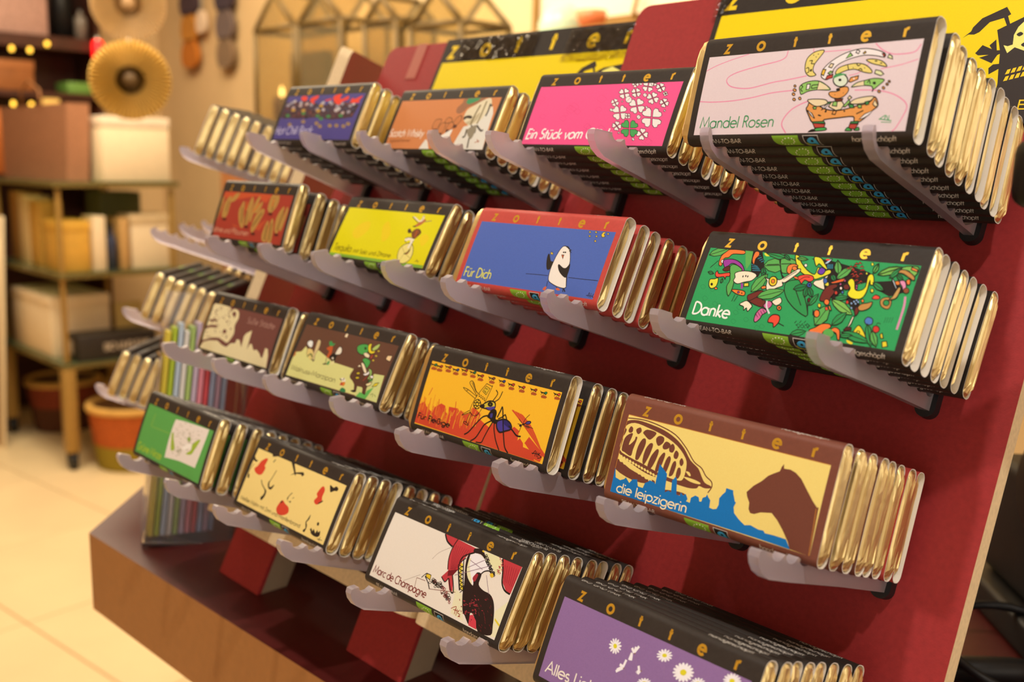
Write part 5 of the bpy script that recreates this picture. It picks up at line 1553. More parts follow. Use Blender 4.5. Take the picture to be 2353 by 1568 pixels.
 'suess': ('6f443e', '''p ded3a6 0 0 14 28 58 128 88 271 105 367 79 451 72 504 115 576 126 585 162 632 164 695 105 685 206 708 234 783 270 787 197 793 100 818 157 847 157 900 112 949 124 1009 100 1042 73 1070 72 1070 157 1113 154 1145 103 1169 0 0 0
b ded3a6 0 0 408 69 424 194 424 301 417 335 396 395 414 465 398 499 341 477 276 507 210 482 151 438 110 339 125 216 127 116 107 21 77 0 102 0 205 0 311
b 6f443e 0 114 363 100 362 85 369 83 375 97 376 112 369
b 6f443e 0 94 354 82 353 63 356 55 360 66 362 86 359
b 6f443e 0 349 393 342 389 328 390 322 395 329 399 343 398
b 6f443e 0 360 306 358 302 351 301 345 304 346 309 354 310
b 6f443e 0 346 157 335 158 322 165 319 170 329 168 343 162
b 6f443e 0 87 249 82 245 70 244 64 248 69 252 80 252
b 6f443e 0 163 371 154 375 147 384 149 390 157 386 164 376
b 6f443e 0 0 347 0 348 0 355 0 361 0 360 0 353
b 6f443e 0 207 215 198 212 190 214 191 219 200 222 208 220
b 6f443e 0 302 421 291 422 287 425 294 425 305 425 309 425
b 6f443e 0 187 185 177 183 163 186 160 192 170 193 183 190
b 6f443e 0 145 395 138 391 126 392 121 397 128 402 140 401
b 6f443e 0 123 317 111 316 103 321 107 326 118 327 126 322
b 6f443e 0 388 291 384 286 374 286 368 289 371 293 381 294
b 6f443e 0 81 212 73 209 58 209 50 212 58 215 73 215
b 6f443e 0 0 313 0 315 0 322 0 326 0 325 0 318
b 6f443e 0 182 298 173 299 164 304 164 308 173 308 181 303
b 6f443e 0 280 308 271 305 255 305 247 309 256 312 272 312
b 6f443e 0 0 317 0 317 0 323 0 329 0 329 0 323
b 6f443e 0 48 148 38 146 26 150 23 155 33 156 45 153
b 6f443e 0 94 331 82 330 74 335 76 340 88 341 97 336
b 6f443e 0 322 361 308 361 295 368 297 375 311 375 323 368
b 6f443e 0 346 389 339 383 322 382 312 388 320 394 336 394
b 6f443e 0 299 129 287 129 282 134 289 139 301 139 306 134
b 6f443e 0 86 349 77 345 67 348 66 354 75 358 85 356
b 6f443e 0 93 260 86 255 68 253 56 255 64 260 82 262
b 6f443e 0 359 334 351 328 339 329 334 336 342 341 354 340
b 6f443e 0 54 111 45 112 41 117 45 121 53 120 58 115
b 6f443e 0 130 122 124 118 112 119 107 122 113 126 125 126
b 6f443e 0 214 238 207 234 194 235 189 240 197 244 210 243
b 6f443e 0 418 156 412 150 396 148 386 153 392 159 408 160
b 6f443e 0 4 318 0 318 0 322 0 327 8 327 12 323
b 6f443e 0 381 265 378 260 369 260 363 263 366 267 375 268
b 6f443e 0 328 346 323 341 311 341 306 347 312 353 323 352
b 6f443e 0 340 327 332 330 325 337 326 342 335 340 342 332
b 6f443e 0 112 290 103 286 87 287 80 292 89 296 105 295
b 6f443e 0 18 206 11 201 3 202 1 208 8 213 16 212
b 6f443e 0 0 278 0 277 0 279 0 284 0 285 0 283
b 6f443e 0 105 290 95 290 87 295 91 299 101 300 108 295
b 6f443e 0 204 174 198 171 184 170 177 173 184 176 197 176
b 6f443e 0 335 277 324 277 318 282 322 287 332 287 339 281
b 6f443e 0 99 281 91 281 80 284 77 288 85 289 96 285
b 6f443e 0 170 248 160 248 150 253 152 258 163 258 172 253
b 6f443e 0 122 97 118 92 109 91 104 97 108 102 117 102
b 6f443e 0 270 337 260 337 256 341 261 345 271 345 276 341
b 6f443e 0 414 167 403 166 385 169 377 173 388 174 406 171
b 6f443e 0 43 149 30 149 23 155 27 160 39 160 47 155
b 6f443e 0 448 237 441 232 424 231 413 235 421 240 438 241
b 6f443e 0 289 395 283 391 274 391 271 397 277 402 286 401
b 6f443e 0 172 401 169 396 159 395 152 399 154 405 164 406
b 6f443e 0 261 127 250 126 243 130 248 135 258 136 265 132
b 6f443e 0 290 186 282 183 266 184 258 186 266 189 282 189
b 6f443e 0 282 124 278 120 267 119 261 124 266 128 276 129
b 6f443e 0 336 292 330 287 316 287 308 291 314 296 328 297
b 6f443e 0 347 183 338 180 320 181 312 185 321 188 339 187
b 6f443e 0 100 115 90 113 79 117 77 121 86 123 98 120
b 6f443e 0 238 313 226 313 219 318 224 323 236 324 243 319
b 6f443e 0 12 358 0 357 0 363 0 370 0 371 10 365
b 6f443e 0 222 119 217 115 204 114 197 117 202 121 215 122
b 6f443e 0 130 211 118 209 108 213 111 219 124 221 133 217
b 6f443e 0 438 365 435 346 418 335 395 337 376 352 371 372 382 389 404 393 426 384
s 6f443e 22 0 185 68 213 185 224
s 6f443e 16 14 262 161 278
b 6f443e 0 374 206 373 191 354 182 328 185 311 196 312 211 331 220 356 217
b ded3a6 0 412 344 412 333 402 327 386 329 374 339 374 350 385 356 400 353
t|b38b80|Süße Städte|65.7|32.2|45.4|5.0|0.1|0.08|0.3'''),
 'sahne': ('a13b2e', '''p c0512f 0 18 421 660 425 838 417 780 344 583 400 240 351 0 371
p b84f30 0 874 212 793 98 683 115 825 188
p bf5a33 0 303 132 458 108 348 114
b ae8746 0 70 211 63 306 108 372 152 379 173 293 168 203 133 179 94 181
b ae8746 0 152 338 216 405 285 417 268 371 211 332
b ae8746 0 359 250 372 304 392 341 422 334 459 230 511 129 477 105 410 157
b ae8746 0 513 146 491 258 508 365 534 389 575 333 572 215 568 141
b ae8746 0 574 211 603 352 652 403 663 355 628 249 612 161
b ae8746 0 645 104 659 216 720 280 775 292 797 259 750 162 690 78
b ae8746 0 624 257 682 330 723 358 726 306 679 252
b ae8746 0 834 295 829 373 846 417 896 420 929 378 906 416 966 414 975 346 939 284 890 260
b ae8746 0 1035 119 1013 221 1050 299 1089 327 1119 244 1107 144 1086 90
b ae8746 0 1107 144 1125 228 1132 321 1165 297 1155 189 1134 114
b ae8746 0 854 52 857 127 884 188 912 181 938 91 944 14 886 14
b ae8746 0 960 15 939 133 943 208 979 202 1018 97 1020 8
b ae8746 0 0 141 0 246 0 348 31 373 34 268 6 166
s 6b4f2a 12 133 237 134 337
s 6b4f2a 12 530 147 509 259
s 6b4f2a 12 660 131 763 257
s 6b4f2a 12 915 283 889 393
s 6b4f2a 12 1075 122 1101 294
s 6b4f2a 12 912 32 897 155
s 6b4f2a 12 987 30 964 176
s 6b4f2a 12 457 151 406 288
s 6b4f2a 12 0 183 3 312
s cf6a2a 14 470 266 465 341
s cf6a2a 14 607 256 678 339
s cf6a2a 14 894 316 893 385
b 5a221c 0 182 165 170 155 140 151 110 156 96 167 107 177 137 181 168 176
b 5a221c 0 600 119 588 109 560 105 532 110 519 120 530 130 559 134 587 129
b 5a221c 0 743 66 732 56 704 52 677 57 664 67 675 76 703 80 731 76
b 5a221c 0 940 251 929 241 902 238 874 243 863 253 874 263 901 266 928 261
b 5a221c 0 1118 81 1108 71 1082 68 1055 72 1044 82 1055 91 1081 95 1107 91
t|d6a488|Sahne und Pflaumen|-4.0|4.7|67.2|4.9|0.12|0|-0.5'''),
 'scotch': ('c8804f', '''b 97684c 0 728 319 726 351 765 388 779 425 989 425 991 397 935 373 849 348 822 317 783 296 743 302
p 3f8f5f 0 802 392 809 425 956 425 932 404 892 387 836 373
b d8cfb0 0 842 279 853 327 912 363 1000 408 1060 421 1093 384 1123 300 1051 227 975 185 906 207 854 241
p d8d6cc 0 832 26 854 99 882 186 966 201 1028 217 1123 352 1156 289 1163 183 1180 1 1099 0 1014 0 948 0
b 3a3026 0 854 241 847 268 898 280 940 266 931 250 882 256
b b9ad8c 0 887 219 921 234 981 281 1012 302 1003 238 938 202
s 7d7050 14 980 366 959 271 955 196
s 8a7d5c 14 1033 396 1029 270 1020 206
s 3a3430 14 1085 374 1090 311 1084 269
s 3f3a30 14 969 196 988 131 995 76
s 4a4438 14 929 164 935 109 912 98
s 55504a 14 1025 195 1089 152 1114 157
s 6a655a 14 995 76 1007 11
s 3a3430 14 1096 353 1111 363
s 3f3a30 14 1028 163 1031 131
b 8c8470 0 934 153 975 185 1025 195 1031 131 1013 82 971 109
o c07a4a 4 515 179 518 235 540 251 593 250 595 217 570 161
o c07a4a 4 595 155 600 206 645 222 669 188 660 133 625 127
o c07a4a 4 645 222 655 260 698 262 728 232 685 216
o c07a4a 4 690 160 695 210 738 226 762 193 733 149
o c07a4a 4 746 226 770 264 806 279 829 246 801 203 764 204
b 5a3428 0 580 166 585 154 576 144 559 140 542 146 537 157 546 167 564 171
b 5a3428 0 654 132 659 120 650 110 633 106 617 112 611 123 620 133 638 137
b 5a3428 0 729 159 734 148 726 137 709 134 693 139 688 150 696 161 713 164
b 5a3428 0 798 197 803 186 795 176 778 172 762 177 757 188 765 199 782 202
p d8d6cc 0 442 0 487 82 518 65 562 0
b e0ddd4 0 656 110 685 127 762 165 762 121 743 71 677 99
s a86a50 6 1069 55 1117 71
s a86a50 6 1084 82 1111 55
t|e8d9c8|Scotch Whisky|-0.0|10.4|44.2|6.2|0.13|0.14|-0.1
t|7d4a2c|Highland Harvest|3.2|5.6|26.5|2.4|0.1|0|0.4'''),
 'chili': ('4b4487', '''p 45303c 0 9 360 376 373 577 323 996 331 1154 319 1116 202 832 182 561 205 306 195 0 208
b 2a2028 0 513 247 497 242 481 247 476 258 486 267 504 267 516 258
b 45304a 0 855 231 846 223 831 225 821 235 823 246 836 249 850 243
b 6a3a3a 0 978 332 968 326 942 328 920 337 918 345 938 347 965 341
b 2a2028 0 978 224 962 232 949 249 948 262 960 262 976 249 984 232
b 5a3a38 0 1083 250 1073 244 1053 247 1038 257 1039 267 1056 268 1075 261
b 45304a 0 753 227 746 222 733 224 724 231 725 239 737 240 749 235
b 45304a 0 685 207 671 207 655 214 649 224 657 228 673 224 686 215
b 2a2028 0 668 273 660 268 639 271 623 278 622 286 638 287 659 281
b 4a2a30 0 8 225 3 220 0 219 0 224 0 229 0 232 0 230
b 3a3a55 0 146 326 130 328 112 340 104 352 113 355 132 347 147 334
b 2a2028 0 714 338 710 326 695 325 681 336 678 349 688 356 704 351
b 3a3a55 0 309 306 296 305 273 313 258 323 262 328 282 325 302 315
b 6a3a3a 0 799 323 776 324 752 337 746 353 761 359 787 351 804 335
b 3a3a55 0 713 208 709 200 692 198 674 204 669 213 681 218 700 216
b 6a3a3a 0 1110 214 1092 219 1076 233 1073 246 1086 248 1104 237 1115 222
b 6a3a3a 0 867 244 860 240 848 243 840 250 843 256 854 257 865 252
b 6a3a3a 0 485 238 462 238 439 250 434 265 449 271 474 264 490 249
b 45304a 0 398 259 379 263 355 278 343 293 353 297 378 287 398 270
b 3a3a55 0 311 312 296 316 271 330 257 344 263 346 285 337 306 321
b 2a2028 0 544 304 520 306 497 321 492 337 510 341 536 332 551 315
b 6a3a3a 0 603 211 587 217 568 233 561 247 570 249 590 237 605 220
b 2a2028 0 963 193 950 194 933 203 926 212 934 216 950 211 963 201
b 2a2028 0 221 237 212 229 193 231 179 242 181 253 196 256 214 250
b 45304a 0 969 238 957 234 938 239 928 250 933 258 950 257 967 248
b 3a3a55 0 744 257 725 259 698 273 682 288 690 292 715 284 739 268
b 5a3a38 0 923 227 902 227 879 239 871 253 884 260 909 253 926 239
b 2a2028 0 221 243 213 234 197 236 185 246 186 258 200 262 215 256
b 4a2a30 0 277 204 259 207 231 220 214 234 220 238 245 229 270 214
b 2a2028 0 1080 239 1059 243 1046 254 1052 263 1071 264 1090 256 1094 244
b 3a3a55 0 945 258 930 259 916 267 913 277 924 280 940 275 949 265
b 5a3a38 0 128 202 108 206 87 220 80 235 93 238 115 228 131 212
b 5a3a38 0 425 259 405 262 386 275 382 288 396 292 418 283 430 268
b 3a3a55 0 527 317 516 313 504 316 501 324 508 331 520 332 529 326
b 4a2a30 0 27 277 10 281 0 294 0 306 1 309 20 299 31 285
b 6a3a3a 0 410 215 398 209 370 212 347 222 346 231 368 233 397 225
b 45304a 0 766 277 750 278 740 285 743 292 757 295 772 290 776 282
b 45304a 0 674 283 655 284 630 296 619 311 629 317 654 309 674 294
b 4a2a30 0 366 286 352 284 322 288 297 296 296 302 321 300 352 294
b 5a3a38 0 239 235 234 227 217 226 200 234 197 244 209 249 228 245
b 4a2a30 0 452 272 440 263 411 266 387 278 386 290 410 293 439 285
b 5a3a38 0 894 287 891 282 879 281 867 286 865 292 873 295 886 293
b 5a3a38 0 821 242 809 242 797 249 793 257 801 261 815 257 824 248
b 45304a 0 41 275 28 275 15 281 11 289 20 293 34 290 43 282
b 4a2a30 0 317 214 303 211 273 217 251 228 253 235 277 233 305 223
b 45304a 0 772 221 771 211 759 209 745 216 739 227 746 234 761 231
b 4a2a30 0 107 224 86 223 58 234 45 249 57 258 84 252 106 237
b 2a2028 0 1020 238 1007 230 980 235 960 248 963 260 985 262 1011 252
b 5a3a38 0 483 271 467 266 452 270 451 281 464 289 480 289 489 281
b 5a3a38 0 860 207 842 203 818 212 807 226 817 235 840 232 860 219
b 6a3a3a 0 66 278 52 279 42 285 45 292 57 294 71 290 74 283
b 5a3a38 0 616 224 617 212 607 209 592 218 586 231 591 239 605 236
b 2a2028 0 1120 299 1101 295 1074 304 1060 318 1068 328 1093 326 1116 313
b 4a2a30 0 803 292 786 292 761 304 747 317 755 322 778 316 799 302
b 4a2a30 0 0 302 0 295 0 294 0 299 0 307 0 312 0 310
b 6a3a3a 0 301 233 279 236 261 249 260 262 278 265 301 256 311 242
b 3a3a55 0 816 286 805 279 786 282 775 293 779 304 796 306 812 298
b 2a2028 0 733 333 721 326 704 330 694 340 699 350 715 352 730 344
b 2a2028 0 412 329 394 333 384 341 390 349 408 349 423 343 426 333
b 2a2028 0 448 196 428 195 400 206 386 221 396 229 423 223 446 209
b 5a3a38 0 342 306 327 303 306 310 294 322 300 329 321 327 339 317
b 45304a 0 764 200 748 204 726 218 715 231 723 234 744 224 762 209
b 4a2a30 0 720 206 708 202 692 206 684 216 689 223 705 223 718 215
b 6a3a3a 0 853 280 840 275 814 280 795 292 797 300 819 300 844 291
b 3a3a55 0 441 289 425 285 412 290 411 299 424 306 440 306 447 298
b 6a3a3a 0 342 326 328 325 305 333 291 344 296 350 317 346 337 335
b 2a2028 0 84 316 75 307 49 308 27 319 26 331 45 336 71 329
b 6a3a3a 0 87 298 85 290 71 288 56 295 52 304 60 310 76 307
b 45304a 0 1023 190 1008 192 984 204 970 217 975 220 997 213 1018 199
b 6a3a3a 0 176 335 159 337 145 347 143 358 155 360 172 353 181 342
b 4a2a30 0 975 275 965 279 957 287 958 294 967 294 977 287 980 279
b 5a3a38 0 457 320 437 321 412 333 402 348 414 354 439 346 458 331
b 45304a 0 102 252 78 254 54 269 48 285 65 291 92 281 108 264
b 3a3a55 0 377 335 359 334 337 344 327 357 337 364 360 359 378 346
b 5a3a38 0 547 229 528 232 515 242 518 252 535 254 554 246 559 235
b 4a2a30 0 1012 204 997 200 984 204 983 214 994 221 1009 221 1017 214
b 4a2a30 0 47 254 36 253 17 259 5 268 9 272 25 269 42 261
b 45304a 0 1110 254 1096 256 1082 266 1077 276 1085 278 1101 271 1112 261
b 4a2a30 0 64 334 53 335 39 343 34 352 41 354 54 349 65 340
b 4a2a30 0 346 230 334 222 314 225 301 238 306 249 324 252 342 243
b 5a3a38 0 534 213 513 215 498 224 500 235 518 238 538 232 545 220
b 3a3a55 0 176 212 170 206 153 205 136 212 133 221 147 224 166 221
b 3a3a55 0 1014 280 1005 274 979 274 956 282 952 290 972 293 999 289
b 3a3a55 0 1106 267 1091 265 1068 273 1056 286 1062 292 1083 289 1103 278
b 4a2a30 0 451 316 437 310 408 315 385 326 386 336 409 336 438 327
b 5a3a38 0 1046 298 1024 302 1001 318 995 333 1010 337 1035 326 1051 308
b 5a3a38 0 594 243 585 236 570 239 560 248 563 258 576 260 590 254
b 45304a 0 1073 312 1066 304 1042 302 1018 308 1013 317 1030 322 1057 320
b 4a2a30 0 914 206 901 198 882 202 871 214 876 226 894 228 911 219
b 2a2028 0 598 288 575 290 560 301 564 312 584 315 605 308 611 296
b 5a3a38 0 983 228 968 234 954 248 952 260 964 261 980 250 989 235
b 45304a 0 231 282 220 274 204 277 195 288 201 299 216 302 229 295
b 2a2028 0 94 198 80 200 61 210 53 221 61 224 80 218 94 206
b 2a2028 0 15 341 4 332 0 334 0 345 0 357 0 361 10 353
b 6a3a3a 0 1033 313 1020 305 995 309 978 322 981 334 1002 336 1025 327
b 2a2028 0 1134 255 1126 251 1110 254 1100 261 1102 269 1115 269 1129 263
b 6a3a3a 0 1022 333 1019 321 1005 320 991 330 987 344 996 350 1012 346
b 5a3a38 0 655 231 645 225 624 228 607 237 608 246 625 248 646 241
b 6a3a3a 0 356 321 347 316 322 315 299 319 296 326 314 329 341 327
b 2a2028 0 765 331 754 323 725 325 700 335 698 347 720 350 750 343
b 3a3a55 0 573 314 568 304 546 303 525 311 520 323 535 329 558 325
b 2a2028 0 240 283 225 288 213 301 213 312 226 312 241 302 248 289
b 4a2a30 0 154 229 148 224 133 225 120 230 118 236 130 239 146 235
b 6a3a3a 0 217 217 204 216 193 221 193 228 204 232 217 230 223 224
b 4a2a30 0 589 277 581 271 563 273 550 282 550 291 565 293 582 287
b 5a3a38 0 378 309 359 307 338 316 330 329 342 336 365 332 381 320
b 45304a 0 683 239 670 244 654 258 648 270 656 272 672 261 684 247
b 3a3a55 0 526 300 519 293 495 292 472 298 468 306 485 311 511 308
b 3a3a55 0 491 275 478 276 457 286 444 296 449 300 468 294 487 283
b 4a2a30 0 139 208 125 202 107 206 99 217 107 227 125 228 139 219
b 4a2a30 0 61 309 53 304 34 306 20 314 20 322 35 323 53 318
b 8f8a98 0 110 362 118 351 110 342 92 340 73 346 65 357 73 367 91 369
b b8b2b4 0 157 380 163 369 152 359 132 355 113 360 107 372 117 382 138 385
b a9a4ae 0 266 360 276 349 270 339 252 338 232 345 223 357 229 367 247 368
b b09a98 0 276 335 285 322 278 312 258 310 237 317 228 330 235 340 255 342
b b09a98 0 375 352 382 339 371 328 349 325 328 331 321 343 332 354 354 358
b 8f8a98 0 448 339 457 326 449 316 428 313 406 321 397 333 406 344 427 347
b a9a4ae 0 623 355 630 343 619 331 596 328 575 334 568 346 579 358 602 362
b a9a4ae 0 725 357 733 346 726 337 707 335 689 341 681 352 688 361 706 363
b 8f8a98 0 761 341 769 330 760 321 741 318 723 324 715 335 724 345 743 347
b 8f8a98 0 916 341 925 328 917 317 896 314 874 322 865 335 873 346 894 348
b 8f8a98 0 1045 318 1053 306 1045 296 1026 294 1007 300 999 312 1007 322 1026 324
b b8b2b4 0 1083 332 1090 322 1084 313 1067 312 1051 317 1043 327 1050 336 1066 338
b b09a98 0 173 313 183 301 176 291 158 289 137 297 127 310 134 319 153 321
b 8f8a98 0 76 344 83 331 72 320 48 316 26 322 19 335 31 346 55 350
b a9a4ae 0 663 288 674 275 668 265 649 264 628 272 618 285 624 294 643 296
b 8f8a98 0 572 297 578 285 566 274 544 270 524 275 518 287 530 298 552 302
b b8b2b4 0 870 284 879 271 868 258 844 255 821 262 812 276 823 288 847 292
b b8b2b4 0 894 293 903 280 895 269 873 267 852 274 843 287 851 298 873 301
b b09a98 0 974 254 981 243 973 234 955 231 936 237 929 248 937 258 955 260
b 8f8a98 0 1056 263 1063 251 1054 240 1033 237 1013 243 1006 255 1015 266 1036 269
b 8f8a98 0 862 321 870 308 861 297 839 294 818 300 809 313 819 324 841 327
b e0402f 0 220 396 229 418 299 417 326 385 292 369 251 380
b e0402f 0 380 373 386 400 484 423 487 388 448 367 473 340 415 352
b e0402f 0 724 391 751 418 837 425 829 385 875 379 943 405 962 373 891 353 851 321 775 348
b e0402f 0 1007 341 1014 383 1054 372 1152 403 1123 356 1141 340 1077 335
b e0402f 0 617 371 693 386 708 376 639 363
b 3f7a45 0 146 229 143 217 121 213 93 218 76 229 79 241 102 246 129 241
b 3f7a45 0 388 249 385 238 363 233 335 238 318 250 322 261 344 266 371 261
b 3f7a45 0 629 221 626 209 604 205 577 210 560 221 564 233 585 237 612 232
b 3f7a45 0 697 193 694 182 672 177 645 182 628 194 631 205 653 210 680 205
b 3f7a45 0 796 215 792 203 771 198 744 203 727 215 730 226 752 231 779 226
b 3f7a45 0 975 219 972 208 951 203 924 208 907 219 910 231 932 235 958 230
b b08a3a 0 203 283 199 272 177 267 150 272 133 284 136 295 158 300 186 295
b b08a3a 0 372 276 369 265 347 260 319 265 302 277 306 288 328 293 355 288
b b08a3a 0 609 269 606 258 584 253 557 258 540 270 543 281 565 286 592 281
b b08a3a 0 623 318 620 306 599 302 571 307 555 318 558 330 579 334 606 329
b a8893c 0 227 141 225 129 207 124 183 129 167 141 169 153 188 158 212 153
b 4a4480 0 208 141 206 135 195 135 187 141 189 147 199 147
b a8893c 0 431 167 429 156 411 151 387 156 371 168 373 179 391 184 415 179
b 4a4480 0 411 168 410 162 399 162 390 168 392 173 403 173
b a8893c 0 649 150 647 139 629 134 605 139 590 151 592 162 610 167 633 162
b 4a4480 0 630 150 628 145 617 145 609 150 611 156 621 156
b a8893c 0 716 123 715 111 697 107 673 111 658 123 660 135 677 139 701 134
b 4a4480 0 697 123 696 117 685 117 677 123 679 129 689 129
b a8893c 0 863 128 862 116 844 112 821 117 805 128 807 140 825 144 848 139
b 4a4480 0 845 128 843 122 833 122 824 128 826 134 836 134
b a8893c 0 962 128 960 116 942 111 919 116 904 128 905 139 923 144 946 139
b 4a4480 0 943 128 941 122 931 122 922 128 924 133 934 133
b a8893c 0 1067 122 1065 110 1048 106 1024 111 1009 122 1011 133 1028 138 1051 133
b 4a4480 0 1048 122 1046 116 1036 116 1028 122 1029 128 1040 128
b a8893c 0 1121 143 1120 132 1102 127 1079 132 1064 143 1065 155 1083 159 1106 155
b 4a4480 0 1103 143 1101 138 1091 138 1082 143 1084 149 1094 149
t|b9b4d6|Hot Chili Rock|-0.5|4.5|59.7|7.5|0.13|0.16|0.5'''),
 'green': ('5aa552', '''o e6ddd4 0.5 534 374 572 393 795 408 1072 419 1106 409 1097 272 1071 117 1046 100 790 93 559 70 542 77 528 220
b 9cb83c 0 927 264 1012 319 1026 306 984 227 952 182 865 169 932 216
b 9cb83c 0 545 274 573 279 606 235 667 165 614 142 577 202
b 8aa84a 0 817 290 857 304 884 277 842 268
b f0ece4 0 783 206 872 257 920 257 905 221 826 193
s a09880 3 710 298 745 308
s a09880 3 866 342 885 348
s a09880 3 626 284 659 293
s a09880 3 821 329 849 329
s a09880 3 632 286 654 288
s a09880 3 852 276 888 286
s a09880 3 987 249 1010 251
s a09880 3 565 283 590 282
s a09880 3 985 313 1007 313
s a09880 3 748 161 774 162
s a09880 3 722 146 757 155
s a09880 3 684 412 702 418
s a09880 3 993 386 1011 383
s a09880 3 830 304 866 311
s a09880 3 750 343 775 350
s a09880 3 605 321 624 329
s a09880 3 850 258 895 262
s a09880 3 879 359 894 361
s a09880 3 955 347 1000 349
s a09880 3 650 355 692 362
s a09880 3 864 277 875 280
s a09880 3 662 276 679 283
s a09880 3 701 193 736 191
s a09880 3 851 264 869 259
s a09880 3 601 307 636 319
s a09880 3 827 315 859 320
s a09880 3 725 317 745 322
s a09880 3 699 328 715 330
s a09880 3 639 269 673 268
s a09880 3 570 322 596 319
s a09880 3 877 321 887 326
s a09880 3 697 389 734 394
s a09880 3 697 263 732 260
s a09880 3 849 199 889 202
s a09880 3 728 221 767 220
s a09880 3 820 326 858 327
s a09880 3 659 167 681 174
s a09880 3 946 306 979 316
s a09880 3 865 267 886 265
s a09880 3 859 207 887 212
s a09880 3 806 333 836 334
s a09880 3 708 232 753 235
s a09880 3 612 259 643 266
s a09880 3 909 262 947 273
s a09880 3 867 297 913 300
s a09880 3 771 224 815 224
s a09880 3 767 352 799 352
s a09880 3 797 389 821 386
s a09880 3 892 319 902 323
s a09880 3 654 303 698 307
s a09880 3 718 295 749 295
s a09880 3 940 375 960 377
s a09880 3 807 281 819 285
s a09880 3 715 317 752 317
s a09880 3 761 285 798 286
s a09880 3 619 367 660 371
s a09880 3 824 343 838 346
s a09880 3 843 309 872 307
s a09880 3 616 347 644 350
s a09880 3 839 263 856 263
s 8a8a60 4 719 161 742 159
s 8a8a60 4 719 167 741 165
s 8a8a60 4 730 158 753 157
s 8a8a60 4 713 156 736 154
s 8a8a60 4 770 178 792 176
s 8a8a60 4 747 186 770 184
s 8a8a60 4 717 122 740 120
s 8a8a60 4 742 138 765 136
s 8a8a60 4 617 192 641 190
s 8a8a60 4 728 168 751 166
s 8a8a60 4 641 128 664 126
s 8a8a60 4 752 183 775 181
s 8a8a60 4 766 157 789 155
s 8a8a60 4 730 175 753 174
s 8a8a60 4 756 178 779 176
s 8a8a60 4 694 186 717 184
s 8a8a60 4 753 140 775 138
s 8a8a60 4 705 169 728 167
s 8a8a60 4 673 156 696 154
s 8a8a60 4 767 174 790 173
s 86b34a 10 165 366 155 259
s 86b34a 5 159 253 515 262
t|a8c83c|Grüne Minze|2.1|2.8|46.8|6.1|0.16|0|0.4'''),
 'dich': ('4c66b4', '''s 2b2b3a 3.5 579 101 668 105 768 107
s 2b2b3a 3.5 939 112 1043 113 1174 116
b 2a2522 0 722 183 709 236 721 246 751 203 776 198 769 152 745 145
o e6e0d8 4 785 82 773 143 776 197 783 242 802 296 830 307 869 292 908 216 911 173 923 112 946 49 894 44 828 59
b 2a2522 0 825 174 829 188 870 169 896 171 915 199 925 165 923 112 895 114 851 141
b 2a2522 0 940 62 919 121 928 117 950 45
s 2a2522 5 836 305 866 292 886 276
s 2a2522 3 858 291 891 285
s 2a2522 3 868 281 896 269
b 2a2522 0 838 267 838 264 836 262 832 261 828 263 825 266 825 269 828 271 831 271 835 270
b 2a2522 0 852 268 852 265 849 263 846 262 842 264 839 267 839 270 841 272 845 272 849 271
q c9603a 4 823 249 841 249 843 224
q e0c63a 2.5 731 266 739 256 753 255 745 249 753 241 738 246 731 241 731 251 721 257 732 257
s 2a2522 4 783 73 788 38
b c9603a 0 764 17 773 34 789 36 786 13
s 2a2522 4 869 41 888 34
b c9603a 0 867 32 885 40 907 28 887 24
s 2a2522 6 927 43 933 19
s 2a2522 6 934 39 950 21
q dcc038 2.5 1082 418 1106 421 1095 406 1111 392 1091 384 1076 399
q dcc038 2 976 421 982 415 990 415 986 411 990 405 982 408 977 404 976 410 969 414 976 415
q dcc038 2 1024 424 1030 418 1038 418 1034 414 1038 408 1030 410 1025 407 1024 413 1017 417 1024 418
q dcc038 2 986 395 992 389 999 389 995 385 1000 379 992 382 987 378 986 384 978 388 986 389
q dcc038 2 1039 397 1045 392 1052 392 1048 387 1053 381 1045 384 1040 380 1039 387 1032 390 1039 391
q dcc038 2 1044 367 1049 361 1057 361 1053 357 1057 351 1049 353 1044 350 1043 356 1036 360 1043 361
q dcc038 2 1121 419 1127 413 1134 413 1130 409 1135 403 1127 406 1122 402 1121 408 1114 412 1121 413
s 30304a 3.5 1134 12 1140 38 1149 9
s 30304a 3.5 1154 36 1161 8
s 30304a 3.5 1121 19 1171 20
s 30304a 3.5 1175 34 1171 16 1180 14
t|d9d95a|Für Dich|1.5|3.1|26.6|6.3|0.12|0.02|0.4'''),
}
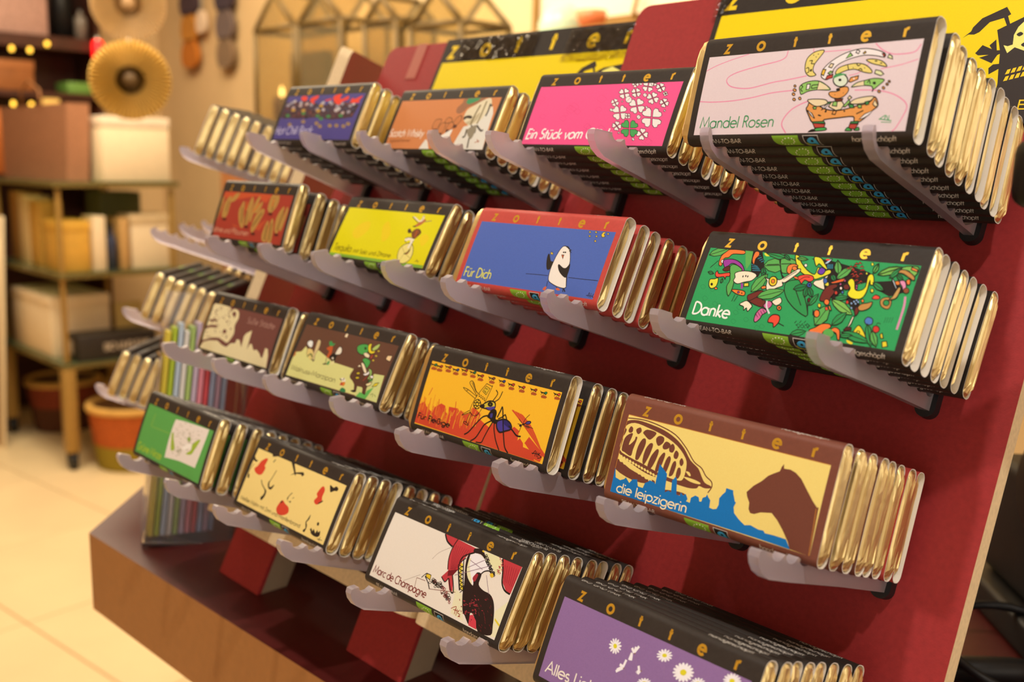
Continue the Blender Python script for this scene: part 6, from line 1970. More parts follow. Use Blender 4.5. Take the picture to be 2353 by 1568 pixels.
# ------------------------------------------------------------------ flat print: strokes, lettering and shapes laid on the curved sleeve
def smooth_path(p, closed=False, k=4):
    n = len(p)
    if n < 3: return p
    out = []
    rng = range(n) if closed else range(n-1)
    for i in rng:
        a = p[(i-1) % n] if closed or i > 0 else p[0]; b = p[i]; c = p[(i+1) % n]; d = p[(i+2) % n] if closed or i+2 < n else p[-1]
        for j in range(k):
            t = j/k; t2 = t*t; t3 = t2*t
            out.append(tuple(.5*((2*b[q])+(-a[q]+c[q])*t+(2*a[q]-5*b[q]+4*c[q]-d[q])*t2+(-a[q]+3*b[q]-3*c[q]+d[q])*t3) for q in (0, 1)))
    if not closed: out.append(p[-1])
    return out
def ribbon(p, w, closed=False):
    """quads of a stroke of width w"""
    q = [p[0]]
    for a in p[1:]:
        if math.hypot(a[0]-q[-1][0], a[1]-q[-1][1]) > 1e-5: q.append(a)
    if closed and len(q) > 2 and math.hypot(q[0][0]-q[-1][0], q[0][1]-q[-1][1]) < 1e-5: q.pop()
    n = len(q)
    if n < 2: return []
    L, R = [], []
    for i in range(n):
        a = q[i-1] if (i > 0 or closed) else None; b = q[(i+1) % n] if (i < n-1 or closed) else None; c = q[i]
        d1 = d2 = None
        if a: l = math.hypot(c[0]-a[0], c[1]-a[1]); d1 = ((c[0]-a[0])/l, (c[1]-a[1])/l)
        if b: l = math.hypot(b[0]-c[0], b[1]-c[1]); d2 = ((b[0]-c[0])/l, (b[1]-c[1])/l)
        d1 = d1 or d2; d2 = d2 or d1
        nx, ny = -(d1[1]+d2[1]), d1[0]+d2[0]; l = math.hypot(nx, ny)
        if l < .35: nx, ny, l = -d1[1], d1[0], 1.
        nx /= l; ny /= l
        ms = 1/max(.55, abs(-d1[1]*nx+d1[0]*ny)); h = w/2*ms
        L.append((c[0]+nx*h, c[1]+ny*h)); R.append((c[0]-nx*h, c[1]-ny*h))
    rng = range(n) if closed else range(n-1)
    return [[L[i], R[i], R[(i+1) % n], L[(i+1) % n]] for i in rng]
def arc(cx, cy, rx, ry, a0, a1, n=12):
    return [(cx+rx*math.cos(math.radians(a0+(a1-a0)*k/n)), cy+ry*math.sin(math.radians(a0+(a1-a0)*k/n))) for k in range(n+1)]
X = .62
def _bowl(cx, r=.30): return arc(cx, .31, r, .31, 0, 360, 16)
GLY = {   # geometric sans drawn as strokes: advance, strokes (cap height 1)
 'A': (.80, [[(.04, 0), (.40, 1), (.76, 0)], [(.17, .34), (.63, .34)]]), 'B': (.58, [[(.1, 0), (.1, 1)], [(.1, 1)]+arc(.26, .76, .2, .24, 90, -90)+[(.1, .52)], [(.1, .52)]+arc(.28, .26, .24, .26, 90, -90)+[(.1, 0)]]),
 'C': (.82, [arc(.48, .5, .42, .5, 50, 310, 18)]), 'D': (.78, [[(.1, 0), (.1, 1)], [(.1, 1)]+arc(.24, .5, .48, .5, 90, -90, 16)+[(.1, 0)]]),
 'E': (.54, [[(.48, 1), (.1, 1), (.1, 0), (.48, 0)], [(.1, .52), (.44, .52)]]), 'F': (.50, [[(.47, 1), (.1, 1), (.1, 0)], [(.1, .52), (.42, .52)]]),
 'G': (.92, [arc(.50, .5, .44, .5, 50, 340, 18)+[(.93, .48), (.55, .48)]]), 'H': (.74, [[(.1, 0), (.1, 1)], [(.64, 0), (.64, 1)], [(.1, .52), (.64, .52)]]),
 'I': (.20, [[(.1, 0), (.1, 1)]]), 'L': (.46, [[(.1, 1), (.1, 0), (.44, 0)]]), 'M': (.98, [[(.06, 0), (.18, 1), (.49, .15), (.80, 1), (.92, 0)]]),
 'N': (.80, [[(.1, 0), (.1, 1), (.70, 0), (.70, 1)]]), 'O': (1.0, [arc(.5, .5, .44, .5, 0, 360, 22)]), 'P': (.54, [[(.1, 0), (.1, 1)], [(.1, 1)]+arc(.25, .74, .22, .26, 90, -90)+[(.1, .48)]]),
 'R': (.58, [[(.1, 0), (.1, 1)], [(.1, 1)]+arc(.25, .76, .22, .24, 90, -90)+[(.1, .52)], [(.28, .52), (.52, 0)]]), 'S': (.56, [arc(.28, .76, .2, .24, 40, 270, 12)+arc(.28, .26, .24, .26, 90, -140, 12)]),
 'T': (.54, [[(.02, 1), (.52, 1)], [(.27, 1), (.27, 0)]]), 'U': (.72, [[(.1, 1)]+arc(.36, .28, .26, .28, 180, 360)+[(.62, 1)]]), 'W': (1.1, [[(.04, 1), (.30, 0), (.55, .9), (.80, 0), (1.06, 1)]]),
 'Z': (.60, [[(.08, 1), (.54, 1), (.05, 0), (.56, 0)]]),
 'a': (.72, [_bowl(.35), [(.62, X), (.62, 0)]]), 'b': (.72, [[(.1, 1), (.1, 0)], _bowl(.37)]), 'c': (.56, [arc(.36, .31, .29, .31, 50, 310)]), 'd': (.72, [_bowl(.35), [(.62, 1), (.62, 0)]]),
 'e': (.66, [[(.05, .33), (.62, .33)]+arc(.335, .31, .29, .31, 4, 315, 14)]), 'f': (.36, [arc(.30, .82, .14, .18, 90, 180, 6)+[(.16, 0)], [(.02, X), (.32, X)]]),
 'g': (.72, [_bowl(.35), [(.62, X), (.62, 0)]+arc(.36, -.04, .26, .26, 0, -160, 10)]), 'h': (.60, [[(.1, 1), (.1, 0)], [(.1, .36)]+arc(.30, .40, .20, .22, 180, 0)+[(.50, 0)]]),
 'i': (.20, [[(.1, X), (.1, 0)], [(.1, .82), (.1, .94)]]), 'k': (.54, [[(.1, 1), (.1, 0)], [(.48, X), (.12, .32), (.50, 0)]]), 'l': (.20, [[(.1, 1), (.1, 0)]]),
 'm': (.90, [[(.1, X), (.1, 0)], [(.1, .4)]+arc(.275, .42, .175, .20, 180, 0)+[(.45, 0)], [(.45, .4)]+arc(.625, .42, .175, .20, 180, 0)+[(.80, 0)]]), 'n': (.60, [[(.1, X), (.1, 0)], [(.1, .36)]+arc(.30, .40, .20, .22, 180, 0)+[(.50, 0)]]),
 'o': (.68, [_bowl(.34)]), 'p': (.72, [[(.1, X), (.1, -.32)], _bowl(.37)]), 'q': (.72, [_bowl(.35), [(.62, X), (.62, -.32)]]), 'r': (.38, [[(.1, X), (.1, 0)], [(.1, .36)]+arc(.30, .38, .20, .23, 180, 70, 6)]),
 's': (.46, [arc(.23, .46, .15, .16, 40, 270, 8)+arc(.23, .16, .18, .16, 90, -140, 8)]), 't': (.34, [[(.16, .88), (.16, 0)], [(.0, X), (.33, X)]]), 'u': (.60, [[(.1, X)]+arc(.30, .22, .20, .22, 180, 360)+[(.50, X)], [(.5, .3), (.5, 0)]]),
 'v': (.52, [[(.03, X), (.26, 0), (.49, X)]]), 'x': (.5, [[(.05, X), (.45, 0)], [(.45, X), (.05, 0)]]), 'y': (.52, [[(.03, X), (.27, .02)], [(.49, X), (.14, -.32)]]), 'z': (.52, [[(.06, X), (.46, X), (.05, 0), (.48, 0)]]),
 '-': (.36, [[(.05, .34), (.31, .34)]]), ' ': (.34, []), 'ß': (.62, [[(.1, 0), (.1, .76)]+arc(.28, .76, .18, .24, 180, -70, 10)+arc(.30, .27, .22, .27, 80, -110, 10)])}
for _b, _u in (('ü', 'u'), ('ö', 'o'), ('ä', 'a')):
    _a, _s = GLY[_u]; GLY[_b] = (_a, _s+[[(_a*.34, .80), (_a*.34, .92)], [(_a*.66, .80), (_a*.66, .92)]])
def lettering(txt, x, y, width, cap, wt, slant=0., dy=0.):
    adv = [GLY[c][0] for c in txt]; tot = sum(adv); sx = width/tot if width else cap; out = []; cx = 0
    for c, a in zip(txt, adv):
        for st in GLY[c][1]:
            pts = [(x+(cx+px)*sx+py*cap*slant, y+py*cap+dy*(cx+px)/tot) for px, py in st]
            closed = len(pts) > 8 and math.hypot(pts[0][0]-pts[-1][0], pts[0][1]-pts[-1][1]) < 1e-4
            out += ribbon(pts, wt*cap, closed)
        cx += a
    return out
# ------------------------------------------------------------------ bar geometry (mm in the bar frame: x along, y up, z out; origin under the middle of the bar)
BW, BH, BT, CR, BULGE = 126.0, 58.5, 10.3, 4.4, .6
LX, LY, LW, LH = -59.0, 4.5, 118.0, 42.5      # printed panel
def sleeve_profile():
    p = []; h = BT/2
    def fz(y): t = (y-BH/2)/(BH/2-CR); return h+BULGE*(1-t*t) if abs(t) < 1 else h
    for k in range(15): y = CR+(BH-2*CR)*k/14; p.append((y, fz(y)))
    for k in range(1, 8): t = math.radians(90-90*k/8); p.append((BH-CR+CR*math.cos(t), h-CR+CR*math.sin(t)))
    p.append((BH, 0.))
    for k in range(1, 8): t = math.radians(-90*k/8); p.append((BH-CR+CR*math.cos(t), -h+CR+CR*math.sin(t)))
    for k in range(6): p.append((BH-CR-(BH-2*CR)*k/5, -h))
    for k in range(1, 8): t = math.radians(-90-90*k/8); p.append((CR+CR*math.cos(t), -h+CR+CR*math.sin(t)))
    p.append((0., 0.))
    for k in range(1, 8): t = math.radians(180-90*k/8); p.append((CR+CR*math.cos(t), h-CR+CR*math.sin(t)))
    return p
PROF = sleeve_profile(); NP = len(PROF)
_cum = [0.]
for _i in range(NP): _a, _b = PROF[_i], PROF[(_i+1) % NP]; _cum.append(_cum[-1]+math.hypot(_b[0]-_a[0], _b[1]-_a[1]))
PLEN = _cum[-1]
_pn = []
for _i in range(NP):
    _a, _b = PROF[_i-1], PROF[(_i+1) % NP]; _l = math.hypot(_b[0]-_a[0], _b[1]-_a[1]); _pn.append((-(_b[1]-_a[1])/_l, (_b[0]-_a[0])/_l))
# first profile point sits at y = CR on the front, so arc length s (from the print's lower edge) starts at LY-CR
def on_sleeve(x, s, off):
    d = (s+LY-CR) % PLEN; lo, hi = 0, NP
    while hi-lo > 1:
        m = (lo+hi)//2
        if _cum[m] <= d: lo = m
        else: hi = m
    t = (d-_cum[lo])/(_cum[lo+1]-_cum[lo]); a, b = PROF[lo], PROF[(lo+1) % NP]; na, nb = _pn[lo], _pn[(lo+1) % NP]
    ny, nz = na[0]+(nb[0]-na[0])*t, na[1]+(nb[1]-na[1])*t
    return ((LX+x)/1000, (a[0]+(b[0]-a[0])*t+ny*off)/1000, (a[1]+(b[1]-a[1])*t+nz*off)/1000)
if on_sleeve(0, 20, 1)[2] < on_sleeve(0, 20, 0)[2]: _pn = [(-a, -b) for a, b in _pn]
class Print:
    """flat coloured shapes, each layer a hair above what it covers"""
    def __init__(s): s.items = []; s.bbs = []
    def add(s, polys, col):
        polys = [p for p in polys if len(p) > 2]
        if not polys: return
        xs = [q[0] for p in polys for q in p]; ys = [q[1] for p in polys for q in p]; bb = (min(xs), min(ys), max(xs), max(ys))
        l = 0
        for b, k in s.bbs:
            if k >= l and bb[0] < b[2] and bb[2] > b[0] and bb[1] < b[3] and bb[3] > b[1]: l = k+1
        s.bbs.append((bb, l)); s.items.append((polys, lin(col) if isinstance(col, str) else col, l))
    def mesh(s, name, where, base=.03, step=.004, cuts=(), metal=None):
        b = bmesh.new(); lay = b.verts.layers.float_color.new('ink')
        for polys, c, l in s.items:
            for p in polys:
                vs = [b.verts.new((q[0], q[1], l)) for q in p]
                for v in vs: v[lay] = (*c, 1)
                if len(p) == 4 and len(polys) > 1:
                    try: b.faces.new(vs)
                    except ValueError: pass
                else:
                    for t in tessellate_polygon([[Vector((q[0], q[1], 0)) for q in p]]):
                        try: b.faces.new([vs[i] for i in t])
                        except ValueError: pass
        for y in cuts: bmesh.ops.bisect_plane(b, geom=list(b.verts)+list(b.edges)+list(b.faces), plane_co=(0, y, 0), plane_no=(0, 1, 0), dist=1e-5)
        for v in b.verts: v.co = where(v.co.x, v.co.y, base+step*v.co.z)
        b.normal_update()
        mid = where(LW/2, 10, base+1); low = where(LW/2, 10, base)
        me = bpy.data.meshes.new(name); b.to_mesh(me); b.free()
        me.materials.append(metal or INK); me.update(); return me
CUTS = [i*3.4 for i in range(1, 13)]
def colr(c): return '241e1b' if c == 'k' else c
def make_art(key):
    bg, txt = ART[key]; pr = Print(); ti = []
    pr.add([[(0, 0), (LW, 0), (LW, LH), (0, LH)]], bg)
    for row in txt.split('\n'):
        if row[:2] == 't|': ti.append(row.split('|')); continue
        f = row.split(' '); d = [int(q)/10 for q in f[3:]]; pts = [(d[i], d[i+1]) for i in range(0, len(d), 2)]
        w = float(f[2])/10*1.15; k = f[0]; c = colr(f[1])
        if k in 'pq': pr.add([pts], c)
        if k in 'bo': pr.add([smooth_path(pts, True, 3)], c)
        if k == 's': pr.add(ribbon(smooth_path(pts, False, 4), w), c)
        if k == 'o' and w > .1: pr.add(ribbon(smooth_path(pts, True, 3), w, True), colr('k'))
        if k == 'q': pr.add(ribbon(pts, w, True), colr('k'))
    art = pr.mesh('artwork', on_sleeve, cuts=CUTS)
    tp = Print()
    for f in ti: tp.add(lettering(f[2], float(f[3]), float(f[4]), float(f[5]), float(f[6]), float(f[7])*1.06, float(f[8]), float(f[9])), f[1])
    return art, tp.mesh('title_lettering', on_sleeve, base=.16, cuts=CUTS)
def make_brand():
    pr = Print()
    for ch, xc, sc in (('z', 11, 6.7), ('o', 31.3, 6.7), ('t', 51.2, 5.9), ('t', 70.2, 5.9), ('e', 89, 6.7), ('r', 108.8, 6.7)):
        w = GLY[ch][0]*sc; pr.add(lettering(ch, xc-w/2, 44.1, w, sc, .21), 'e8ba3e')
    return pr.mesh('brand_lettering', on_sleeve, base=.04, cuts=[46, 48, 49], metal=GOLDINK)
def make_marks():
    """small white edge lettering, leaf mark and swoosh mark"""
    wt = 'd8d2c8'; out = []
    bc = [-7.4+.7*k for k in range(10)]; tc = [54+.6*k for k in range(6)]
    for txt, x, y, w, h, k, c in (('BIO UND FAIR', 5, 54.2, 27, 2.2, .12, tc), ('handgeschöpft', 88, 54.2, 25, 2.6, .11, tc), ('BEAN-TO-BAR', 8, -4.6, 22, 2.2, .13, bc), ('handgeschöpft', 92, -4.6, 22, 2.6, .12, bc)):
        pr = Print(); pr.add(lettering(txt, x, y, w, h, k), wt); out.append(('edge_lettering', pr.mesh('edge_lettering', on_sleeve, base=.04, cuts=c)))
    pr = Print()
    pr.add([[(48.4, -1.0), (63.2, -1.0), (64.0, -4), (65.5, -7.6), (54.5, -7.6), (51.5, -6.0), (49.6, -3.6)]], '7fae35')
    for k in range(12):
        a = TAU*k/12; x, y = 57.6+3.6*math.cos(a)+.6*math.sin(a), -4.2+2.0*math.sin(a)
        pr.add([[(x+.42*math.cos(TAU*j/5), y+.42*math.sin(TAU*j/5)) for j in range(5)]], 'dfe6c6')
    out.append(('leaf_mark', pr.mesh('leaf_mark', on_sleeve, base=.04, cuts=bc)))
    pr = Print(); pr.add([[(66.0, -1.2), (74.0, -1.2), (75.6, -7.6), (67.8, -7.6)]], '1d1a18')
    pr.add(ribbon([(66.0, -1.2), (74.0, -1.2), (75.6, -7.6), (67.8, -7.6)], .35, True), 'b9b6b0')
    pr.add([smooth_path([(68.4, -3.4), (70.0, -2.2), (72.4, -2.6), (73.8, -4.8), (73.6, -7.2), (72.2, -5.6), (70.0, -5.8), (68.6, -4.8)], True)], '3c9ed2')
    pr.add([smooth_path([(70.2, -3.6), (71.4, -3.4), (71.8, -4.4), (70.6, -4.6)], True)], '1c1a1a')
    pr.add([smooth_path([(67.9, -4.8), (69.2, -6.4), (71.4, -6.8), (72.6, -7.4), (69.2, -7.5), (68.0, -6.2)], True)], 'b5c132')
    out.append(('swoosh_mark', pr.mesh('swoosh_mark', on_sleeve, base=.04, cuts=bc)))
    return out
def make_sleeve(card):
    m = MB(); xs = [-BW/2, -BW/6, BW/6, BW/2]; off = .35
    outer = [(x/1000, y/1000, z/1000) for x in xs for y, z in PROF]
    cy, cz = BH/2, 0
    inner = [(x/1000, (cy+(y-cy)*(1-2*off/BH))/1000, (z*(1-2*off/BT))/1000) for x in xs for y, z in PROF]
    fo = [[j*NP+k, (j+1)*NP+k, (j+1)*NP+(k+1) % NP, j*NP+(k+1) % NP] for j in range(3) for k in range(NP)]
    m.raw(outer, [f[::-1] for f in fo], card, True); m.raw(inner, fo, WHITEPAPER, True)
    for j, fl in ((0, 1), (3, 0)):
        a = [outer[j*NP+k] for k in range(NP)]; c = [inner[j*NP+k] for k in range(NP)]
        fs = [[k, (k+1) % NP, NP+(k+1) % NP, NP+k] for k in range(NP)]
        m.raw(a+c, fs if fl else [f[::-1] for f in fs], WHITEPAPER)
    return m.mesh('paper_sleeve')
def make_foil(seed):
    """chocolate wrapped in crumpled foil, ends folded in"""
    r = random.Random(seed); L, H, Tk = 129.8/2, 57.0, 9.7; n = 30
    ring = []
    for k in range(n):
        t = TAU*k/n; c, s_ = math.cos(t), math.sin(t)
        ring.append((math.copysign(abs(c)**.36, c)*H/2, math.copysign(abs(s_)**.5, s_)*Tk/2))
    st = [(-L, .0, .04), (-L, .35, .45), (-L+.05, .62, .78), (-L+.5, .84, .93), (-L+1.6, .96, .985), (-L+4, 1., 1.), (-L+9, 1, 1), (-L+16, 1, 1), (-L+40, 1, 1), (0, 1, 1)]
    st = st+[(-x, a, b) for x, a, b in st[:-1]][::-1]
    vs = []; off = Vector((seed*7.3, seed*3.1, 0))
    for x, a, b in st:
        e = max(0, 1-(L-abs(x))/14); sg = -1 if x < 0 else 1
        for y, z in ring:
            yy, zz = y*b, z*a
            q = Vector((x*.16, yy*.10, zz*.3))+off
            d = noise.noise(q)*.8*e+abs(noise.noise(q*2.3))*.8*e*e+noise.noise(Vector((x*.05, yy*.05, zz*.05))+off)*.3
            dx = 0
            if L-abs(x) < 2:
                for ed in (-1, 1):          # folded triangles at the top and bottom of the end
                    t = H/2-ed*yy-1.0; dx -= max(0, min(1, (7.5-1.1*abs(zz)-t)/1.2))*(1.1 if ed < 0 else .6)
                dx += .35*noise.noise(Vector((yy*.12, zz*.12, seed)))+(.55*abs(noise.noise(Vector((yy*.35, zz*.35, seed+9)))) if abs(yy) > H*.28 else 0)
            vs.append(((x+sg*dx)/1000, (BH/2+yy*(1+.010*d))/1000, (zz+d*(.6 if zz > 0 else -.35))/1000))
    ns = len(st); fs = [[j*n+k, j*n+(k+1) % n, (j+1)*n+(k+1) % n, (j+1)*n+k] for j in range(ns-1) for k in range(n)]
    fs += [[k for k in range(n)][::-1], [(ns-1)*n+k for k in range(n)]]
    m = MB(); m.raw(vs, fs, GOLD, True)
    me = m.mesh('foil_wrap')
    for p in me.polygons:
        if max(abs(me.vertices[i].co.x) for i in p.vertices)*1000 > L-6: p.use_smooth = False
    return me
FOILS = [make_foil(s) for s in (1, 2, 3, 4, 5, 6)]
SLEEVES = {'black': make_sleeve(BLACKCARD), 'red': make_sleeve(REDCARD), 'brown': make_sleeve(BROWNCARD)}
BRAND = make_brand(); MARKS = make_marks()
ORD = ['front', 'second', 'third', 'fourth', 'fifth', 'sixth', 'seventh', 'eighth', 'ninth', 'tenth', 'eleventh']
# ------------------------------------------------------------------ the display stand
STAND = thing('display_stand', 'red tilted display stand of boards with rows of frosted bar holders on dark table', 'display stand', T((.38, -.06, .9)))
SI = Matrix.Translation((-.38, .06, -.9))
def board(u0, u1, pm, v0=-.3165, v1=.1665, tk=.0125):
    m = MB(); poly = rrect(u0, v0, u1, v1, .011, 5)
    m.prism(poly, -tk, 0, RED, MDF, None); o = m.obj('panel_board', STAND, SI @ pm)
    return o
board(.072, .4172, ML); board(.4195, .7655, MR); board(-.345, 0, MS)
def ledge(u0, u1, pm, depth=.033):
    r = .012; poly = []
    # outline in (u, w) with rounded front corners
    for cx, cy, a in ((u1-r, depth-r, 0), (u0+r, depth-r, 90)):
        for k in range(7):
            t = math.radians(a+15*k); poly.append((cx+r*math.cos(t), cy+r*math.sin(t)))
    poly += [(u0, -.02), (u1, -.02)]
    m = MB(); m.prism(poly, 0, .014, RED, MDF, None, False)
    # (x, y, z) = (u, w, v)
    sw = Matrix(((1, 0, 0, 0), (0, 0, 1, -.3305), (0, 1, 0, 0), (0, 0, 0, 1)))
    me = m.mesh('base_ledge'); me.transform(sw); me.flip_normals(); add('base_ledge', me, STAND, SI @ pm)
ledge(.120, .4172, ML, .034); ledge(.4195, .7655, MR, .034); ledge(-.345, -.02, MS, .034)
def support(u, pm):
    """leg plank parallel to the board, its foot cut level on the table top"""
    def foot(w):
        lo, hi = -.45, -.35
        for _ in range(40):
            v = (lo+hi)/2
            if (pm @ Vector((u, v, w))).z > .9004: hi = v
            else: lo = v
        return hi
    for w0, w1, m_ in ((-.040, -.0166, GREYEDGE), (-.0165, -.0130, RED)):
        vs = [(uu, v, w) for uu in (u, u+.070) for v, w in ((foot(w0), w0), (foot(w1), w1), (-.3306, w1), (-.3306, w0))]
        m = MB() if w0 < -.03 else m
        m.raw(vs, [[0, 1, 2, 3], [7, 6, 5, 4], [0, 4, 5, 1], [1, 5, 6, 2], [2, 6, 7, 3], [3, 7, 4, 0]], m_)
    m.obj('support_leg', STAND, SI @ pm)
for u in (.1130, .3215): support(u, ML)
for u in (.535, .705): support(u, MR)
for x0, x1 in ((.085, .405), (.430, .755)):
    m = MB(); m.box((x0, -.062, .9004), (x1, -.050, .990), mat('gap_dark_red', (70, 24, 22), .6)); m.obj('gap_darkener', STAND, SI)  # dark boards added behind the legs to keep the gap below dark
ROWV = [0., -.0988, -.1982, -.2991]; CLIPV = [-.0071, -.1073, -.2063, -.3053]
def clip_mesh():
    m = MB(); m.prism(rrect(-.0055, -.0030, .0055, .0205, .0052, 5), .0, .0065, RUBBER, None, None, False)
    return m.mesh('mounting_clip')
CLIP = clip_mesh()
def arm(u, row, pm, notches):
    """frosted blade with a scalloped upper edge; notches = (w, v) where the bars rest, front to back"""
    vc = CLIPV[row]; pts = [(.0015, vc), (.055, vc-.0036), (.107, vc-.0080), (.1255, vc-.0092), (.1325, vc-.0075), (.1368, vc-.0045), (.1392, vc-.0012), (.1394, vc+.0015), (.1380, vc+.0024)]
    pts = [(w, v) for w, v in pts]
    w = .1355; allw = list(notches)
    first = notches[0][0]; pre = []
    x = first+.0126
    while x < .131: pre.append((x, notches[0][1]-.05*(x-first))); x += .0126
    allw = pre[::-1]+allw
    x = allw[-1][0]-.0126
    while x > .010: allw.append((x, allw[-1][1]+.05*.0126)); x -= .0126
    top = []
    for i, (nw, nv) in enumerate(allw):
        nxt = allw[i+1][0] if i+1 < len(allw) else .002
        half = (nw-nxt)/2
        for k in range(0, 5): a = math.pi*k/5; top.append((nw+.0050*math.cos(a), nv-.0008+.0030*(1-math.sin(a))))
        top.append((nw-half, nv+.0032))
    top = [p for p in top if .002 < p[0] < .1375]
    pts += top+[(.0015, vc+.0165)]
    m = MB(); m.prism(pts, 0, .0055, ACRYL)
    me = m.mesh('holder_arm'); me.transform(Matrix(((0, 0, 1, u), (0, 1, 0, 0), (1, 0, 0, 0), (0, 0, 0, 1))))
    b = bmesh.new(); b.from_mesh(me); bmesh.ops.recalc_face_normals(b, faces=b.faces); b.to_mesh(me); b.free()
    o = add('holder_arm', me, STAND, SI @ pm)
    add('mounting_clip', CLIP, o, T((u+.00275, vc-.001, 0)))
# name, panel, row, label centre u, label v, front w, pitch, yaw, sleeve, words, bar spacing list, arm positions
ST = [
 ('mandel','R',0,.6781,-.0069,.1345,8.0,1.2,'black','pale pink label with horned cartoon creature',[.0142,.0128,.0128,.0116,.0114,.0114,.0113,.0113,.0113],(.7181,.6273)),
 ('pink','R',0,.5107,.0028,.0999,-2.0,-1.4,'black','hot pink label with white clover ball',[.0124,.0116,.0126,.0118,.0124,.0118],(.5475,.4586)),
 ('scotch','L',0,.3356,.0014,.0973,0.,-.2,'black','orange tan label with hatted figure',[.0120,.0135,.0118,.0122,.0118,.0122],(.3824,.2962)),
 ('chili','L',0,.1842,.0021,.1112,1.3,-.6,'black','dark blue label with red hooded crowd',[.0116,.0118,.0128,.0120,.0118,.0122,.0116],(.2166,.1280)),
 ('danke','R',1,.6854,-.1001,.1032,-4.5,.3,'black','green label crowded with fruits and leaves',[.0116,.0114,.0134,.0118,.0124,.0126],(.7199,.6308)),
 ('dich','R',1,.5053,-.0986,.1102,-3.0,0.,'red','blue label with small penguin drawing',[.0147,.0126,.0126,.0139,.0126,.0118],(.5516,.4624)),
 ('tequila','L',1,.3288,-.0962,.1046,-3.3,-.3,'black','bright yellow label with unicycle rider',[.0124,.0126,.0122,.0126,.0122,.0122],(.3878,.2998)),
 ('sahne','L',1,.1602,-.0984,.1183,7.,.6,'black','red label with brown wooden spoons',[.0172,.0129,.0122,.0126,.0122,.0122],(.2214,.1330)),
 ('leip','R',2,.6724,-.2003,.1037,5.,-1.2,'brown','pale yellow label with brown horse head',[.0137,.0118,.0118,.0116,.0115,.0114,.0113],(.7223,.6333)),
 ('fleis','R',2,.5050,-.1977,.1086,2.5,0.,'black','orange label with giant black ant',[.0204,.0116,.0122,.0124,.0122],(.5560,.4666)),
 ('waln','L',2,.3384,-.1973,.1071,-1.4,.3,'black','brown and lime label with green headed bird',[.0116,.0120,.0124,.0122,.0124,.0122],(.3888,.3016)),
 ('suess','L',2,.1693,-.1962,.0926,4.,.5,'black','plum label with cream city skyline',[.0116,.0120,.0124,.0122,.0122],(.2235,.1350)),
 ('marc','R',3,.5111,-.2980,.1095,-6.0,-.1,'black','white label with red and black sketch',[.0129,.0116,.0116,.0122,.0114,.0134,.0123],(.5599,.4705)),
 ('poppy','L',3,.3372,-.2994,.1055,-1.5,.2,'black','cream label with red poppy petals',[.0116,.0122,.0116,.0124,.0118,.0130,.0132],(.3916,.3039)),
 ('green','L',3,.1791,-.2993,.1173,5.5,.7,'black','grass green label with white leaf picture',[.0145,.0151,.0124,.0124,.0122,.0122,.0122],(.2255,.1366)),
 ('alles','R',3,.6710,-.3022,.1178,-2.1,2.6,'black','violet label with white daisies',[.0116,.0124,.0117,.0132,.0132,.0118,.0132],(.7260,.6370)),
]
SIDE = [(0, -.094, 9, .118, 'topmost row'), (1, -.261, 3, .060, 'second row'), (2, -.094, 6, .112, 'third row'), (2, -.261, 4, .085, 'third row far end'), (3, -.094, 6, .118, 'lowest row')]
NB = [0]
def bar(pm, u, v, w, pitch, yaw, card, lab, grp, art=None, marks=True, flip=False):
    """one chocolate bar: v, w = print's lower edge on the front face"""
    mx = pm @ T((u, v, w)) @ RY(-math.radians(yaw)) @ RX(math.radians(pitch)) @ T((0, -.0045, -BT/2000))
    if flip: mx = mx @ T((0, BH/1000, 0)) @ RZ(math.pi)       # put in upside down
    t = thing('chocolate_bar', lab, 'chocolate bar', mx, grp)
    s = add('paper_sleeve', SLEEVES[card], t)
    i = NB[0]; NB[0] += 1
    f = add('foil_wrap', FOILS[i % 6], t, T((RND.uniform(-.0012, .0012)-(.0032 if RND.random() < .22 else 0), 0, .0001)))
    add('brand_lettering', BRAND, s)
    if marks:
        for nm, me in MARKS: add(nm, me, s)
    if art:
        add('artwork', art[0], s); add('title_lettering', art[1], s)
    return t
def make_stacks():
    for key, pn, row, u, v, w, pit, yaw, card, words, sp, arms in ST:
        pm = PANEL[pn]; art = make_art(key); n = len(sp)+1; wi = w; notches = []
        for k in range(n):
            if k: wi -= sp[k-1]
            p = pit if k == 0 else pit*(.85 if pit < 0 else .75)
            vi = v+.05*(w-wi); jit = 0 if k == 0 else RND.uniform(-.0012, .0012)
            c = card if not (key == 'leip' and k > 5) else 'red'
            if k == 0: lab = 'front chocolate bar of its stack, '+words
            else: lab = '%s chocolate bar from the front, behind the %s' % (ORD[k], words)
            bar(pm, u+jit, vi, wi, p, yaw*(1 if k == 0 else .8)+(RND.uniform(-.12, .12) if k else 0), c, lab, 'chocolate bars in the stack with the '+words, art, True, key == 'marc' and k in (2, 3))
            notches.append((wi-.0051, vi-.0045))
        for a in arms: arm(a, row, pm, notches)
    for row, u, n, w, words in SIDE:
        v = ROWV[row]; notches = []
        for k in range(n):
            wi = w-.0124*k; vi = v+.05*(w-wi)
            bar(MS, u+RND.uniform(-.0012, .0012), vi, wi, -1.5, RND.uniform(-.5, .5), 'black', '%s gold ended chocolate bar from the left, %s of the side board' % (ORD[k] if k else 'first', words),
                'gold ended bars on the side board, '+words, None, True, row == 2)
            notches.append((wi-.0051, vi-.0045))
        for a in (u+.042, u-.046): arm(a, row, MS, notches)
    for row in (1, 3):      # empty holder pairs
        u = -.094 if row == 1 else -.261; nn = [(.118-.0126*k, ROWV[row]-.0045+.05*.0126*k) for k in range(9)]
        for a in (u+.042, u-.046): arm(a, row, MS, nn)
make_stacks()
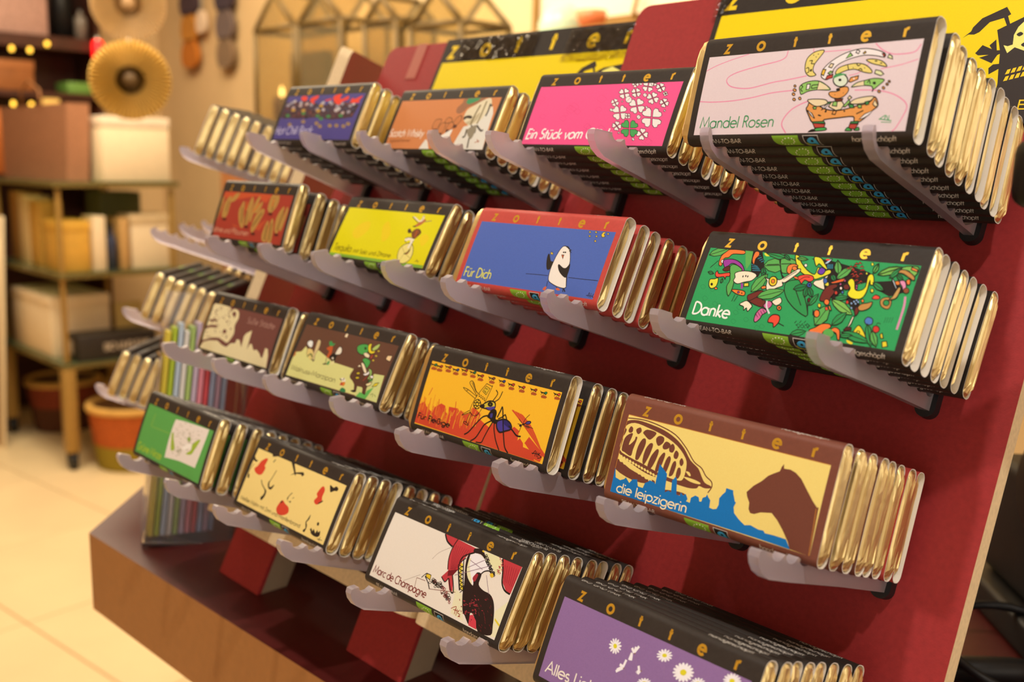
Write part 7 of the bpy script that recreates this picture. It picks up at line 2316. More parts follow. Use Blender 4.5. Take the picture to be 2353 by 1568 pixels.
# ------------------------------------------------------------------ taped posters on the boards (mm from the poster's lower left corner)
def poster_figure(pr):
    K = '332b28'; YL = 'e8e27a'
    pr.add([[(186, 55.5), (190, 59.5), (190.5, 62), (194.5, 67.5), (207, 73.5), (210.5, 68.5), (209, 67.5), (211.8, 61.5), (210, 61), (207, 66.5), (199.5, 64.5), (195, 58.5), (192.3, 57.2), (189, 57.5)]], K)
    pr.add([[(205, 59), (219, 66.5), (240, 69), (258, 64), (258, 2), (214, 2), (213.5, 25), (212, 33), (210, 45)]], K)
    pr.add([[(196, 45), (199, 50), (205, 47), (203, 49.5), (206, 53), (208, 46), (210.5, 46), (211, 44), (209, 43), (207, 38), (199, 42), (204, 43.5), (198, 43.5)]], K)
    pr.add([[(206, 35), (208, 37.2), (213, 37.5), (213, 35), (207, 31)]], K)
    pr.add([[(211, 49), (213.4, 48.2), (216, 49), (215.2, 55), (216.5, 60), (219.5, 64), (228, 67), (238, 63), (243, 56), (238, 48), (228, 44), (223, 44.8), (217.5, 47.2), (214.2, 43.8)]], YL)
    for x, y in ((218.4, 55.3), (222.4, 48.6), (232, 57)): pr.add([smooth_path([(x-1.8, y), (x, y+1.4), (x+1.8, y), (x, y-1.4)], True)], K)
    for j in range(2):
        for i in range(8): x = 216.2+i*2.9; y = 30.5-j*4.2+i*.75; pr.add([[(x, y), (x+2.1, y+.5), (x+2.5, y+3.4), (x+.7, y+2.9)]], 'ecc81e')
    pr.add(lettering('L E', 219.5, 9, 13, 5.2, .16), 'ecc81e')
def poster(pm, u0, v0, wd, ht, tilt, label, letters, band=26):
    mx = pm @ T((u0, v0, .0012)) @ RZ(math.radians(tilt))
    t = thing('poster', label, 'poster', mx, 'yellow posters taped to the stand')
    m = MB(); m.box((0, 0, 0), (wd/1000, ht/1000, .0022), mat('poster_black', (46, 40, 36), .55, spec=.25, var=.12, vscale=300), .0004, 1); m.obj('poster_board', t)
    fl = lambda x, y, off: (x/1000, y/1000, .0022+off/1000)
    pr = Print(); pr.add([[(5, 5), (wd-4, 5), (wd-4, ht-band), (5, ht-band)]], 'e6cc08')
    def clipx(p): return p
    poster_figure(pr)
    pr.items = [([[(min(x, wd-1), max(y, 1)) for x, y in p] for p in ps], c, l) for ps, c, l in pr.items]
    add('poster_print', pr.mesh('poster_print', fl), t)
    for ch, x in letters:
        lp = Print(); w = GLY[ch][0]*17.5; lp.add(lettering(ch, x-w/2, ht-band+5.5, w, 17.5, .21), 'ecc81e'); add('letter', lp.mesh('letter', fl), t)
    return t
P1 = poster(ML, .1675, .059, 246, 108, -.35, 'yellow poster with black lettered band, left one taped behind the pink stack', (('z', 15), ('o', 62), ('t', 105), ('t', 149), ('e', 196), ('r', 234)))
P2 = poster(MR, .499, .060, 264, 114, 0., 'large yellow poster with black robot figure behind the pale pink label bars', (('z', 12), ('o', 61), ('t', 110), ('t', 160), ('e', 208), ('r', 250)))
def tape_material():
    m = bpy.data.materials.new('clear_tape'); m.use_nodes = True; nt = m.node_tree; nt.nodes.remove(nt.nodes['Principled BSDF']); out = nt.nodes['Material Output']
    t = nt.nodes.new('ShaderNodeBsdfTransparent'); g = nt.nodes.new('ShaderNodeBsdfGlossy'); mx = nt.nodes.new('ShaderNodeMixShader'); g.inputs['Roughness'].default_value = .12
    fr = nt.nodes.new('ShaderNodeFresnel'); fr.inputs['IOR'].default_value = 1.6; nt.links.new(fr.outputs[0], mx.inputs[0])
    nt.links.new(t.outputs[0], mx.inputs[1]); nt.links.new(g.outputs[0], mx.inputs[2]); nt.links.new(mx.outputs[0], out.inputs['Surface'])
    tc = nt.nodes.new('ShaderNodeTexCoord'); n = nt.nodes.new('ShaderNodeTexNoise'); n.inputs['Scale'].default_value = 120; nt.links.new(tc.outputs['Object'], n.inputs['Vector'])
    bp = nt.nodes.new('ShaderNodeBump'); bp.inputs['Strength'].default_value = .9; bp.inputs['Distance'].default_value = .002; nt.links.new(n.outputs['Fac'], bp.inputs['Height'])
    nt.links.new(bp.outputs['Normal'], g.inputs['Normal']); nt.links.new(bp.outputs['Normal'], fr.inputs['Normal']); return m
TAPE = tape_material()
def tape(parent, x0, x1, y0, y1, seed):
    r = random.Random(seed); m = MB(); n = 14; vs = []; fs = []
    for i in range(n+1):
        for j in range(3):
            x = x0+(x1-x0)*i/n; y = y0+(y1-y0)*j/2; vs.append((x/1000, (y+r.uniform(-.5, .5))/1000, .0026+.0011*max(0, noise.noise(Vector((x*.22, y*.3, seed)))+.15)))
    for i in range(n):
        for j in range(2): fs.append([i*3+j, i*3+3+j, i*3+4+j, i*3+1+j])
    m.raw(vs, fs, TAPE, True); m.obj('tape_strip', parent)
tape(P1, 22, 66, 84, 106, 2); tape(P1, 66, 128, 82, 106, 5); tape(P1, 166, 243, 74, 106, 9)
tape(P2, -3, 10, 88, 116, 3); tape(P2, 88, 160, 97, 116, 4)
tp = MB(); tp.box((.118, .128, .0002), (.134, .1672, .0006), mat('beige_tape', (168, 86, 72), .3)); tp.obj('tape_tab', STAND, SI @ ML)
# ------------------------------------------------------------------ table under the stand
TABLETOP = mat('dark_red_laminate', (80, 26, 23), .42, var=.10, vscale=200, bump=.04, bscale=500)
TABLESIDE = mat('tan_brown_laminate', (166, 112, 60), .5, var=.05, vscale=120)
PEDEST = mat('ochre_panel', (206, 158, 84), .6, var=.05)
tb = thing('display_table', 'large table with glossy dark red top and brown edge under the chocolate stand', 'table', T((.4, .2, 0)))
poly = [(-.066, -.205), (1.5, -.146), (1.5, .75), (-.25, .75), (-.62, .32)]
m = MB(); m.prism([(x-.4, y-.2) for x, y in poly], .8165, .9, TABLETOP, TABLESIDE); m.obj('table_top', tb)
m = MB(); m.box((.08-.4, -.168-.2, 0), (1.40-.4, .68-.2, .8165), PEDEST, .004); m.obj('pedestal', tb)
# ------------------------------------------------------------------ acrylic leaflet holder and leaflets
e_ = Vector((.394, .919, 0)); n_ = Vector((-.919, .394, 0)); up = (Vector((0, 0, 1))+e_*.30+n_*.04).normalized()
HM = frame(e_, n_, up, Vector((.014, -.184, .9045)))
ACL = mat('clear_acrylic', (240, 238, 242), .06, trans=.97, ior=1.3, var=0)
h = thing('leaflet_holder', 'clear acrylic leaflet holder leaning at the left corner of the stand', 'leaflet holder', HM)
def plate(name, lo, hi): m = MB(); m.box(lo, hi, ACL, .0006, 1); return m.obj(name, h)
plate('base_plate', (0, 0, 0), (.088, .072, .003)); plate('front_plate', (.003, 0, .0031), (.085, .003, .10)); plate('back_plate', (.003, .069, .0031), (.085, .072, .255))
plate('side_plate', (0, 0, .0031), (.0029, .072, .19)); plate('side_plate', (.0851, 0, .0031), (.088, .072, .19))
LC = [('yellow', 'cdbb3c'), ('lime green', 'a3b82e'), ('pale blue', 'aebfd0'), ('white', 'd6d3cc'), ('light green', '9fba6a'), ('lilac', 'b9a8bd'), ('pink', 'cf7f8e'), ('red', 'b8434a'), ('grey blue', '8b93ad'), ('mauve', '9d7f92'), ('slate', '7b8398')]
for i, (nm, c) in enumerate(LC):
    m = MB(); x = .007+i*.0058
    cc = tuple(int(c[k:k+2], 16) for k in (0, 2, 4))
    m.box((-.0023, -.030, 0), (.0023, .030, .206+.004*(i % 3)), mat('leaflet_'+nm.replace(' ', '_'), cc, .5, var=.05), .0005, 1)
    o = m.obj('leaflet', None, HM @ T((x, .036, .0032)))
    tag(o, '%s folded leaflet standing on edge in the acrylic holder' % nm, 'leaflet', 'leaflets in the acrylic holder')
# ------------------------------------------------------------------ black machine and cables behind the stand
BLK = mat('black_plastic', (22, 21, 21), .45, spec=.3, var=.08, vscale=80, bump=.05, bscale=400); SIL = mat('brushed_metal', (176, 172, 164), .3, metal=1.)
mc = thing('label_printer', 'black rounded label printer on the table behind the right edge of the stand', 'printer', T((.735, .345, .9)) @ RZ(math.radians(43)))
m = MB(); m.box((-.10, -.08, 0), (.12, .10, .030), BLK, .006); m.obj('base', mc)
m = MB(); m.box((-.085, -.065, .0301), (.11, .09, .138), BLK, .010, 3); m.obj('body', mc)
m = MB(); m.lathe([(.0, -.001), (.040, 0), (.046, .004), (.046, .18), (.040, .184), (0, .185)], BLK, 28, T((-.085, -.005, .1300)) @ RY(math.pi/2), cap=False)
lid = m.obj('roll_cover', mc)
m = MB(); m.lathe([(.0465, 0), (.048, .001), (.048, .012), (.0465, .013)], SIL, 28, T((-.045, -.005, .1300)) @ RY(math.pi/2), cap=False); m.obj('hinge_band', lid)
m = MB(); m.box((-.07, -.0672, .040), (.03, -.0652, .044), SIL, .0006, 1); m.obj('paper_slot', mc)
m = MB(); pts = [(.668+.055*math.cos(a)+.03*math.sin(a*.5), .215+.055*math.sin(a), .9045+.030*max(0, math.sin(a*.5+.3))) for a in [k*.22 for k in range(0, 25)]]
m.tube(pts, .0036, BLK, 8); o = m.obj('power_cable'); tag(o, 'black looped power cable on the table at the lower right corner', 'cable')
m = MB(); m.tube([(.66, .16, .911), (.675, .175, .912), (.70, .20, .912), (.72, .222, .911)], [.006, .010, .010, .006], BLK, 12); m.tube([(.72, .222, .911), (.735, .225, .906), (.80, .215, .9045)], .0036, BLK, 8)
o = m.obj('cable_plug'); tag(o, 'dark cable plug lying beside the looped power cable', 'plug')
m = MB(); m.box((.640, .175, .9003), (.668, .198, .912), mat('pale_plastic', (206, 200, 186), .4), .004); o = m.obj('cable_connector'); tag(o, 'small pale connector block beside the looped cable', 'connector')
# small black reader on a bent arm, close to the camera at the right
rd = thing('card_reader', 'black rounded card reader on a bent arm at the far right', 'card reader', T((.90, -.02, .9)))
RM = T((.817-.90, -.092+.02, .386)) @ RZ(math.radians(46.7))
m = MB(); m.box((-.045, -.010, -.0150), (.050, .010, .0150), BLK, .0075, 4, RM); m.obj('reader_body', rd)
m = MB(); m.tube(smooth_path3([(-.055, -.043, .386), (-.02, -.010, .38), (0, 0, .33), (0, 0, .01)]), .006, BLK, 12); m.obj('bent_arm', rd)
m = MB(); m.lathe([(0, .0005), (.045, .0005), (.045, .008), (.02, .012), (.008, .03), (0, .03)], BLK, 24, cap=False); m.obj('foot', rd)
# ------------------------------------------------------------------ room
WALLC = mat('tan_wall', (214, 182, 134), .85, var=.04, vscale=6, bump=.05)
CREAM = mat('cream_wall', (224, 198, 152), .85, var=.03, vscale=6, bump=.05)
def slab(name, lo, hi, m_): b = MB(); b.box(lo, hi, m_); return struct(b.obj(name))
slab('wall_back', (-4.5, 1.9, 0), (-2.25, 2.0, 2.9), WALLC); slab('wall_back', (-2.25, 1.9, 0), (3.2, 2.0, 2.9), CREAM)  # right part lighter: the light on this wall is put into its colour
slab('wall_left', (-4.6, -3.2, 0), (-4.5, 2.0, 2.9), WALLC); slab('wall_right', (3.2, -3.3, 0), (3.3, 2.0, 2.9), CREAM); slab('wall_front', (-4.6, -3.3, 0), (3.3, -3.2, 2.9), CREAM)
slab('ceiling', (-4.6, -3.3, 2.9), (3.3, 2.0, 3.0), mat('ceiling_white', (226, 214, 196), .9, var=.02))
fl = MB(); fl.box((-4.6, -3.3, -.06), (3.3, 2.0, -.004), mat('tile_joint', (176, 146, 98), .8)); FLR = struct(fl.obj('floor'))
TILE = mat('pale_floor_tile', (232, 208, 164), .32, var=.05, vscale=3)
tm = MB(); tm.box((-.298, -.298, -.0039), (.298, .298, 0), TILE, .002, 1); TME = tm.mesh('floor_tile')
cn, sn = math.cos(.12), math.sin(.12)
for i in range(-8, 7):
    for j in range(-6, 6):
        x, y = i*.6, j*.6; px, py = -2.2+x*cn-y*sn, .52+x*sn+y*cn
        if -4.25 < px < .9 and -1.3 < py < 1.6: add('floor_tile', TME, FLR, T((px, py, 0)) @ RZ(.12))
b = MB(); b.box((-4.5, 1.885, 0), (3.2, 1.9, .09), mat('wood_trim', (120, 82, 44), .6)); struct(b.obj('baseboard_back'))
# framed bright panel on the back wall
wf = struct(bpy.data.objects.new('window_1', None)); COL.objects.link(wf); wf.location = (-1.1, 1.88, 1.72)
FR = mat('ochre_frame', (150, 112, 52), .5); b = MB()
b.box((-.455, -.012, 0), (-.435, .018, .75), FR); b.box((.435, -.012, 0), (.455, .018, .75), FR); b.box((-.435, -.012, 0), (.435, .018, .02), FR); b.box((-.435, -.012, .73), (.435, .018, .75), FR); b.obj('window_frame', wf)
b = MB(); b.box((-.435, .006, .02), (.435, .016, .73), mat('frosted_pane', (250, 236, 206), .6, var=.02)); b.obj('window_pane', wf)
b = MB(); b.box((-1.60, 1.70, 1.668), (-.60, 1.898, 1.690), FR, .002, 1); o = b.obj('wall_shelf'); tag(o, 'narrow ochre wall shelf under the bright framed panel', 'shelf')
b = MB(); b.lathe([(0, .09), (.03, .085), (.055, .065), (.07, .03), (.072, 0)], mat('mint_glaze', (186, 216, 190), .3), 24, T((-1.335, 1.78, 1.6905)), cap=False); o = b.obj('mint_dome'); tag(o, 'pale mint dome ornament on the wall shelf above the left poster', 'ornament')
b = MB(); b.lathe([(0, 0), (.03, 0), (.045, .03), (.047, .055), (.043, .055), (.03, .01)], mat('coral_glaze', (226, 130, 84), .35), 24, T((-1.205, 1.78, 1.6905)), cap=False); o = b.obj('coral_bowl'); tag(o, 'small coral orange bowl on the wall shelf beside the mint dome', 'bowl')
b = MB(); b.tube([(-1.09, 1.86, 1.80), (-1.09, 1.84, 1.74), (-1.09, 1.85, 1.705)], .008, FR); o = b.obj('hook_rail'); tag(o, 'small brown hook on the bright framed panel', 'hook')
# ------------------------------------------------------------------ shop cart with glass shelves
BRASS = mat('brushed_brass', (168, 134, 70), .45, metal=.35, var=.06); GLASS = mat('green_glass', (176, 196, 150), .05, trans=.85, var=0); OLIVE = mat('olive_frame', (118, 98, 46), .5)
ct = thing('shop_cart', 'wheeled brass cart with three glass shelves of gifts at left', 'cart', T((-3.18, .85, 0)))
CX0, CY1 = -.80, .52
for x in (-.025, CX0+.025):
    for y in (.025, CY1-.025):
        b = MB(); b.box((x-.025, y-.025, .075), (x+.025, y+.025, .425), BRASS, .003); lg = b.obj('leg', ct)
        b = MB(); b.lathe([(0, -.014), (.030, -.014), (.036, -.008), (.036, .008), (.030, .014), (0, .014)], RUBBER, 20, T((x, y, .036)) @ RX(math.pi/2), cap=False); b.box((x-.012, y-.02, .05), (x+.012, y+.02, .076), BLK); b.obj('caster', ct)
        b = MB(); b.box((x-.009, y-.009, .448), (x+.009, y+.009, 1.15), BRASS, .002); b.obj('post', ct)
for z in (.425, .793, 1.158):
    b = MB(); t_ = .016
    b.box((CX0, 0, z), (0, t_, z+.014), OLIVE); b.box((CX0, CY1-t_, z), (0, CY1, z+.014), OLIVE); b.box((CX0, t_, z), (CX0+t_, CY1-t_, z+.014), OLIVE); b.box((-t_, t_, z), (0, CY1-t_, z+.014), OLIVE); b.obj('shelf_frame', ct)
    b = MB(); b.box((CX0, 0, z+.0141), (0, CY1, z+.022), GLASS, .001, 1); b.obj('glass_shelf', ct)
S1, S2, S3 = .4475, .8155, 1.1805
def box_thing(name, lab, cat, lo, hi, m_, bev=.003, group=None, mx=None, lid=None):
    c = ((lo[0]+hi[0])/2, (lo[1]+hi[1])/2, lo[2]); b = MB(); b.box(tuple(lo[i]-c[i] for i in range(3)), tuple(hi[i]-c[i] for i in range(3)), m_, bev)
    if lid:
        t = thing(name, lab, cat, T(c) if mx is None else mx @ T(c), group); b.obj('box_body', t); d = MB()
        d.box((lo[0]-c[0]-.003, lo[1]-c[1]-.003, hi[2]-c[2]-.04), (hi[0]-c[0]+.003, hi[1]-c[1]+.003, hi[2]-c[2]+.003), lid, bev); d.obj('lid', t); return t
    o = b.obj(name, None, T(c) if mx is None else mx @ T(c)); return tag(o, lab, cat, group)
CARTON = mat('cream_carton', (236, 216, 182), .6, var=.03)
box_thing('gift_box', 'cream white gift box with lid on top glass shelf under the paper rosettes', 'box', (-3.46, 1.06, S3), (-3.203, 1.345, 1.44), CARTON, lid=mat('white_carton', (232, 214, 190), .6))
bg = thing('gift_bag', 'large brown pink patterned paper gift bag on top glass shelf at far left', 'bag', T((-3.66, 1.0, S3)))
BAGM = mat('rose_brown_paper', (168, 118, 88), .6, var=.18, vscale=130)
b = MB(); b.raw([(-.42, -.05, 0), (.36, -.05, 0), (.36, .04, 0), (-.42, .04, 0), (-.42, -.05, .31), (.40, -.05, .31), (.40, .04, .31), (-.42, .04, .31)], [[0, 1, 5, 4], [1, 2, 6, 5], [2, 3, 7, 6], [3, 0, 4, 7], [3, 2, 1, 0]], BAGM); b.obj('bag_body', bg)
b = MB(); b.tube([(-.12, -.052, .30), (-.11, -.055, .37), (0, -.058, .41), (.11, -.055, .37), (.12, -.052, .30)], .005, mat('cord', (150, 100, 60), .7)); b.obj('bag_handle', bg)
box_thing('yellow_book', 'yellow and white boxed book on the middle glass shelf front corner', 'book', (-3.42, .890, S2), (-3.235, 1.003, 1.02), mat('ochre_cover', (218, 170, 72), .5), lid=mat('yellow_cover', (228, 180, 74), .5))
box_thing('white_card_box', 'slim white card box right of the yellow boxed book', 'box', (-3.34, 1.012, S2), (-3.212, 1.062, 1.04), CARTON)
def bottle(name, lab, x, y, z, h, r, m_):
    t = thing(name, lab, 'bottle', T((x, y, z))); b = MB(); b.lathe([(0, 0), (r, 0), (r, h*.62), (r*.85, h*.7), (r*.38, h*.78), (r*.36, h*.92)], m_, 20, cap=False); b.obj('bottle_body', t)
    b = MB(); b.lathe([(r*.42, h*.9), (r*.42, h), (0, h)], BLK, 16, cap=False); b.obj('cap', t)
bottle('blue_bottle', 'dark blue bottle on the middle glass shelf between card boxes', -3.235, 1.092, S2, .19, .020, mat('blue_glass', (58, 66, 92), .2))
box_thing('tan_book', 'tan book standing right of the dark blue bottle', 'book', (-3.34, 1.122, S2), (-3.214, 1.158, 1.03), mat('tan_cover', (196, 156, 98), .6))
b5 = box_thing('printed_card_box', 'white printed card box at the right end of the middle shelf', 'box', (-3.36, 1.172, S2), (-3.225, 1.335, 1.04), CARTON, lid=mat('printed_label', (214, 190, 150), .6))
box_thing('green_box', 'dark green box at the back of the middle glass shelf', 'box', (-3.62, 1.14, S2), (-3.46, 1.32, 1.13), mat('dark_green_card', (92, 98, 52), .6))
for i, (x, y, c, w_) in enumerate(((-3.60, .96, (206, 158, 70), 'ochre'), (-3.74, .96, (226, 196, 140), 'cream'), (-3.88, .97, (178, 128, 62), 'brown'))): box_thing('tall_card', '%s tall card box at left on the middle glass shelf' % w_, 'box', (x-.06, y-.05, S2), (x+.06, y+.05, 1.09+.015*i), mat('tall_'+w_, c, .6))
box_thing('cream_box', 'large cream carton on the lowest glass shelf behind the black box', 'box', (-3.84, .872, S1), (-3.36, 1.12, .70), CARTON, lid=mat('cream_lid', (240, 220, 188), .6))
box_thing('picture_card', 'olive picture card standing right of the large cream carton', 'card', (-3.352, 1.135, S1), (-3.335, 1.25, .66), mat('olive_card', (186, 160, 96), .6))
kb = thing('black_box', 'flat black box with white lettering on the lowest glass shelf corner', 'box', T((-3.270, 1.085, S1)))
b = MB(); b.box((-.075, -.165, 0), (.075, .165, .105), mat('matt_black', (38, 32, 28), .5), .003); b.obj('box_body', kb)
fx = lambda x, y, off: (.0752+off/1000, x/1000, y/1000)
pr = Print(); pr.add(lettering('BIO UND FAIR', -60, 40, 190, 26, .2), 'c8b8a4'); add('lettering', pr.mesh('lettering', fx), kb)
fy = lambda x, y, off: (x/1000, -.1652-off/1000, y/1000)
pr = Print(); pr.add([[(-50, 25), (10, 25), (10, 80), (-50, 80)]], 'b8ac9e'); add('white_label', pr.mesh('white_label', fy), kb)
mg = box_thing('orange_magazine', 'orange magazine lying flat on the lowest glass shelf', 'magazine', (-3.34, 1.262, S1), (-3.20, 1.36, .462), mat('orange_print', (222, 150, 66), .5))
for i, (y, a) in enumerate(((.790, 0.10), (.745, .16))):
    o = box_thing('display_card', '%s tall white display card leaning on the left front of the cart' % ('inner', 'outer')[i], 'card', (-.12, -.006, 0), (.12, .006, 1.02-.1*i), CARTON, .002, 'white display cards leaning on the cart')
    o.matrix_local = T((-3.82-.02*i, y-.03, .001)) @ RX(-a*.55)
# baskets
def basket(name, lab, x, y, r0, r1, h, bands):
    t = thing(name, lab, 'basket', T((x, y, .001)), 'woven baskets under the cart'); z = 0; n = int(h/.016)
    k = 0
    for nm, f0, f1, c in bands:
        prof = []; a = int(n*f0); e = int(n*f1)
        for i in range(a, e+1):
            rr = r0+(r1-r0)*i/n
            prof += [(rr, h*i/n), (rr+.006, h*(i+.5)/n)] if i < e else [(rr, h*i/n)]
        b = MB()
        if f0 == 0: prof = [(0, 0)]+prof
        b.lathe(prof, mat('wicker_'+nm, c, .8, var=.3, vscale=120, bump=.5, bscale=300), 40, cap=False); b.obj('woven_band', t)
    b = MB(); b.lathe([(r1-.012, h-.012), (r1+.010, h-.012), (r1+.014, h), (r1+.008, h+.014), (r1-.010, h+.014), (r1-.014, h)], mat('wicker_rim', (206, 160, 82), .8, var=.2, vscale=100), 40, cap=False); b.obj('rim', t)
    b = MB(); b.lathe([(0, .012), (r0-.008, .012), (r1-.013, h)], mat('wicker_inside', (120, 84, 44), .8), 32, cap=False); b.obj('lining', t)
basket('orange_green_basket', 'round basket with orange band above green band under the cart', -3.14, 1.12, .155, .185, .255, (('green', 0, .42, (150, 132, 34)), ('orange', .42, 1, (186, 92, 34))))
basket('red_brown_basket', 'low red brown basket on the floor at the left end under the cart', -3.92, 1.10, .13, .16, .23, (('brown', 0, .5, (92, 52, 28)), ('redbrown', .5, 1, (138, 60, 32))))
basket('dark_basket', 'dark brown basket with orange rim farther back under the cart', -3.52, 1.30, .12, .15, .26, (('darkbrown', 0, .7, (88, 56, 28)), ('amber', .7, 1, (150, 92, 40))))
# ------------------------------------------------------------------ paper rosettes
def rosette(x, y, z, r, lab, c1, c2):
    t = thing('paper_rosette', lab, 'paper rosette', frame(Vector((.43, .903, 0)), Vector((0, 0, 1)), Vector((.903, -.43, 0)), (x, y, z)), 'hanging paper rosettes')
    n = 52; vs = []; fs = []
    for k in range(2*n):
        a = TAU*k/(2*n); s_ = .026 if k % 2 else -.012
        for rr, f in ((.010, .25), (r*.36, .7), (r*.93, 1), (r, .9)): vs.append((rr*math.cos(a), rr*math.sin(a), s_*f))
    fc = []
    for k in range(2*n):
        q = (k+1) % (2*n); fc.append([k*4, k*4+1, q*4+1, q*4])
        for j in (1, 2): fs.append([k*4+j, k*4+j+1, q*4+j+1, q*4+j])
    b = MB(); b.raw(vs, fs, mat('pleat_'+c1[0], c1[1], .8)); b.raw(vs, fc, mat('core_'+c2[0], c2[2], .8)); b.obj('pleated_disc', t)
    b = MB(); b.lathe([(0, .016), (.022, .015), (.026, .006)], mat('hub_'+c2[0], c2[1], .6), 16, cap=False); b.obj('hub', t)
    b = MB(); b.tube([(0, r*.95, 0), (0, r*.95+.012, 0)] if z < 1.7 else [(0, r*.95, 0), (0, 2.89-z, 0)], .002, WHITEPAPER, 6); b.obj('string', t)
rosette(-2.526, .908, 1.79, .121, 'upper cream pleated paper rosette hanging from a string', ('cream', (242, 218, 178)), ('pale', (150, 116, 76), (206, 176, 132)))
rosette(-2.485, .886, 1.537, .131, 'lower ochre pleated paper rosette hanging under the cream one', ('ochre', (232, 200, 118)), ('dark', (84, 60, 24), (140, 108, 52)))
# ------------------------------------------------------------------ dark wall shelf unit at far left
DW = mat('dark_wood', (66, 32, 20), .45, var=.15, vscale=20); LWD = mat('warm_wood', (150, 92, 48), .5, var=.12, vscale=20)
su = thing('wall_shelving', 'dark brown wooden shelving against the left wall', 'shelving', T((-4.33, 1.0, 0)))
b = MB(); b.box((-.168, -.9, 0), (-.14, .46, 2.6), DW); b.obj('back_board', su)
for z, h_ in ((.30, .03), (.75, .03), (1.16, .03), (1.55, .03), (1.78, .06), (2.30, .03)):
    b = MB(); b.box((-.14, -.88, z), (.16, .44, z+h_), DW, .002, 1); b.obj('shelf_board', su)
for y in (-.9, .44):
    b = MB(); b.box((-.14, y, 0), (.16, y+.02, 2.6), DW, .002, 1); b.obj('side_board', su)
MAUVE = mat('mauve_zigzag', (178, 140, 128), .6, var=.18, vscale=70)
box_thing('patterned_box', 'mauve patterned box on the upper dark shelf at top left', 'box', (-4.42, .86, 1.8405), (-4.20, 1.225, 2.15), MAUVE)
bottle('black_vase', 'black bottle vase on the upper dark shelf right of the mauve box', -4.28, 1.32, 1.8405, .32, .05, BLK)
bottle('clear_carafe', 'small grey carafe beside the black bottle vase', -4.22, 1.385, 1.8405, .15, .03, mat('grey_glass', (120, 112, 104), .15))
box_thing('wood_crate', 'warm brown wooden crate on the dark shelf under the mauve box', 'crate', (-4.44, .80, 1.5805), (-4.24, 1.16, 1.72), LWD, lid=mat('crate_top', (170, 108, 62), .5))
box_thing('green_carton', 'green carton on the dark shelf right of the glowing lamp', 'box', (-4.36, 1.30, 1.5805), (-4.20, 1.42, 1.635), mat('leaf_green_card', (104, 150, 66), .5))
box_thing('amber_box', 'orange brown box on the lower dark shelf behind the gift bag', 'box', (-4.44, .86, 1.1905), (-4.24, 1.10, 1.50), mat('amber_card', (196, 110, 48), .5))
for i, (y, z, c, w_) in enumerate(((1.36, 1.1905, (214, 190, 170), 'pale'), (1.30, 1.1905, (196, 160, 60), 'yellow'), (1.40, .7805, (200, 160, 110), 'tan'))): box_thing('small_carton', '%s small carton on the dark shelves near the corner' % w_, 'box', (-4.34, y-.028, z), (-4.20, y+.028, z+.19-.03*i), mat('small_'+w_, c, .6))
tl = thing('table_lamp', 'glowing amber table lamp on the dark shelf', 'lamp', T((-4.25, 1.235, 1.1905)))
b = MB(); b.lathe([(.045, 0), (.045, .012), (.012, .03), (.010, .18)], BRASS, 20); b.obj('base', tl)
b = MB(); b.lathe([(.050, .17), (.038, .36)], mat('amber_shade', (255, 196, 96), .6, emit=1.1, var=0), 24, cap=False); b.obj('lamp_shade', tl)
rl = thing('red_lantern', 'small glowing red glass lantern hanging left of the lower rosette', 'lantern', T((-4.12, 1.425, 1.70)))
b = MB(); b.lathe([(.020, 0), (.026, .01), (.026, .12), (.018, .135)], mat('red_glow', (255, 20, 24), .3, emit=2.2, var=0), 20); b.obj('glass', rl)
b = MB(); b.lathe([(.018, .135), (.014, .16), (.0, .165)], SIL, 16, cap=False); b.obj('lid', rl)
b = MB(); b.tube([(0, 0, .163), (0, 0, .60)], .0015, RUBBER, 6); b.obj('hanging_wire', rl)
BULB = MB(); BULB.lathe([(0, -.012), (.007, -.009), (.010, 0), (.007, .009), (0, .012)], mat('warm_bulb', (255, 200, 70), .4, emit=3., var=0), 12, cap=False); BME = BULB.mesh('light_bulb')
for i, (x, y, z, w_) in enumerate(((-4.155, 1.04, 1.765, 'leftmost on the dark shelf edge'), (-4.155, 1.12, 1.765, 'middle one on the dark shelf edge'), (-4.155, 1.20, 1.80, 'rightmost on the dark shelf edge'), (-4.15, 1.03, 1.515, 'above the gift bag at left'), (-4.15, 1.11, 1.515, 'above the gift bag at right'))):
    o = add('light_bulb', BME, None, T((x, y, z))); tag(o, 'tiny warm light bulb, %s' % w_, 'light bulb', 'small bulbs on the dark shelves')
# ------------------------------------------------------------------ hanging ornaments on the back wall
def ornament(x, lab, z0, z1, cols):
    t = thing('hanging_ornament', lab, 'ornament', T((x, 1.86, z0)), 'hanging ornaments on the back wall'); n = len(cols); h_ = (z1-z0)/n
    for i, (w_, c, nm) in enumerate(cols):
        b = MB(); pts = smooth_path([(-w_*.7, 0), (-w_, h_*.5), (-w_*.5, h_*.98), (w_*.5, h_*.98), (w_, h_*.45), (w_*.6, 0)], True, 4)
        b.prism(pts, -.012, .012, mat('felt_'+nm, c, .9, var=.1), None, T((0, 0, i*h_)) @ RX(math.pi/2)); b.obj('felt_piece', t)
    b = MB(); b.tube([(0, 0, z1-z0-.01), (0, 0, 2.88-z0)], .003, WHITEPAPER, 6); b.obj('string', t)
ornament(-4.03, 'left hanging felt ornament, orange below and dark above', 1.74, 2.25, ((.085, (188, 112, 34), 'orange'), (.08, (190, 128, 48), 'ochre'), (.09, (70, 52, 60), 'plum'), (.075, (60, 48, 60), 'navy')))
ornament(-3.90, 'white pompom hanging ornament between two felt ornaments', 1.90, 2.0, ((.042, (226, 200, 172), 'white'),))
ornament(-3.66, 'right hanging felt ornament in slate blue and brown', 1.72, 2.25, ((.075, (128, 104, 80), 'taupe'), (.08, (108, 92, 88), 'slate'), (.085, (66, 54, 64), 'indigo'), (.07, (86, 60, 40), 'brown')))
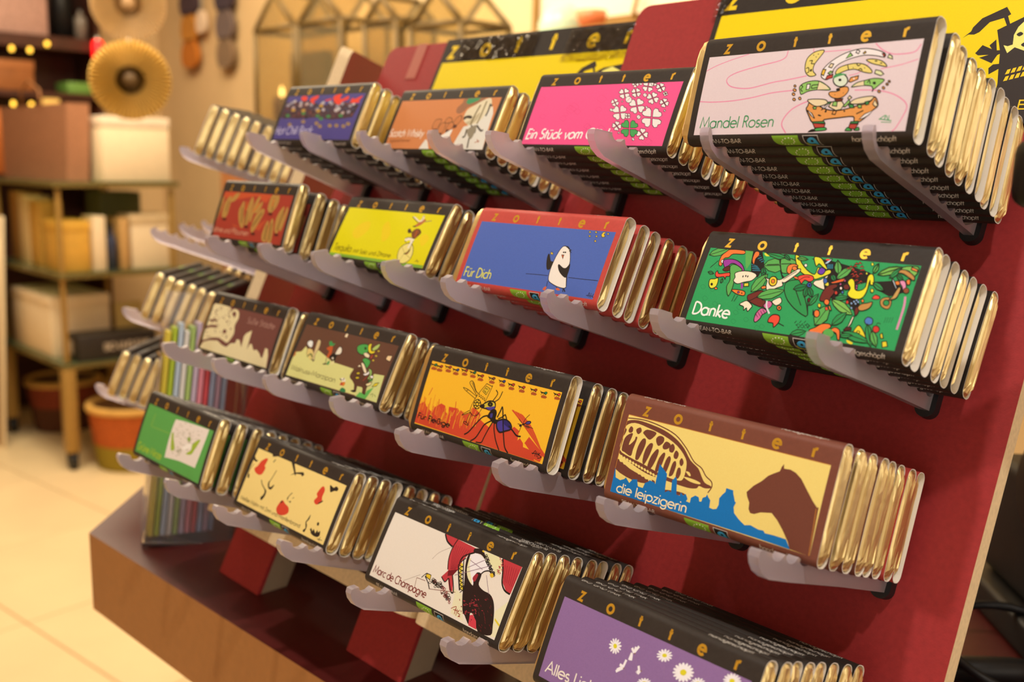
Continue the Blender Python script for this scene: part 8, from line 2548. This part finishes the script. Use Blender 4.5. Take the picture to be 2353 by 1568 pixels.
# ------------------------------------------------------------------ sideboard with glass houses
sb = thing('sideboard', 'tall dark sideboard carrying the glass houses against the back wall', 'sideboard', T((-2.1, 1.63, 0)))
b = MB(); b.box((-.78, -.22, .06), (.72, .22, 1.38), mat('sideboard_wood', (108, 74, 38), .5, var=.1, vscale=20), .004); b.obj('carcass', sb)
b = MB(); b.box((-.80, -.24, 1.3801), (.74, .235, 1.41), LWD, .004); b.obj('top_board', sb)
for i in range(4):
    b = MB(); b.box((-.76+i*.37, -.232, .12), (-.76+i*.37+.35, -.2205, 1.30), LWD, .004); d = b.obj('door', sb)
    b = MB(); b.lathe([(.006, 0), (.012, .012), (0, .018)], BRASS, 12, T((-.76+i*.37+.32, -.2325, .75)) @ RX(math.pi/2), cap=False); b.obj('knob', d)
HB = mat('antique_brass_frame', (98, 76, 32), .5, metal=.1); HG = mat('house_glass', (226, 214, 178), .05, trans=.93, ior=1.15, var=0)
def house(x, w_, d_, eave, ridge, lab, y=1.60):
    t = thing('glass_house', lab, 'glass house', T((x, y, 1.4105)), 'brass framed glass houses'); b = MB(); r = .0105
    P = {}
    for sx in (-1, 1):
        for sy in (-1, 1): P[sx, sy, 0] = (sx*w_/2, sy*d_/2, .008); P[sx, sy, 1] = (sx*w_/2, sy*d_/2, eave)
    R0, R1 = (0, -d_/2, ridge), (0, d_/2, ridge)
    E = []
    for s in (-1, 1):
        E += [(P[s, -1, 0], P[s, -1, 1]), (P[s, 1, 0], P[s, 1, 1]), (P[s, -1, 1], P[s, 1, 1]), (P[s, -1, 0], P[s, 1, 0]), (P[-1, s, 1], P[1, s, 1]), (P[-1, s, 0], P[1, s, 0]), (P[s, -1, 1], R0), (P[s, 1, 1], R1)]
    E.append((R0, R1))
    for a, c in E: b.tube([a, c], r, HB, 6)
    b.obj('brass_frame', t)
    for nm, q in (('glass_pane', [P[-1, -1, 0], P[1, -1, 0], P[1, -1, 1], R0, P[-1, -1, 1]]), ('glass_pane', [P[1, -1, 0], P[1, 1, 0], P[1, 1, 1], P[1, -1, 1]]), ('glass_pane', [P[-1, -1, 1], R0, R1, P[-1, 1, 1]]), ('glass_pane', [P[1, 1, 1], R1, R0, P[1, -1, 1]]), ('glass_pane', [P[-1, 1, 0], P[-1, -1, 0], P[-1, -1, 1], P[-1, 1, 1]])):
        g = MB(); v = [Vector(a) for a in q]; nn = (v[1]-v[0]).cross(v[2]-v[0]).normalized()*.0015; k = len(v)
        g.raw([a-nn for a in v]+[a+nn for a in v], [list(range(k))[::-1], [k+i for i in range(k)]]+[[i, (i+1) % k, k+(i+1) % k, k+i] for i in range(k)], HG); g.obj(nm, t)
    g = MB(); g.box((-w_/2, -d_/2, 0), (w_/2, d_/2, .010), HB); g.obj('base_plate', t)
house(-2.590, .29, .20, .365, .50, 'leftmost large brass framed glass house on the sideboard')
house(-2.275, .28, .20, .365, .48, 'second large brass framed glass house from the left')
house(-1.930, .18, .16, .340, .42, 'small brass framed glass house between larger ones')
house(-1.610, .25, .20, .300, .41, 'rightmost brass framed glass house nearest the framed panel')
def candle(x, y, lab, c):
    t = thing('candle', lab, 'candle', T((x, y, 1.4215)), 'candles in the glass houses'); b = MB(); b.lathe([(0, 0), (.035, 0), (.035, .10), (.03, .103), (0, .10)], mat('wax_'+c[0], c[1], .5), 20, cap=False); b.obj('wax', t)
    b = MB(); b.lathe([(0, .104), (.007, .112), (.009, .122), (.005, .138), (0, .15)], mat('candle_flame', (255, 214, 140), .5, emit=5., var=0), 12, cap=False); b.obj('flame', t)
candle(-2.66, 1.57, 'lit dark red candle in the leftmost glass house', ('dark_red', (84, 36, 34))); candle(-2.30, 1.60, 'lit olive candle in the second glass house', ('olive', (120, 100, 44))); candle(-1.62, 1.60, 'lit cream candle in the rightmost glass house', ('cream', (210, 186, 130)))
box_thing('plum_box', 'plum box at the back of the leftmost glass house', 'box', (-2.71, 1.64, 1.4215), (-2.47, 1.69, 1.70), mat('plum_card', (84, 44, 48), .5))
